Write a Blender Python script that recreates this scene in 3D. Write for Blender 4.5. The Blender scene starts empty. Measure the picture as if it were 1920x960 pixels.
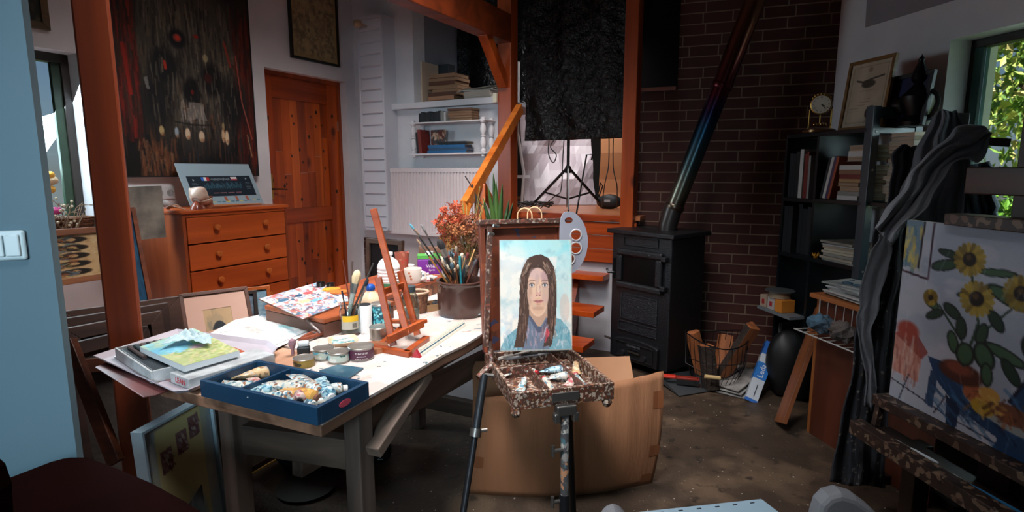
import bpy, math, random
import numpy as np
from mathutils import Matrix, Vector, Euler
random.seed(7); RNG = np.random.default_rng(7)
S = bpy.context.scene
COL = S.collection
# ------------------------------------------------------------------ camera
F = 1058.0; TH = math.atan(160/1058.0); CZ = 1.35
cam = bpy.data.cameras.new('camera'); camo = bpy.data.objects.new('camera', cam); COL.objects.link(camo)
cam.sensor_width = 36; cam.lens = 36*F/1920; cam.clip_start = .05; cam.clip_end = 200
camo.location = (0, 0, CZ); camo.rotation_euler = (math.pi/2-TH, 0, 0)
S.camera = camo
S.view_settings.view_transform = 'Standard'; S.view_settings.look = 'None'
S.view_settings.gamma = 1; S.view_settings.use_curve_mapping = False
S.view_settings.exposure = 0.0
# ------------------------------------------------------------------ world, sun, windows' daylight, added fill lamps
w = bpy.data.worlds.new('world'); S.world = w; w.use_nodes = True
nt = w.node_tree; bg = nt.nodes['Background']
sky = nt.nodes.new('ShaderNodeTexSky'); sky.sky_type = 'HOSEK_WILKIE'; sky.turbidity = 4
sky.sun_direction = Vector((.25, -.75, .9)).normalized()
nt.links.new(sky.outputs[0], bg.inputs[0]); bg.inputs[1].default_value = 1.5
sd = bpy.data.lights.new('sun', 'SUN'); sd.energy = 15.0; sd.angle = .01; sd.color = (1, .94, .82)
so = bpy.data.objects.new('sun', sd); COL.objects.link(so)
so.rotation_euler = Vector((-.25, .75, -.9)).to_track_quat('-Z', 'Y').to_euler()
def area(name, loc, target, sx, sy, energy, col, spread=180):
    l = bpy.data.lights.new(name, 'AREA'); l.shape = 'RECTANGLE'; l.size = sx; l.size_y = sy
    l.energy = energy; l.color = col; l.spread = math.radians(spread)
    o = bpy.data.objects.new(name, l); COL.objects.link(o); o.location = loc
    o.rotation_euler = (Vector(target)-Vector(loc)).to_track_quat('-Z', 'Y').to_euler(); return o
# wall windows' and upper room's daylight, plus added unseen fill lamps above and behind
area('added_top_fill', (-.30, 2.2, 3.2), (-.75, 3.05, .75), 1.0, .9, 52, (1, .93, .9), 96)  # added top fill over the table, unseen lamp below the closed roof opening
area('added_front_fill', (-.55, .35, 3.25), (-.02, 1.95, .80), .7, .7, 17, (.97, .97, 1), 58)  # added front fill for the portrait, unseen lamp under solid ceiling
area('left_window_daylight', (-2.66, 3.05, 1.65), (-1.2, 2.9, .3), .75, .85, 30, (.72, .9, 1), 150)
area('upper_room_daylight', (.5, 4.85, 2.75), (.5, 5.35, 1.3), .4, .4, 13, (1, .97, .97), 120)
area('added_back_fill', (-.9, -1.75, 1.7), (-1.3, 1.6, 1.0), 1.1, .9, 12, (.66, .87, 1), 62)  # added fill lamp behind the camera; the wall there has no window
area('right_window_daylight', (2.62, 2.35, 1.6), (1.2, 2.2, 1.1), .6, .9, 7, (.75, .93, 1), 150)
# ------------------------------------------------------------------ pixel -> place
def ray(u, v):
    k = (v-480)/F; c, s = math.cos(TH), math.sin(TH)
    y = c-k*s; return Vector(((u-960)/F/y, 1, (-s-k*c)/y))
def Pz(u, v, z):
    r = ray(u, v); t = (z-CZ)/r.z; return Vector((r.x*t, t, z))
def Py(u, v, y):
    r = ray(u, v); return Vector((r.x*y, y, CZ+r.z*y))
def Pw(u, v, p, d):                    # on the vertical plane through p with direction d; also distance along d
    r = ray(u, v); det = -r.x*d[1]+d[0]*r.y
    s = (-p[0]*d[1]+d[0]*p[1])/det
    q = Vector((r.x*s, r.y*s, CZ+r.z*s))
    return q, (q.x-p[0])*d[0]+(q.y-p[1])*d[1]
# ------------------------------------------------------------------ mesh builder
def frame(o, x, up=(0, 0, 1)):
    """matrix with local x along x, local z as near to up as can be"""
    x = Vector(x).normalized(); up = Vector(up); y = up.cross(x).normalized(); z = x.cross(y)
    m = Matrix((x, y, z)).transposed().to_4x4(); m.translation = Vector(o); return m
class G:
    def __init__(s): s.v = []; s.f = []; s.m = []; s.T = Matrix()
    def add(s, vs, fs, m=0):
        n = len(s.v); s.v += [tuple(s.T @ Vector(q)) for q in vs]
        s.f += [tuple(i+n for i in f) for f in fs]; s.m += [m]*len(fs); return s
    def box(s, x0, x1, y0, y1, z0, z1, m=0):
        return s.add([(x0,y0,z0),(x1,y0,z0),(x1,y1,z0),(x0,y1,z0),(x0,y0,z1),(x1,y0,z1),(x1,y1,z1),(x0,y1,z1)],
                     [(0,3,2,1),(4,5,6,7),(0,1,5,4),(1,2,6,5),(2,3,7,6),(3,0,4,7)], m)
    def bar(s, p, q, w, h, up=(0,0,1), m=0, off=0):
        p = Vector(p); q = Vector(q); d = (q-p); L = d.length
        if abs(d.normalized().dot(Vector(up))) > .98: up = (0,1,0)
        M = frame(p, d, up); vs = []
        for x in (0, L):
            for a, b in ((-1,-1),(1,-1),(1,1),(-1,1)): vs.append(M @ Vector((x, a*w/2, b*h/2+off)))
        return s.add(vs, [(0,3,2,1),(4,5,6,7),(0,1,5,4),(1,2,6,5),(2,3,7,6),(3,0,4,7)], m)
    def tube(s, pts, r, n=8, m=0, cap=True):
        pts = [Vector(p) for p in pts]; N = len(pts)
        if not hasattr(r, '__len__'): r = [r]*N
        t0 = (pts[1]-pts[0]).normalized(); a = t0.orthogonal().normalized(); vs = []
        for i, p in enumerate(pts):
            t = (pts[min(i+1, N-1)]-pts[max(i-1, 0)]).normalized()
            a = (a-t*a.dot(t)).normalized(); b = t.cross(a)
            for k in range(n):
                c = 2*math.pi*k/n; vs.append(p+(a*math.cos(c)+b*math.sin(c))*r[i])
        fs = [(i*n+k, i*n+(k+1)%n, (i+1)*n+(k+1)%n, (i+1)*n+k) for i in range(N-1) for k in range(n)]
        if cap: fs += [tuple(range(n-1, -1, -1)), tuple((N-1)*n+k for k in range(n))]
        return s.add(vs, fs, m)
    def lathe(s, prof, n=24, c=(0,0,0), m=0, sx=1, sy=1):
        vs = []; N = len(prof)
        for r, z in prof:
            for k in range(n):
                a = 2*math.pi*k/n; vs.append((c[0]+r*sx*math.cos(a), c[1]+r*sy*math.sin(a), c[2]+z))
        fs = [(i*n+k, i*n+(k+1)%n, (i+1)*n+(k+1)%n, (i+1)*n+k) for i in range(N-1) for k in range(n)]
        if prof[0][0] > 1e-4: fs.append(tuple(range(n-1, -1, -1)))
        if prof[-1][0] > 1e-4: fs.append(tuple((N-1)*n+k for k in range(n)))
        return s.add(vs, fs, m)
    def prism(s, poly, z0, z1, m=0):
        n = len(poly)
        return s.add([(x,y,z0) for x,y in poly]+[(x,y,z1) for x,y in poly],
                     [tuple(range(n-1,-1,-1)), tuple(range(n,2*n))]+[(i,(i+1)%n,(i+1)%n+n,i+n) for i in range(n)], m)
    def grid(s, fn, nu, nv, m=0):
        vs = [fn(i/nu, j/nv) for j in range(nv+1) for i in range(nu+1)]
        return s.add(vs, [(j*(nu+1)+i, j*(nu+1)+i+1, (j+1)*(nu+1)+i+1, (j+1)*(nu+1)+i) for j in range(nv) for i in range(nu)], m)
    def ball(s, c, rx, ry=None, rz=None, n=10, m=0, rnd=0):
        ry = rx if ry is None else ry; rz = rx if rz is None else rz; R = n//2+1; vs = [(c[0],c[1],c[2]-rz)]
        for i in range(1, R):
            t = math.pi*i/R
            for k in range(n):
                a = 2*math.pi*k/n; q = 1+random.uniform(-rnd, rnd)
                vs.append((c[0]+q*rx*math.sin(t)*math.cos(a), c[1]+q*ry*math.sin(t)*math.sin(a), c[2]-q*rz*math.cos(t)))
        vs.append((c[0],c[1],c[2]+rz)); L = len(vs)-1
        fs = [(0, 1+(k+1)%n, 1+k) for k in range(n)]
        for i in range(R-2):
            for k in range(n): a = 1+i*n; fs.append((a+k, a+(k+1)%n, a+n+(k+1)%n, a+n+k))
        a = 1+(R-2)*n; fs += [(a+k, a+(k+1)%n, L) for k in range(n)]
        return s.add(vs, fs, m)
    def build(s, name, mats, parent=None, smooth=False, bevel=0, solid=0, sub=0, world=False, label=None, seg=2):
        me = bpy.data.meshes.new(name); vs = s.v
        if world and parent is not None:
            Mi = parent.matrix_basis.inverted(); vs = [tuple(Mi @ Vector(q)) for q in vs]
        me.from_pydata(vs, [], s.f)
        if not isinstance(mats, (list, tuple)): mats = [mats]
        for q in mats: me.materials.append(q)
        if len(mats) > 1: me.polygons.foreach_set('material_index', s.m)
        if smooth: me.polygons.foreach_set('use_smooth', [True]*len(s.f))
        me.update()
        o = bpy.data.objects.new(name, me); COL.objects.link(o)
        if parent is not None: o.parent = parent
        if bevel:
            b = o.modifiers.new('bevel', 'BEVEL'); b.width = bevel; b.segments = seg; b.limit_method = 'ANGLE'; b.angle_limit = .6
        if solid:
            b = o.modifiers.new('solid', 'SOLIDIFY'); b.thickness = solid; b.offset = 0
        if sub:
            b = o.modifiers.new('sub', 'SUBSURF'); b.levels = sub; b.render_levels = sub
        if smooth and not sub:
            try: me.set_sharp_from_angle(angle=.7)
            except Exception: pass
        if label: o['label'] = label
        return o
def thing(name, label, cat, M=None, group=None):
    o = bpy.data.objects.new(name, None); COL.objects.link(o); o.empty_display_size = .05
    if M is not None:
        if not isinstance(M, Matrix): M = Matrix.Translation(Vector(M))
        o.matrix_basis = M
    o['label'] = label; o['category'] = cat
    if group: o['group'] = group
    return o
def tag(o, label, cat, group=None, kind=None):
    o['label'] = label; o['category'] = cat
    if group: o['group'] = group
    if kind: o['kind'] = kind
    return o
def struct(o): o['kind'] = 'structure'; return o
def TR(p, rz=0): return Matrix.Translation(Vector(p)) @ Matrix.Rotation(rz, 4, 'Z')
# ------------------------------------------------------------------ materials
def lin(c): return tuple((x/12.92 if x <= .04045 else ((x+.055)/1.055)**2.4) for x in c)
def H(h): return lin(tuple(int(h[i:i+2], 16)/255 for i in (0, 2, 4)))
MC = {}
def M(h, rough=.6, metal=0, var=0, h2=None, scale=12, bump=0, bscale=None, stretch=(1,1,1), spec=None, contrast=.2, dist=0):
    key = (h, rough, metal, var, h2, scale, bump, bscale, stretch, spec, contrast, dist)
    if key in MC: return MC[key]
    m = bpy.data.materials.new('m_'+h); m.use_nodes = True; n = m.node_tree.nodes; L = m.node_tree.links
    b = n['Principled BSDF']; b.inputs['Roughness'].default_value = rough; b.inputs['Metallic'].default_value = metal
    if spec is not None: b.inputs['Specular IOR Level'].default_value = spec
    c = H(h); b.inputs['Base Color'].default_value = (*c, 1)
    if h2 or bump:
        tc = n.new('ShaderNodeTexCoord'); mp = n.new('ShaderNodeMapping'); mp.inputs['Scale'].default_value = stretch
        L.new(tc.outputs['Object'], mp.inputs[0])
    if h2:
        no = n.new('ShaderNodeTexNoise'); no.inputs['Scale'].default_value = scale; no.inputs['Detail'].default_value = 6
        no.inputs['Distortion'].default_value = dist
        L.new(mp.outputs[0], no.inputs[0]); r = n.new('ShaderNodeValToRGB')
        r.color_ramp.elements[0].position = .5-contrast; r.color_ramp.elements[1].position = .5+contrast
        r.color_ramp.elements[0].color = (*c, 1); r.color_ramp.elements[1].color = (*H(h2), 1)
        L.new(no.outputs[0], r.inputs[0]); L.new(r.outputs[0], b.inputs['Base Color'])
    if bump:
        no = n.new('ShaderNodeTexNoise'); no.inputs['Scale'].default_value = bscale or scale*4; no.inputs['Detail'].default_value = 4
        L.new(mp.outputs[0], no.inputs[0]); bp = n.new('ShaderNodeBump'); bp.inputs['Strength'].default_value = bump
        bp.inputs['Distance'].default_value = .01
        L.new(no.outputs[0], bp.inputs['Height']); L.new(bp.outputs[0], b.inputs['Normal'])
    MC[key] = m; return m
def wood(h, h2, axis='z', scale=9, rough=.4, stretch=14, knots=0, bump=.15):
    key = ('w', h, h2, axis, scale, rough, knots)
    if key in MC: return MC[key]
    m = bpy.data.materials.new('wood_'+h); m.use_nodes = True; n = m.node_tree.nodes; L = m.node_tree.links
    b = n['Principled BSDF']; b.inputs['Roughness'].default_value = rough
    tc = n.new('ShaderNodeTexCoord'); mp = n.new('ShaderNodeMapping')
    sc = [1.0, 1.0, 1.0]; sc['xyz'.index(axis)] = 1/stretch; mp.inputs['Scale'].default_value = sc
    L.new(tc.outputs['Object'], mp.inputs[0])
    no = n.new('ShaderNodeTexNoise'); no.inputs['Scale'].default_value = scale*2.2; no.inputs['Detail'].default_value = 8; no.inputs['Distortion'].default_value = .6
    L.new(mp.outputs[0], no.inputs[0]); r = n.new('ShaderNodeValToRGB')
    r.color_ramp.elements[0].position = .32; r.color_ramp.elements[1].position = .66
    r.color_ramp.elements[0].color = (*H(h2), 1); r.color_ramp.elements[1].color = (*H(h), 1)
    L.new(no.outputs[0], r.inputs[0]); out = r.outputs[0]
    if knots:
        mp2 = n.new('ShaderNodeMapping'); s2 = [1.0, 1.0, 1.0]; s2['xyz'.index(axis)] = .6; mp2.inputs['Scale'].default_value = s2
        L.new(tc.outputs['Object'], mp2.inputs[0])
        vo = n.new('ShaderNodeTexVoronoi'); vo.inputs['Scale'].default_value = knots*2.3; L.new(mp2.outputs[0], vo.inputs[0])
        r2 = n.new('ShaderNodeValToRGB'); r2.color_ramp.elements[0].position = .09; r2.color_ramp.elements[1].position = .2
        r2.color_ramp.elements[0].color = (.06, .02, .01, 1); r2.color_ramp.elements[1].color = (1, 1, 1, 1)
        L.new(vo.outputs['Distance'], r2.inputs[0]); mx = n.new('ShaderNodeMix'); mx.data_type = 'RGBA'; mx.blend_type = 'MULTIPLY'
        mx.inputs[0].default_value = .85; L.new(out, mx.inputs[6]); L.new(r2.outputs[0], mx.inputs[7]); out = mx.outputs[2]
    L.new(out, b.inputs['Base Color'])
    bp = n.new('ShaderNodeBump'); bp.inputs['Strength'].default_value = bump; bp.inputs['Distance'].default_value = .004
    L.new(no.outputs[0], bp.inputs['Height']); L.new(bp.outputs[0], b.inputs['Normal'])
    MC[key] = m; return m
def splat(base, cols, scale=40, rough=.55, cover=.5, bump=.3):
    """surface spattered and crusted with dried paint in several colours"""
    key = ('s', base, tuple(cols), scale, cover)
    if key in MC: return MC[key]
    m = bpy.data.materials.new('paint_'+base); m.use_nodes = True; n = m.node_tree.nodes; L = m.node_tree.links
    b = n['Principled BSDF']; b.inputs['Roughness'].default_value = rough
    tc = n.new('ShaderNodeTexCoord'); d = n.new('ShaderNodeTexNoise'); d.inputs['Scale'].default_value = scale*.5; d.inputs['Detail'].default_value = 3
    L.new(tc.outputs['Object'], d.inputs[0]); va = n.new('ShaderNodeVectorMath'); va.operation = 'SCALE'; va.inputs[3].default_value = .05*40/scale
    L.new(d.outputs[1], va.inputs[0]); ad = n.new('ShaderNodeVectorMath'); L.new(tc.outputs['Object'], ad.inputs[0]); L.new(va.outputs[0], ad.inputs[1])
    vo = n.new('ShaderNodeTexVoronoi'); vo.inputs['Scale'].default_value = scale; L.new(ad.outputs[0], vo.inputs[0])
    sp = n.new('ShaderNodeSeparateColor'); L.new(vo.outputs['Color'], sp.inputs[0])
    r = n.new('ShaderNodeValToRGB'); r.color_ramp.interpolation = 'CONSTANT'; cr = r.color_ramp; k = len(cols)
    for i, c in enumerate(cols):
        e = cr.elements[0] if i == 0 else (cr.elements[1] if i == 1 else cr.elements.new(.5))
        e.position = i/k; e.color = (*H(c), 1)
    L.new(sp.outputs[0], r.inputs[0])
    gt = n.new('ShaderNodeMath'); gt.operation = 'LESS_THAN'; gt.inputs[1].default_value = cover; L.new(sp.outputs[1], gt.inputs[0])
    mx = n.new('ShaderNodeMix'); mx.data_type = 'RGBA'; L.new(gt.outputs[0], mx.inputs[0]); mx.inputs[6].default_value = (*H(base), 1)
    L.new(r.outputs[0], mx.inputs[7]); L.new(mx.outputs[2], b.inputs['Base Color'])
    bp = n.new('ShaderNodeBump'); bp.inputs['Strength'].default_value = bump; bp.inputs['Distance'].default_value = .003
    L.new(sp.outputs[1], bp.inputs['Height']); L.new(bp.outputs[0], b.inputs['Normal'])
    MC[key] = m; return m
def glass(h='e8f2f0', rough=.02):
    key = ('g', h)
    if key in MC: return MC[key]
    m = bpy.data.materials.new('glass'); m.use_nodes = True; b = m.node_tree.nodes['Principled BSDF']
    b.inputs['Base Color'].default_value = (*H(h), 1); b.inputs['Transmission Weight'].default_value = 1
    b.inputs['Roughness'].default_value = rough; b.inputs['IOR'].default_value = 1.45; MC[key] = m; return m
def vcol(rough=.55, name='canvas_paint'):
    if name in MC: return MC[name]
    m = bpy.data.materials.new(name); m.use_nodes = True; n = m.node_tree.nodes; L = m.node_tree.links
    b = n['Principled BSDF']; b.inputs['Roughness'].default_value = rough; b.inputs['Specular IOR Level'].default_value = .3
    a = n.new('ShaderNodeAttribute'); a.attribute_name = 'paint'; L.new(a.outputs[0], b.inputs[0])
    no = n.new('ShaderNodeTexNoise'); no.inputs['Scale'].default_value = 140; no.inputs['Detail'].default_value = 3
    bp = n.new('ShaderNodeBump'); bp.inputs['Strength'].default_value = .25; bp.inputs['Distance'].default_value = .002
    L.new(no.outputs[0], bp.inputs['Height']); L.new(bp.outputs[0], b.inputs['Normal']); MC[name] = m; return m
# ------------------------------------------------------------------ painter: brushwork laid as a colour attribute on a fine canvas mesh
def noise2(h, w, sy, sx, seed):
    r = np.random.default_rng(seed); gy, gx = max(2, int(sy)), max(2, int(sx)); g = r.random((gy+1, gx+1))
    y = np.linspace(0, gy, h, endpoint=False); x = np.linspace(0, gx, w, endpoint=False)
    yi, xi = y.astype(int), x.astype(int); fy, fx = (y-yi)[:, None], (x-xi)[None]; fy = fy*fy*(3-2*fy); fx = fx*fx*(3-2*fx)
    return (g[yi][:, xi]*(1-fy)*(1-fx)+g[yi+1][:, xi]*fy*(1-fx)+g[yi][:, xi+1]*(1-fy)*fx+g[yi+1][:, xi+1]*fy*fx)
def fbm(h, w, sy, sx, seed, oct=4):
    a = np.zeros((h, w)); t = 0
    for o in range(oct): a += noise2(h, w, min(sy*2**o, h-1), min(sx*2**o, w-1), seed+o)/2**o; t += 1/2**o
    return a/t
class Art:
    def __init__(s, w, h, col, seed=1):
        s.w, s.h = w, h; s.a = np.zeros((h, w, 3)); s.a[:] = s.c(col); s.seed = seed
        s.Y, s.X = np.mgrid[0:h, 0:w].astype(float); s.X = (s.X+.5)/w; s.Y = (s.Y+.5)/h; s.asp = h/w
    def c(s, h): return np.array([int(h[i:i+2], 16)/255 for i in (0, 2, 4)])
    def mix(s, mask, col):
        mask = np.clip(mask, 0, 1)[..., None]; s.a = s.a*(1-mask)+s.c(col)*mask; return s
    def nz(s, sy, sx, oct=4): s.seed += 11; return fbm(s.h, s.w, sy, sx, s.seed, oct)
    def mottle(s, col, sy, sx, lo=.5, hi=.7, al=1): return s.mix(np.clip((s.nz(sy, sx)-lo)/(hi-lo), 0, 1)*al, col)
    def ell(s, cx, cy, rx, ry, col, ang=0, soft=.15, al=1):
        dx = s.X-cx; dy = (s.Y-cy)*s.asp; a = math.radians(ang); c, q = math.cos(a), math.sin(a)
        d = np.sqrt(((dx*c+dy*q)/rx)**2+((-dx*q+dy*c)/(ry*s.asp))**2); return s.mix(np.clip((1-d)/soft+.5, 0, 1)*al, col)
    def line(s, pts, wd, col, al=1, soft=.3):
        mask = np.zeros((s.h, s.w))
        if not hasattr(wd, '__len__'): wd = [wd]*len(pts)
        for (x0, y0), (x1, y1), w0, w1 in zip(pts[:-1], pts[1:], wd[:-1], wd[1:]):
            dx, dy = x1-x0, (y1-y0)*s.asp; L = dx*dx+dy*dy+1e-12
            t = np.clip(((s.X-x0)*dx+(s.Y-y0)*s.asp*dy)/L, 0, 1)
            d = np.sqrt((s.X-x0-t*dx)**2+((s.Y-y0)*s.asp-t*dy)**2); ww = (w0+(w1-w0)*t)
            mask = np.maximum(mask, np.clip((1-d/ww)/soft, 0, 1))
        return s.mix(mask*al, col)
    def poly(s, pts, col, al=1):
        ins = np.zeros((s.h, s.w), bool); n = len(pts)
        for i in range(n):
            (x0, y0), (x1, y1) = pts[i], pts[(i+1) % n]
            if y0 == y1: continue
            c = ((y0 > s.Y) != (y1 > s.Y)) & (s.X < (x1-x0)*(s.Y-y0)/(y1-y0)+x0); ins ^= c
        return s.mix(ins*al, col)
    def strokes(s, n, box, lens, wd, cols, ang=(80, 100), al=.7):
        r = random.Random(s.seed); s.seed += 3
        for _ in range(n):
            x = r.uniform(box[0], box[2]); y = r.uniform(box[1], box[3]); a = math.radians(r.uniform(*ang)); l = r.uniform(*lens)
            s.line([(x, y), (x+l*math.cos(a), y+l*math.sin(a)/s.asp)], r.uniform(*wd), r.choice(cols), al*r.uniform(.5, 1))
        return s
def canvas(name, art, W, Hh, parent, y=0, th=.0, x0=None, z0=0, mat=None, T=None):
    """canvas face in the local xz plane looking to -y, lower left corner at (x0, y, z0)"""
    x0 = -W/2 if x0 is None else x0; nw, nh = art.w, art.h; me = bpy.data.meshes.new(name)
    J, I = np.mgrid[0:nh+1, 0:nw+1]
    V = np.stack([x0+I/nw*W, np.full(I.shape, y, float), z0+(1-J/nh)*Hh], -1).reshape(-1, 3)
    a = (np.arange(nh)[:, None]*(nw+1)+np.arange(nw)[None]).ravel(); Q = np.stack([a, a+nw+1, a+nw+2, a+1], -1)
    vs = [tuple(q) for q in V]; fs = [tuple(int(i) for i in q) for q in Q]
    if th:
        n = len(vs); vs += [(x0, y, z0), (x0+W, y, z0), (x0+W, y, z0+Hh), (x0, y, z0+Hh), (x0, y+th, z0), (x0+W, y+th, z0), (x0+W, y+th, z0+Hh), (x0, y+th, z0+Hh)]
        fs += [(n,n+4,n+5,n+1), (n+1,n+5,n+6,n+2), (n+2,n+6,n+7,n+3), (n+3,n+7,n+4,n), (n+4,n+7,n+6,n+5)]
    if T is not None: vs = [tuple(T @ Vector(q)) for q in vs]
    me.from_pydata(vs, [], fs); me.materials.append(mat or vcol())
    A = art.a; P = np.pad(A, ((0, 1), (0, 1), (0, 0)), mode='edge'); P = np.clip(P, 0, 1)
    Ln = np.where(P <= .04045, P/12.92, ((P+.055)/1.055)**2.4).reshape(-1, 3)
    C = np.ones((len(vs), 4)); C[:len(Ln), :3] = Ln
    if th: C[len(Ln):, :3] = (.55, .55, .5)
    at = me.color_attributes.new('paint', 'FLOAT_COLOR', 'POINT'); at.data.foreach_set('color', C.ravel().astype(np.float32))
    o = bpy.data.objects.new(name, me); COL.objects.link(o)
    if parent is not None: o.parent = parent
    return o
def text(s, size, M_, mat, parent, name='lettering', ext=.0004, align='CENTER', sx=1):
    c = bpy.data.curves.new(name, 'FONT'); c.body = s; c.size = size; c.extrude = ext; c.align_x = align; c.align_y = 'CENTER'; c.resolution_u = 2
    t = bpy.data.objects.new(name, c); COL.objects.link(t)
    dg = bpy.context.evaluated_depsgraph_get(); me = bpy.data.meshes.new_from_object(t.evaluated_get(dg)); bpy.data.objects.remove(t)
    me.transform(M_ @ Matrix.Diagonal((sx, 1, 1, 1))); me.materials.clear(); me.materials.append(mat)
    o = bpy.data.objects.new(name, me); COL.objects.link(o); o.parent = parent; return o
RX90 = Matrix.Rotation(math.pi/2, 4, 'X')     # text laid in xz plane facing -y
# ------------------------------------------------------------------ colours of the place
PINE = wood('b0531e', '7a2c0c', 'z', 7, .35); PINEX = wood('b0531e', '7a2c0c', 'x', 7, .35)
DPINE = wood('8a3a16', '54200c', 'z', 5, .4, knots=3.0)
WHITE = M('d8d6d8', .8, h2='c6c6cc', scale=3, bump=.12, bscale=25)
BLACK = M('101012', .6); STEEL = M('9a9a98', .3, 1); BRASS = M('b08a48', .35, 1)
PLASTER = WHITE
# ================================================================== THE ROOM
A0 = Vector((-2.326, 3.54, 0)); AD = Vector((.477, .879, 0)).normalized(); AN = Vector((.879, -.477, 0)).normalized()   # AN points into the room
B0 = A0+AD*1.925; BD = AN.copy(); BN = -AD                                                                              # wall B runs right from the corner
C0 = Vector((2.05, 3.72, 0)); CD = Vector((.193, -.981, 0)).normalized(); CN = Vector((-.981, -.193, 0)).normalized()
K0 = Vector((.93, 4.11, 0)); KD = Vector((.942, -.336, 0)).normalized()                                                  # brick wall
CEIL = 3.35
def wall(name, p, d, n, t0, t1, z0, z1, th, mat, holes=()):
    """wall in a local frame: x along d, y outward; holes = (ta, tb, za, zb)"""
    Mx = Matrix((d, -n, Vector((0, 0, 1)))).transposed().to_4x4(); Mx.translation = p
    xs = sorted({t0, t1, *[h[0] for h in holes], *[h[1] for h in holes]}); xs = [x for x in xs if t0 <= x <= t1]
    zs = sorted({z0, z1, *[h[2] for h in holes], *[h[3] for h in holes]}); zs = [z for z in zs if z0 <= z <= z1]
    def solid(i, j):
        if i < 0 or j < 0 or i >= len(xs)-1 or j >= len(zs)-1: return False
        cx, cz = (xs[i]+xs[i+1])/2, (zs[j]+zs[j+1])/2
        return not any(h[0] < cx < h[1] and h[2] < cz < h[3] for h in holes)
    g = G()
    for i in range(len(xs)-1):
        for j in range(len(zs)-1):
            if not solid(i, j): continue
            a, b, c, e = xs[i], xs[i+1], zs[j], zs[j+1]
            g.add([(a,0,c),(b,0,c),(b,0,e),(a,0,e)], [(0,1,2,3)]); g.add([(a,th,c),(b,th,c),(b,th,e),(a,th,e)], [(3,2,1,0)])
            if not solid(i-1, j): g.add([(a,0,c),(a,0,e),(a,th,e),(a,th,c)], [(0,1,2,3)])
            if not solid(i+1, j): g.add([(b,0,c),(b,th,c),(b,th,e),(b,0,e)], [(0,1,2,3)])
            if not solid(i, j-1): g.add([(a,0,c),(a,th,c),(b,th,c),(b,0,c)], [(0,1,2,3)])
            if not solid(i, j+1): g.add([(a,0,e),(b,0,e),(b,th,e),(a,th,e)], [(0,1,2,3)])
    o = g.build(name, mat); o.matrix_basis = Mx; return struct(o)
def loc(p, d, n):
    Mx = Matrix((d, -n, Vector((0, 0, 1)))).transposed().to_4x4(); Mx.translation = p; return Mx
FA = loc(A0, AD, AN); FB = loc(B0, BD, BN)
# floors
FL = M('4a3c30', .5, h2='322a24', scale=5, bump=.25, bscale=60, contrast=.3, spec=.4)
def floor_mat():
    m = FL.copy(); n = m.node_tree.nodes; L = m.node_tree.links; b = n['Principled BSDF']
    src = b.inputs['Base Color'].links[0].from_socket; tc = n.new('ShaderNodeTexCoord')
    for sc, lo, hi, col, am in ((3.2, .5, .62, '6b5846', .6), (14, .6, .68, '241f1b', .8), (60, .73, .75, 'b0a89c', .9)):
        no = n.new('ShaderNodeTexNoise'); no.inputs['Scale'].default_value = sc; no.inputs['Detail'].default_value = 5 if sc < 50 else 1; L.new(tc.outputs['Object'], no.inputs[0])
        r = n.new('ShaderNodeMapRange'); r.inputs[1].default_value = lo; r.inputs[2].default_value = hi; r.inputs[4].default_value = am; L.new(no.outputs[0], r.inputs[0])
        mx = n.new('ShaderNodeMix'); mx.data_type = 'RGBA'; L.new(r.outputs[0], mx.inputs[0]); L.new(src, mx.inputs[6]); mx.inputs[7].default_value = (*H(col), 1); src = mx.outputs[2]
    L.new(src, b.inputs['Base Color']); return m
struct(G().box(-4, 3, -2.2, 6.5, -.12, 0).build('floor', floor_mat()))
def tile_mat():
    m = bpy.data.materials.new('terracotta'); m.use_nodes = True; n = m.node_tree.nodes; L = m.node_tree.links; b = n['Principled BSDF']
    tc = n.new('ShaderNodeTexCoord'); br = n.new('ShaderNodeTexBrick'); br.offset = 0; L.new(tc.outputs['Object'], br.inputs[0])
    br.inputs['Scale'].default_value = 1; br.inputs['Brick Width'].default_value = .33; br.inputs['Row Height'].default_value = .33; br.inputs['Mortar Size'].default_value = .005
    br.inputs['Color1'].default_value = (*H('c06a40'), 1); br.inputs['Color2'].default_value = (*H('b05c36'), 1); br.inputs['Mortar'].default_value = (*H('6a4a38'), 1)
    L.new(br.outputs[0], b.inputs[0]); b.inputs['Roughness'].default_value = .35; return m
q = Vector((-1.145, 2.46, 0)); tf = loc(q, AD, AN)
o = G().box(-3, 2.3, 0, 1.6, -.02, .006).build('floor_tiles', tile_mat()); o.matrix_basis = tf; struct(o)
o = G().box(-3, 2.3, -.025, 0, -.02, .008).build('trim_1', M('c8a050', .4)); o.matrix_basis = tf; struct(o)
# wall A with door and window
tA = lambda u, v: Pw(u, v, A0, AD)[1]; zA = lambda u, v: Pw(u, v, A0, AD)[0].z
d0, d1, dz = tA(503, 250), tA(652, 250), zA(503, 127)
w1 = tA(163, 260); w0 = w1-.95; wz1 = zA(147, 100); wz0 = zA(175, 432)
wall('wall_left', A0, AD, AN, -3.2, 2.1, 0, CEIL, .28, WHITE, [(d0, d1, -1, dz), (w0, w1, wz0, wz1)])
# wall B: solid below the ledge, opening above it
tB = lambda u, v: Pw(u, v, B0, BD)[1]; zB = lambda u, v: Pw(u, v, B0, BD)[0].z
bl, br_, bz = tB(775, 120), tB(944, 120), zB(830, 189); bend = tB(946, 300)
n0, n1, nz0, nz1 = tB(683, 470), tB(745, 470), zB(700, 520), zB(700, 446)
wall('wall_back', B0, BD, BN, -.1, bend, 0, CEIL, .16, WHITE, [(bl, bend+.1, bz, 9), (n0, n1, nz0, nz1)])
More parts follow.
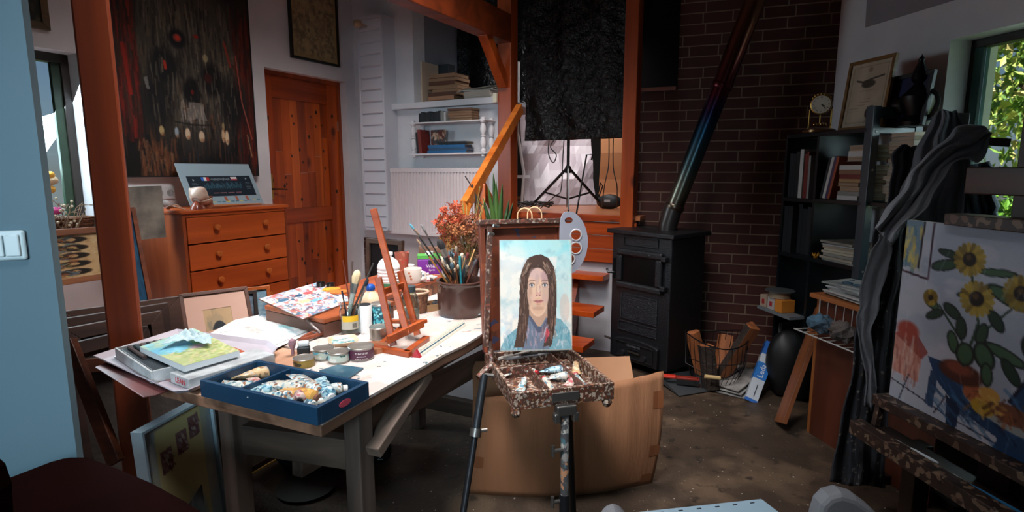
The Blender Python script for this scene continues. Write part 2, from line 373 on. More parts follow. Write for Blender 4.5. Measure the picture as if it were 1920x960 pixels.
# brick material
def brick_mat():
    m = bpy.data.materials.new('brick'); m.use_nodes = True; n = m.node_tree.nodes; L = m.node_tree.links; b = n['Principled BSDF']
    tc = n.new('ShaderNodeTexCoord'); sp = n.new('ShaderNodeSeparateXYZ'); cb = n.new('ShaderNodeCombineXYZ'); L.new(tc.outputs['Object'], sp.inputs[0])
    L.new(sp.outputs[0], cb.inputs[0]); L.new(sp.outputs[2], cb.inputs[1]); br = n.new('ShaderNodeTexBrick'); L.new(cb.outputs[0], br.inputs[0])
    br.offset = .43; br.offset_frequency = 2; br.squash = .75; br.squash_frequency = 3
    br.inputs['Scale'].default_value = 1; br.inputs['Brick Width'].default_value = .25; br.inputs['Row Height'].default_value = .0705; br.inputs['Mortar Size'].default_value = .0045
    br.inputs['Mortar Smooth'].default_value = .2
    no = n.new('ShaderNodeTexNoise'); no.inputs['Scale'].default_value = 5; L.new(tc.outputs['Object'], no.inputs[0])
    r = n.new('ShaderNodeValToRGB'); r.color_ramp.elements[0].color = (*H('3a1a15'), 1); r.color_ramp.elements[1].color = (*H('4c221b'), 1); r.color_ramp.elements[0].position = .35; r.color_ramp.elements[1].position = .65
    L.new(no.outputs[0], r.inputs[0]); L.new(r.outputs[0], br.inputs['Color1'])
    br.inputs['Color2'].default_value = (*H('432019'), 1); br.inputs['Mortar'].default_value = (*H('7c6858'), 1)
    L.new(br.outputs[0], b.inputs[0]); b.inputs['Roughness'].default_value = .75
    bp = n.new('ShaderNodeBump'); bp.invert = True; bp.inputs['Distance'].default_value = .008; bp.inputs['Strength'].default_value = .8
    n2 = n.new('ShaderNodeTexNoise'); n2.inputs['Scale'].default_value = 90; L.new(tc.outputs['Object'], n2.inputs[0])
    ad = n.new('ShaderNodeMath'); ad.operation = 'MULTIPLY_ADD'; ad.inputs[1].default_value = .25; L.new(n2.outputs[0], ad.inputs[0]); L.new(br.outputs['Fac'], ad.inputs[2])
    L.new(ad.outputs[0], bp.inputs['Height']); L.new(bp.outputs[0], b.inputs['Normal']); return m
BRICK = brick_mat(); KN = Vector((-.336, -.942, 0)).normalized()
tK = lambda u, v: Pw(u, v, K0, KD)[1]; zK = lambda u, v: Pw(u, v, K0, KD)[0].z
k0 = tK(1192, 300); k1 = tK(1273, 100); kz = zK(1230, 171); kend = 1.24
wall('wall_brick', K0, KD, KN, k0, kend, 0, CEIL, .4, BRICK, [(k0-.1, k1, kz, 9)])
# wall C with the right window
tC = lambda u, v: Pw(u, v, C0, CD)[1]; zC = lambda u, v: Pw(u, v, C0, CD)[0].z
c0 = tC(1768, 200); c1 = c0+1.0; cz1 = zC(1775, 76); cz0 = .95
wall('wall_right', C0, CD, CN, -.05, 6.2, 0, CEIL, .3, WHITE, [(c0, c1, cz0, cz1)])
# remaining shell: behind the camera, loft sides, roof
struct(G().box(-4.2, 3.6, -2.3, -2.15, 0, CEIL).build('wall_front', M('8a8680', .8)))
struct(G().box(-4.05, -3.87, -2.3, .85, 0, CEIL).build('wall_far_left', WHITE))
# ceiling with an added, closed-off roof opening above the table
g = G()
for x0, x1, y0, y1 in ((-4.5, -.85, -2.4, 7), (.35, 4, -2.4, 7), (-.85, .35, -2.4, 1.7), (-.85, .35, 2.7, 7)): g.box(x0, x1, y0, y1, CEIL, CEIL+.12)
g.box(-.85, .35, 1.7, 2.7, CEIL+.121, CEIL+.16)  # opaque slab added across the opening to keep the sun out
struct(g.build("ceiling", M("8c8a8c", .9)))
g = G()
for b_ in ((-.85,-.79,1.7,2.7), (.29,.35,1.7,2.7), (-.79,.29,1.7,1.76), (-.79,.29,2.64,2.7)): g.box(*b_, CEIL-.02, CEIL+.12)
g2 = G()
for b_ in ((-.95,-.9,-.05,.75), (-.2,-.15,-.05,.75), (-.9,-.2,-.05,.0), (-.9,-.2,.7,.75)): g2.box(*b_, CEIL-.02, CEIL-.001)
struct(g2.build('added_roof_frame_2', wood('9a6a40', '7a5030', 'x')))  # added frame on the solid ceiling, out of view, for the front fill
o = struct(g.build('added_roof_frame_1', wood('9a6a40', '7a5030', 'x')))  # added frame, out of view, around the top fill
# sloping ceiling over the right wall
a = Pw(1622, 52, C0, CD)[0]; a.z = a.z
far = Vector((a.x-.55, a.y-.85, a.z+1.3)); b2 = C0+CD*5.5; b2 = Vector((b2.x, b2.y, a.z)); far2 = Vector((b2.x-.75, b2.y, a.z+1.3))
g = G(); off = Vector((.3, .05, .05)); g.add([a, b2, far2, far, a+off, b2+off, far2+off, far+off], [(0,1,2,3),(7,6,5,4),(0,3,7,4),(1,5,6,2),(0,4,5,1),(3,2,6,7)])
struct(g.build('ceiling_slope', M('8a868c', .9)))
# ---- upper level: platform, posts, beam, back rooms
PF = 1.03; T1 = Pw(950, 300, B0, BD)[1]; E0 = B0+BD*(T1-.05)          # platform edge line starts at post
FP = loc(E0, BD, BN)                                                 # x along edge, y back, z up
tE = lambda u, v: Pw(u, v, E0, BD)[1]; x2 = tE(1188, 300)
g = G(); g.prism([(.02,0),(x2+.06,0),(x2+.06,2.4),(-1.7,2.4),(-1.7,.17),(.02,.17)], PF-.03, PF)
o = g.build('floor_upper', wood('c07a50', '9a5a38', 'x', 4, .3)); o.matrix_basis = FP; struct(o)
OR = wood('b84e18', '7c2a0a', 'x', 6, .35, knots=2.5)
g = G(); g.box(.0, x2-.07, -.035, .0, PF-.045, PF+.004)
for k in range(3): g.box(.0, x2+.04, -.012-.006*(k == 0), .01, PF-.05-.1*(k+1)+.004, PF-.05-.1*k)
o = g.build('trim_2', OR, bevel=.003); o.matrix_basis = FP; struct(o)
g = G().box(-.0, x2+.1, .03, .12, 0, PF-.35); o = g.build('wall_under_platform', M('b4b2b6', .8, h2='8e8c92', scale=3)); o.matrix_basis = FP; struct(o)
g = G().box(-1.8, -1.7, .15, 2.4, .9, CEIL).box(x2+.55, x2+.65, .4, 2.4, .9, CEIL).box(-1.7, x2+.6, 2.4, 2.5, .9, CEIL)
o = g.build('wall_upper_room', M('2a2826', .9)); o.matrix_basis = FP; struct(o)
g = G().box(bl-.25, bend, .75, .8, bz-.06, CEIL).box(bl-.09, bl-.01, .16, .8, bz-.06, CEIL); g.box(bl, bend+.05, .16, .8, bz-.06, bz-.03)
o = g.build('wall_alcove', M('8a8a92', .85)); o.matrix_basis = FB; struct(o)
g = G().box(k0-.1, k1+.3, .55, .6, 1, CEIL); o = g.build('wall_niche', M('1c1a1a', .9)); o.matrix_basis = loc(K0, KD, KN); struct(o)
POST = wood('b24e1a', '82300c', 'z', 5, .38, knots=2.2)
def post(uL, uR, v, y, label, z0=0, z1=CEIL-.002, mat=POST, d=.11, side=None, rot=None):
    a, b = Py(uL, v, y), Py(uR, v, y); w_ = (b-a).length
    Mx = TR(((a.x+b.x)/2, y, z0), math.atan2(BD.y, BD.x) if rot is None else rot)
    t = thing('wooden_post', label, 'post', Mx)
    G().box(-w_/2, w_/2, -d/2, d/2, 0, z1-z0).build('shaft', mat, t, bevel=.006)
    return t, Mx, w_
pp, PM1, _ = post(938, 966, 300, 4.42, 'orange pine post left of the hanging black plastic sheet, handrail fixed to it')
G().box(-.09, -.055, -.075, -.03, 1.86, 1.93).build('junction_box', M('d8d0b8', .5), pp, bevel=.004, label='cream plastic junction box')
post(1169, 1194, 300, 4.0, 'knotty orange pine post between the black plastic sheet and the brick wall', z0=PF-.12)
pl, PML, _ = post(207, 259, 600, 1.95, 'thick reddish timber post rising behind the stack of trays', mat=wood('92401c', '5c2410', 'z', 3, .42, stretch=20), d=.1, rot=.55)
# tie beam and brace
p1 = Vector((PM1.translation.x, PM1.translation.y, 0)); e = p1-Vector((AD.x, AD.y, 0))*2.6
zb = Py(935, 84, 4.42).z
bt = thing('tie_beam', 'dark reddish beam running from the pine post towards the upper left', 'beam', (p1.x, p1.y, zb))
G().bar((p1.x, p1.y, zb+.09)+AD*.0-AD*.05 if False else Vector((p1.x, p1.y, zb+.1))-AD*.05, Vector((e.x, e.y, zb+.1)), .12, .2).build('beam', wood('7a3212', '4a1c0a', 'x', 4, .45), bt, world=True, bevel=.006)
pa = Vector((p1.x, p1.y, zb))-AD*.34; pb = Vector((p1.x, p1.y, zb-.3))-AD*.06
G().bar(pa+Vector((0,0,.02)), pb, .075, .07).build('brace', POST, bt, world=True, bevel=.004)
# ledge along wall B
g = G().box(tB(728, 200), bend+.03, -.07, .0, bz-.055, bz-.006); o = g.build('trim_3', WHITE, bevel=.004); o.matrix_basis = FB; struct(o)
g = G().box(bl+.003, bend+.02, -.02, .16, bz-.03, bz-.003); o = g.build('trim_4', wood('9a4a20', '7a3010', 'x')); o.matrix_basis = FB; struct(o)
g = G().box(k0+.005, k1-.01, -.015, .4, kz-.0, kz+.025); o = g.build('trim_5', wood('a0502a', '7a3214', 'x')); o.matrix_basis = loc(K0, KD, KN); struct(o)
# duct box with slatted front in the corner
pq = B0-AD*.16; FD = loc(pq, BD, BN); tD = lambda u, v: Pw(u, v, pq, BD)[1]
xa, xb = tD(676, 230), tD(722, 230); za_, zb_ = Pw(690, 431, pq, BD)[0].z, Pw(690, 30, pq, BD)[0].z
t = thing('duct_casing', 'tall white slatted duct cover in the corner beside the radiator', 'duct cover', FD)
G().box(xa, xb, .012, .158, za_, zb_).build('casing', M('c8c8d0', .6), t)
g = G(); n_ = 18; hs = (zb_-za_-.04)/n_
for k in range(n_):
    z = za_+.02+k*hs; g.add([(xa+.022,.011,z+.004),(xb-.02,.011,z+.004),(xb-.02,-.003,z+.012),(xa+.022,-.003,z+.012),(xa+.022,.003,z+hs-.006),(xb-.02,.003,z+hs-.006),(xb-.02,.011,z+hs-.006),(xa+.022,.011,z+hs-.006)],
        [(0,1,2,3),(3,2,5,4),(4,5,6,7),(0,3,4,7),(1,6,5,2)])
g.build('slats', M('d4d4dc', .55), t)
g = G().box(xa, xa+.02, -.006, .012, za_, zb_).box(xb-.018, xb, -.006, .012, za_, zb_).box(xa, xb, -.006, .012, zb_-.02, zb_).box(xa, xb, -.006, .012, za_, za_+.02)
g.build('rim', M('d0d0d8', .55), t, bevel=.002)
# sensor knob
q_ = Py(670, 44, 4.85); t = thing('wall_sensor', 'small beige rounded sensor high on the wall left of the duct cover', 'sensor', loc(q_, BD, BN))
G().lathe([(0,-.03),(.022,-.028),(.034,-.012),(.036,.0),(.03,.02),(.014,.03),(.0,.032)], 16).build('housing', M('b09878', .5), t, smooth=True)
G().box(-.008, .008, .02, .3, -.008, .008).build('bracket', M('a8a090', .5), t)
# ---- door
HN = Matrix.Identity(4)
Md = FA @ Matrix.Translation((d0, .09, 0)); dw = d1-d0; dh = dz
struct_o = G().box(.0, .03, -.02, .1, 0, dh).box(dw-.03, dw, -.02, .1, 0, dh).box(.03, dw-.03, -.02, .1, dh-.03, dh).build('trim_6', wood('a0481a', '702c0c', 'z', 5, .4)); struct_o.matrix_basis = Md; struct(struct_o)
door = bpy.data.objects.new('door_1', None); COL.objects.link(door); door.matrix_basis = Md; door['kind'] = 'structure'
DM = wood('b45016', '7c2c08', 'z', 5, .35, knots=2.4); DMX = wood('a84812', '742806', 'x', 5, .35)
mid0, mid1 = Pw(560, 392, A0, AD)[0].z, Pw(560, 420, A0, AD)[0].z
mid0, mid1 = mid1, mid0
g = G().box(.03, .13, 0, .04, .01, dh-.03).box(dw-.14, dw-.03, 0, .04, .01, dh-.03)
for kx, f_ in ((.075,.83),(.085,.6),(.07,.25),(dw-.09,.86),(dw-.075,.55),(dw-.1,.3),(dw-.08,.12)):
    g.T = Matrix.Translation((kx, -.0004, dh*f_)) @ Matrix.Rotation(math.pi/2, 4, 'X'); g.lathe([(0,0),(.013,0),(.012,.0004),(0,.0005)], 12, sy=1.3, m=1)
g.T = Matrix(); g.build('door_stiles', [DM, M('2c0e06', .5)], door)
G().box(.13, dw-.14, 0, .04, dh-.2, dh-.03).box(.13, dw-.14, 0, .04, mid0, mid1).box(.13, dw-.14, 0, .04, .01, .2).build('door_rails', DMX, door, bevel=.004)
for z0_, z1_ in ((.2, mid0), (mid1, dh-.2)):
    g = G(); mats_ = [wood('b45016', '8a380c', 'z', 6, .35, knots=2.0), wood('a04410', '702a08', 'z', 7, .35, knots=2.6), wood('c25c1e', '94400f', 'z', 5, .35)]
    x = .13; i = 0
    while x < dw-.141:
        x1_ = min(x+.082, dw-.14); zc = z0_+(z1_-z0_)*random.uniform(.3, .75)
        g.box(x+.001, x1_-.001, .015, .033, z0_, zc-.001, m=i % 3); g.box(x+.001, x1_-.001, .015, .033, zc, z1_, m=(i*2+1) % 3); x = x1_; i += 1
    rk_ = random.Random(int(z0_*100)+3)
    for _ in range(int(16*(z1_-z0_))+3):
        kx, kz, kr = rk_.uniform(.16, dw-.17), rk_.uniform(z0_+.04, z1_-.04), rk_.uniform(.006, .013)
        g.T = Matrix.Translation((kx, .0148, kz)) @ Matrix.Rotation(math.pi/2, 4, 'X'); g.lathe([(0,0),(kr,0),(kr,.0004),(0,.0005)], 12, sy=1.5, m=3); g.T = Matrix()
    g.build('door_panel', mats_+[M('2c0e06', .5)], door)
hz = Pw(519, 355, A0, AD)[0].z
h_ = G().box(.055, .085, -.006, 0, hz-.08, hz+.12).build('door_handle', BRASS, door, bevel=.002)
G().tube([(.07,-.005,hz),(.07,-.045,hz),(.1,-.05,hz),(.18,-.048,hz-.005)], [.008,.008,.007,.006], 8).build('lever', M('5a4430', .35, .9), h_)
G().box(dw-.034, dw-.018, -.012, .002, dh-.42, dh-.34).build('hinge', M('b0a8a0', .35, .9), door)
# ---- left window
wn = bpy.data.objects.new('window_1', None); COL.objects.link(wn); wn.matrix_basis = FA; wn['kind'] = 'structure'
GR = M('2c4632', .5, h2='203428', scale=8); DK = M('2a2320', .55)
g = G().box(w1-.04, w1, .11, .17, wz0, wz1).box(w0, w0+.055, .11, .17, wz0, wz1).box(w0, w1, .11, .17, wz1-.05, wz1).box(w0, w1, .11, .17, wz0, wz0+.05)
g.build('window_frame', DK, wn, bevel=.003)
g = G().box(w1-.085, w1-.04, .125, .155, wz0+.05, wz1-.05).box(w0+.055, w0+.11, .125, .155, wz0+.05, wz1-.05)
g.build('window_sash', GR, wn, bevel=.003)
G().box(w0+.11, w1-.085, .138, .141, wz0+.05, wz1-.05).build('window_pane', glass(), wn)
G().box(w0, w1, -.03, .11, wz0-.03, wz0-.001).build('window_sill', M('c8c8cc', .6), wn, bevel=.004)
# ---- right window
FC = loc(C0, CD, CN); wn = bpy.data.objects.new('window_2', None); COL.objects.link(wn); wn.matrix_basis = FC; wn['kind'] = 'structure'
TG = M('2e5a58', .4, h2='244848', scale=6)
xr = c0+.085
g = G().box(c0, c0+.02, .13, .2, cz0, cz1).box(c1-.03, c1, .13, .2, cz0, cz1).box(c0, c1, .13, .2, cz1-.04, cz1).box(c0, c1, .13, .2, cz0, cz0+.05); g.build('window_frame', DK, wn, bevel=.003)
g = G().box(c0+.02, c0+.065, .13, .18, cz0+.05, cz1-.04).box(c1-.12, c1-.03, .17, .24, cz0+.05, cz1-.04); g.build('window_sash', TG, wn, bevel=.004)
G().box(c0+.065, c1-.12, .15, .154, cz0+.05, cz1-.04).build('window_pane', glass(), wn)
G().box(c0, c1, -.02, .13, cz0-.03, cz0-.001).build('window_sill', M('b8bcc0', .6), wn)
# ---- near partition at the left with a light switch
pe = Py(97, 470, 1.38); g = G()
o = G().box(-1.9, 0, 0, .05, 0, CEIL).build('wall_partition', M('5c7682', .75, h2='546e7a', scale=2, bump=.05, bscale=60)); o.matrix_basis = TR((pe.x, 1.38, 0), math.radians(24)); struct(o)
ps = Py(8, 459, 1.375-.12*0)
t = thing('light_switch', 'white plastic rocker light switch on the pale blue wall at far left', 'light switch', TR((0,0,0), math.radians(8)))
r_ = math.radians(24); sp_ = Vector((pe.x, 1.38, 0)); wq, wt = Pw(12, 460, sp_, (math.cos(r_), math.sin(r_)))
t.matrix_basis = TR((wq.x, wq.y, wq.z), r_)
G().box(-.04, .04, -.012, 0, -.036, .036).build('plate', M('b8c8cc', .35), t, bevel=.008, seg=3)
G().box(-.03, -.001, -.018, -.011, -.026, .026).box(.001, .03, -.018, -.011, -.026, .026).build('rocker', M('c4d2d6', .3), t, bevel=.003)
# ================================================================== LARGE OBJECTS
def leanM(pL, pR, up):
    """frame with x from pL to pR, z as near to up as can be"""
    return frame(pL, Vector(pR)-Vector(pL), up)
# ---- black plastic sheet between the posts
def crumple(seed, amp, sc):
    r = random.Random(seed); ks = [(r.uniform(-1, 1)*sc, r.uniform(-1, 1)*sc*1.1, r.uniform(0, 6.3), r.uniform(.3, 1)) for _ in range(26)]
    return lambda x, z: amp*sum(a*abs(math.sin(kx*x+kz*z+p)) for kx, kz, p, a in ks)/9
tw0, tw1 = tE(968, 150), tE(1172, 150); zs0 = zE = Pw(1060, 262, E0+Vector((AD.x, AD.y, 0))*.12, BD)[0].z
cf = crumple(3, .035, 26)
def sheet_mat(name, h, rough, bs, st):
    m = bpy.data.materials.new(name); m.use_nodes = True; n = m.node_tree.nodes; L = m.node_tree.links; b = n['Principled BSDF']
    b.inputs['Base Color'].default_value = (*H(h), 1); b.inputs['Roughness'].default_value = rough
    tc = n.new('ShaderNodeTexCoord'); no = n.new('ShaderNodeTexNoise'); no.inputs['Scale'].default_value = bs; no.inputs['Detail'].default_value = 5; no.inputs['Distortion'].default_value = 1.2
    L.new(tc.outputs['Object'], no.inputs[0]); bp = n.new('ShaderNodeBump'); bp.inputs['Strength'].default_value = st; bp.inputs['Distance'].default_value = .03
    L.new(no.outputs[0], bp.inputs['Height']); L.new(bp.outputs[0], b.inputs['Normal']); return m
FOIL = sheet_mat('black_plastic', '040507', .27, 30, .8)
g = G(); z1_ = CEIL-.05
g.grid(lambda a, b: (tw0+.0+(tw1-tw0)*a, .1+cf(a*1.4, b*2)+.02*math.sin(a*19+3*math.sin(b*3)), zs0+(z1_-zs0)*b), 90, 110)
o = g.build('plastic_sheet', FOIL, smooth=True, solid=.002); o.matrix_basis = FP
tag(o, 'large crinkled black plastic sheet hanging between two orange pine posts', 'plastic sheet')
g = G().grid(lambda a, b: (bl+.0+(bend+.04-bl)*a, .62+cf(a*1.1+3, b)+.03*math.sin(a*14), bz-.02+1.3*b), 60, 60)
o = g.build('plastic_sheet', FOIL, smooth=True, solid=.002); o.matrix_basis = FB
tag(o, 'dark plastic sheet hung at the back of the alcove above the book ledge', 'plastic sheet')
# ---- white crumpled reflector backdrop on the upper floor
cg = crumple(9, .3, 6)
o = G().grid(lambda a, b: (.68*a, cg(a, b)*.8-.3*(1-b)**2, .95*b), 13, 12).build('photo_backdrop', M('b4a6ac', .42, bump=.2, bscale=14), solid=.003)
bq = Py(984, 380, 5.25); o.matrix_basis = frame((bq.x, bq.y, PF+.004), (1,.12,0)); tag(o, 'crumpled silvery white backdrop sheet standing on the upper wooden floor behind the light stand', 'backdrop')
o = G().grid(lambda a, b: (.68+.2*a, -.1-.12*a+.02*math.sin(b*9), .95*b), 6, 8).build('tan_panel', M('c98a5c', .7), solid=.006)
o.matrix_basis = frame((bq.x, bq.y, PF+.004), (1,.12,0)); tag(o, 'tan cardboard panel upright beside the silvery backdrop on the upper floor', 'cardboard')
G_ = thing('upright_lamp_stand', 'white bent metal lamp stand leg at the left end of the upper floor', 'lamp stand', TR((Py(982,380,4.8).x, 4.8, PF)))
G().tube([(-.02,0,.0),(.0,0,.3),(-.05,0,.62),(-.05,0,1.2)], .012, 8).build('pole', M('c8c4c4', .4), G_, smooth=True)
G().bar((-.06,0,.27), (.05,0,.27), .02, .025).build('clip', M('c8c4c4', .4), G_)
# light stand
q_ = Pz(1064, 393.5, PF); ls = thing('light_stand', 'black tripod light stand with a chrome lower tube on the upper wooden floor', 'light stand', TR(q_, .3))
BLK = M('141416', .4)
G().tube([(0,0,.34),(0,0,1.4)], .013, 10).build('pole', BLK, ls, smooth=True)
G().tube([(0,0,.02),(0,0,.34)], .011, 10).build('lower_tube', M('c8c8c8', .2, 1), ls, smooth=True, label='chrome lower tube')
G().lathe([(.0,.3),(.024,.3),(.026,.345),(.018,.36),(0,.36)], 12).build('collar', BLK, ls, smooth=True)
for k in range(3):
    a = k*2.094+.15; c_, s_ = math.cos(a), math.sin(a)
    lg = G().bar((c_*.02,s_*.02,.33), (c_*.36,s_*.36,.015), .012, .02).build('leg', BLK, ls)
    G().bar((0,0,.09), (c_*.22,s_*.22,.14), .008, .014).build('strut', BLK, lg)
# metal poker hanging/leaning
a = Py(1080, 405, 4.05); b = Py(1100, 290, 4.14); c = Py(1111, 289, 4.14); d = Py(1109, 300, 4.14)
t = thing('fire_poker', 'thin dark metal rod with a hooked top leaning behind the grey palette', 'poker', a)
G().tube([a, b, c, d], .006, 8).build('rod', M('2c2a2a', .35, .8), t, world=True, smooth=True)
# cables and bag on the upper floor
random.seed(4)
q0 = Pz(990, 392, PF); pts = []
for k in range(60):
    a = k*.55; pts.append((q0.x+.02+(.15+.05*math.sin(k*1.7))*math.cos(a), q0.y+(.1+.03*math.sin(k*2.3))*math.sin(a), PF+.012+.05*abs(math.sin(k*.9))))
o = G().tube(pts, .0045, 6).build('cable_coil', M('0f0f10', .5), smooth=True); tag(o, 'loose coil of black cable on the upper floor at left', 'cable')
def cable(pts, label, r=.004, col='0f0f10'):
    P_ = [Vector(p) for p in pts]; out = []
    for i in range(len(P_)-1):
        p0, p1, p2, p3 = P_[max(i-1, 0)], P_[i], P_[i+1], P_[min(i+2, len(P_)-1)]
        for k in range(6):
            t_ = k/6; out.append(.5*((2*p1)+(p2-p0)*t_+(2*p0-5*p1+4*p2-p3)*t_**2+(3*p1-p0-3*p2+p3)*t_**3))
    out.append(P_[-1]); o = G().tube(out, r, 6).build('cable', M(col, .5), smooth=True); return tag(o, label, 'cable')
Y = 4.3
cable([Py(1032,245,Y),Py(1028,285,Y),Py(1037,305,Y),Py(1043,290,Y),Py(1032,275,Y),Py(1045,255,Y)], 'black cable hanging in a loop below the plastic sheet')
cable([Py(1058,255,Y),Py(1055,300,Y),Py(1052,355,Y),Py(1040,368,Y),Pz(1010,393,PF+.01)], 'black cable dropping from the plastic sheet beside the light stand')
Y = 4.35
cable([Py(1142,255,Y),Py(1141,310,Y),Py(1134,345,Y),Pz(1128,390,PF+.02)], 'left one of two black cables over the tan cardboard panel')
cable([Py(1150,255,Y),Py(1150,315,Y),Py(1157,350,Y),Pz(1156,390,PF+.02)], 'right one of two black cables over the tan cardboard panel')
q0 = Pz(1146, 393, PF); t = thing('camera_bag', 'small black bag slumped at the right end of the upper floor', 'bag', TR((q0.x, q0.y+.1, PF), -.4))
G().ball((0,0,.06), .12, .06, .065, 12, rnd=.12).build('bag_body', M('121214', .6), t, smooth=True, sub=1)
G().tube([(-.1,0,.08),(-.06,0,.19),(-.08,.0,.22),(-.1,0,.12)], .006, 6).build('strap', M('121214', .6), t)
G().box(-.03,.02,-.062,-.056,.06,.08).build('label_patch', M('a8a8a8', .6), t)
# paper bag handles behind the portrait
q0 = Py(988, 430, 2.75); t = thing('paper_bag', 'paper carrier bag with two cream loop handles behind the portrait easel', 'bag', TR((q0.x, 2.75, 0), -.2))
zt = Py(988, 412, 2.75).z
G().box(-.12,.12,.0,.1,.72,zt-.03).build('bag_body', M('8a7458', .8), t)
for x_, y_ in ((-.012,.005),(.022,.095)):
    hh = .072
    G().tube([(x_-.036,y_,zt-.04)]+[(x_-.036*math.cos(a),y_,zt+.02+hh*.5*math.sin(a)) for a in [i*math.pi/8 for i in range(9)]]+[(x_+.036,y_,zt-.04)], .0035, 6).build('handle', M('d8b48a', .7), t, smooth=True)
# ---- stairs and handrail
SD = -AD; st = thing('staircase', 'open wooden stair with orange treads climbing to the upper floor', 'staircase', (0,0,0))
TM = wood('c2531a', '8a300c', 'x', 6, .3)
for (u, v, z) in ((1160, 462, .8), (1143, 522, .6), (1125, 590, .4), (1105, 655, .2)):
    c = Pz(u-12, v-4, z); Mt = frame(c, BD)
    g = G(); g.T = Mt; g.box(-.85, 0, -.0, .22, -.04, 0); g.build('tread', TM, st, bevel=.004)
p_hi = Pz(1160-70, 450, .8); p_lo = Pz(1105-40, 655, .1)
for dx in (-.02, -.62):
    a = p_hi+BD*dx+Vector((0,0,.05)); b = p_lo+BD*dx
    G().bar(a+AD*.25+Vector((0,0,.1)), Vector((b.x, b.y, .0))-AD*.02, .04, .2).build('stringer', wood('8a3812', '501c08', 'x', 6, .4), st)
hr = thing('stair_handrail', 'light orange wooden handrail with support post and brace beside the stair', 'handrail', (0,0,0))
h0 = Py(975, 203, 4.32); h1 = Py(872, 386, 3.42)
HM = wood('d07a34', 'a04c16', 'x', 6, .3)
G().bar(h0, h1, .045, .075).build('rail', HM, hr, bevel=.004)
G().bar(h1+Vector((.004,.01,.02)), Py(867, 411, 3.42), .045, .06).build('rail_end', HM, hr, bevel=.003)
a = Py(900, 345, 3.65); G().bar(a, Vector((a.x, a.y, .12)), .07, .07, (0,1,0)).build('support_post', wood('b85a20', '8a3810', 'z', 6, .35), hr, bevel=.004)
G().bar(Py(903, 347, 3.66), Py(938, 412, 3.9), .04, .05).build('brace', wood('a04c1a', '74300e', 'x', 6, .35), hr, bevel=.003)
# ---- stove
s0 = Pz(1143, 664, .06); s1 = Pz(1250, 700, .06); sx = (s1-s0); sw = .5; sx.normalize()
ztop = Py(1150, 428, s0.y).z; SM_ = frame(Vector((s0.x, s0.y, 0)), sx); sw = (s1-s0).length; sdp = .36
IRON = M('0e1014', .42, bump=.35, bscale=120, spec=.6)
sv = thing('wood_stove', 'tall black cast iron wood stove standing before the brick wall', 'stove', SM_)
zz = lambda v: Py(1200, v, (s0.y+s1.y)/2-.05).z
G().box(0, sw, 0, sdp, .06, ztop-.03).build('body', IRON, sv, bevel=.008)
G().box(-.03, sw+.03, -.03, sdp+.02, ztop-.03, ztop).build('top_plate', IRON, sv, bevel=.006)
for x_ in (.03, sw-.07):
    for y_ in (.03, sdp-.07): G().lathe([(.02,0),(.03,.03),(.025,.06)], 10, (x_+.02, y_+.02, 0)).build('foot', IRON, sv)
def panel(g, x0, x1, z0, z1, y=-.008, t=.01, r=.0):
    g.box(x0, x1, y, y+t+.002, z0, z0+t).box(x0, x1, y, y+t+.002, z1-t, z1).box(x0, x0+t, y, y+t+.002, z0+t, z1-t).box(x1-t, x1, y, y+t+.002, z0+t, z1-t)
h = ztop-.06
g = G(); panel(g, .1, sw-.1, .06+h*.885, .06+h*.955); g.build('upper_panel_moulding', IRON, sv, bevel=.004)
dr = G(); zA_, zB_ = .06+h*.56, .06+h*.86
dr.box(.055, sw-.055, -.03, 0, zA_, zA_+.045).box(.055, sw-.055, -.03, 0, zB_-.045, zB_).box(.055, .105, -.03, 0, zA_+.045, zB_-.045).box(sw-.105, sw-.055, -.03, 0, zA_+.045, zB_-.045)
dr = dr.build('fire_door', IRON, sv, bevel=.012, seg=3)
G().box(.1, sw-.1, -.012, -.006, zA_+.04, zB_-.04).build('door_glass', M('08090a', .25, spec=.3), dr)
G().tube([(.05,-.03,zA_+.1),(.02,-.06,zA_+.1),(.0,-.05,zA_+.12)], .009, 8).tube([(.045,-.03,zA_+.2),(.045,-.03,zA_+.06)], .011, 8).build('door_handle', M('2a2c30', .3, .8), dr, smooth=True)
for z_ in (zA_+.03, zB_-.05): G().box(sw-.06, sw-.02, -.035, -.0, z_, z_+.03).build('hinge', IRON, dr, bevel=.005)
g = G(); panel(g, .09, sw-.09, .06+h*.32, .06+h*.52); panel(g, .07, sw-.09, .06+h*.225, .06+h*.305)
g.box(.102, sw-.102, -.002, .004, .06+h*.33, .06+h*.51).box(.082, sw-.102, -.002, .004, .06+h*.235, .06+h*.295)
g.build('middle_panel', M('17191f', .35, bump=.9, bscale=60, stretch=(1,1,3)), sv, bevel=.003)
g = G(); n_ = 24
poly = [(.05,.07),(sw-.06,.07),(sw-.06,.06+h*.15)]+[(sw/2+(sw/2-.055)*math.cos(a), .06+h*.15+.035*math.sin(a)) for a in [i*math.pi/12 for i in range(1, 12)]]+[(.05,.06+h*.15)]
g.T = Matrix.Rotation(math.pi/2, 4, 'X'); g.prism(poly, 0, .03); g.T = Matrix()
ad = g.build('ash_door', IRON, sv, bevel=.006)
g = G(); panel(g, .08, sw-.09, .09, .06+h*.155, y=-.038, t=.008); g.box(sw/2-.05, sw/2+.045, -.036, -.03, .155, .165).build('ash_door_moulding', IRON, ad, bevel=.002)
for x_ in (sw/2-.1, sw/2+.08): G().tube([(x_,-.045,.118),(x_,-.028,.118)], .02, 14).build('air_vent', M('3a3a3e', .35, .7), ad, smooth=True)
G().box(sw/2-.05, sw/2+.05, -.042, -.035, .135, .145).build('slider', M('5a564e', .35, .8), ad)
G().box(sw/2-.07, sw/2+.05, -.037, -.03, .17, .188).build('name_plate', M('2a2c30', .4, bump=.9, bscale=140), ad, bevel=.002)
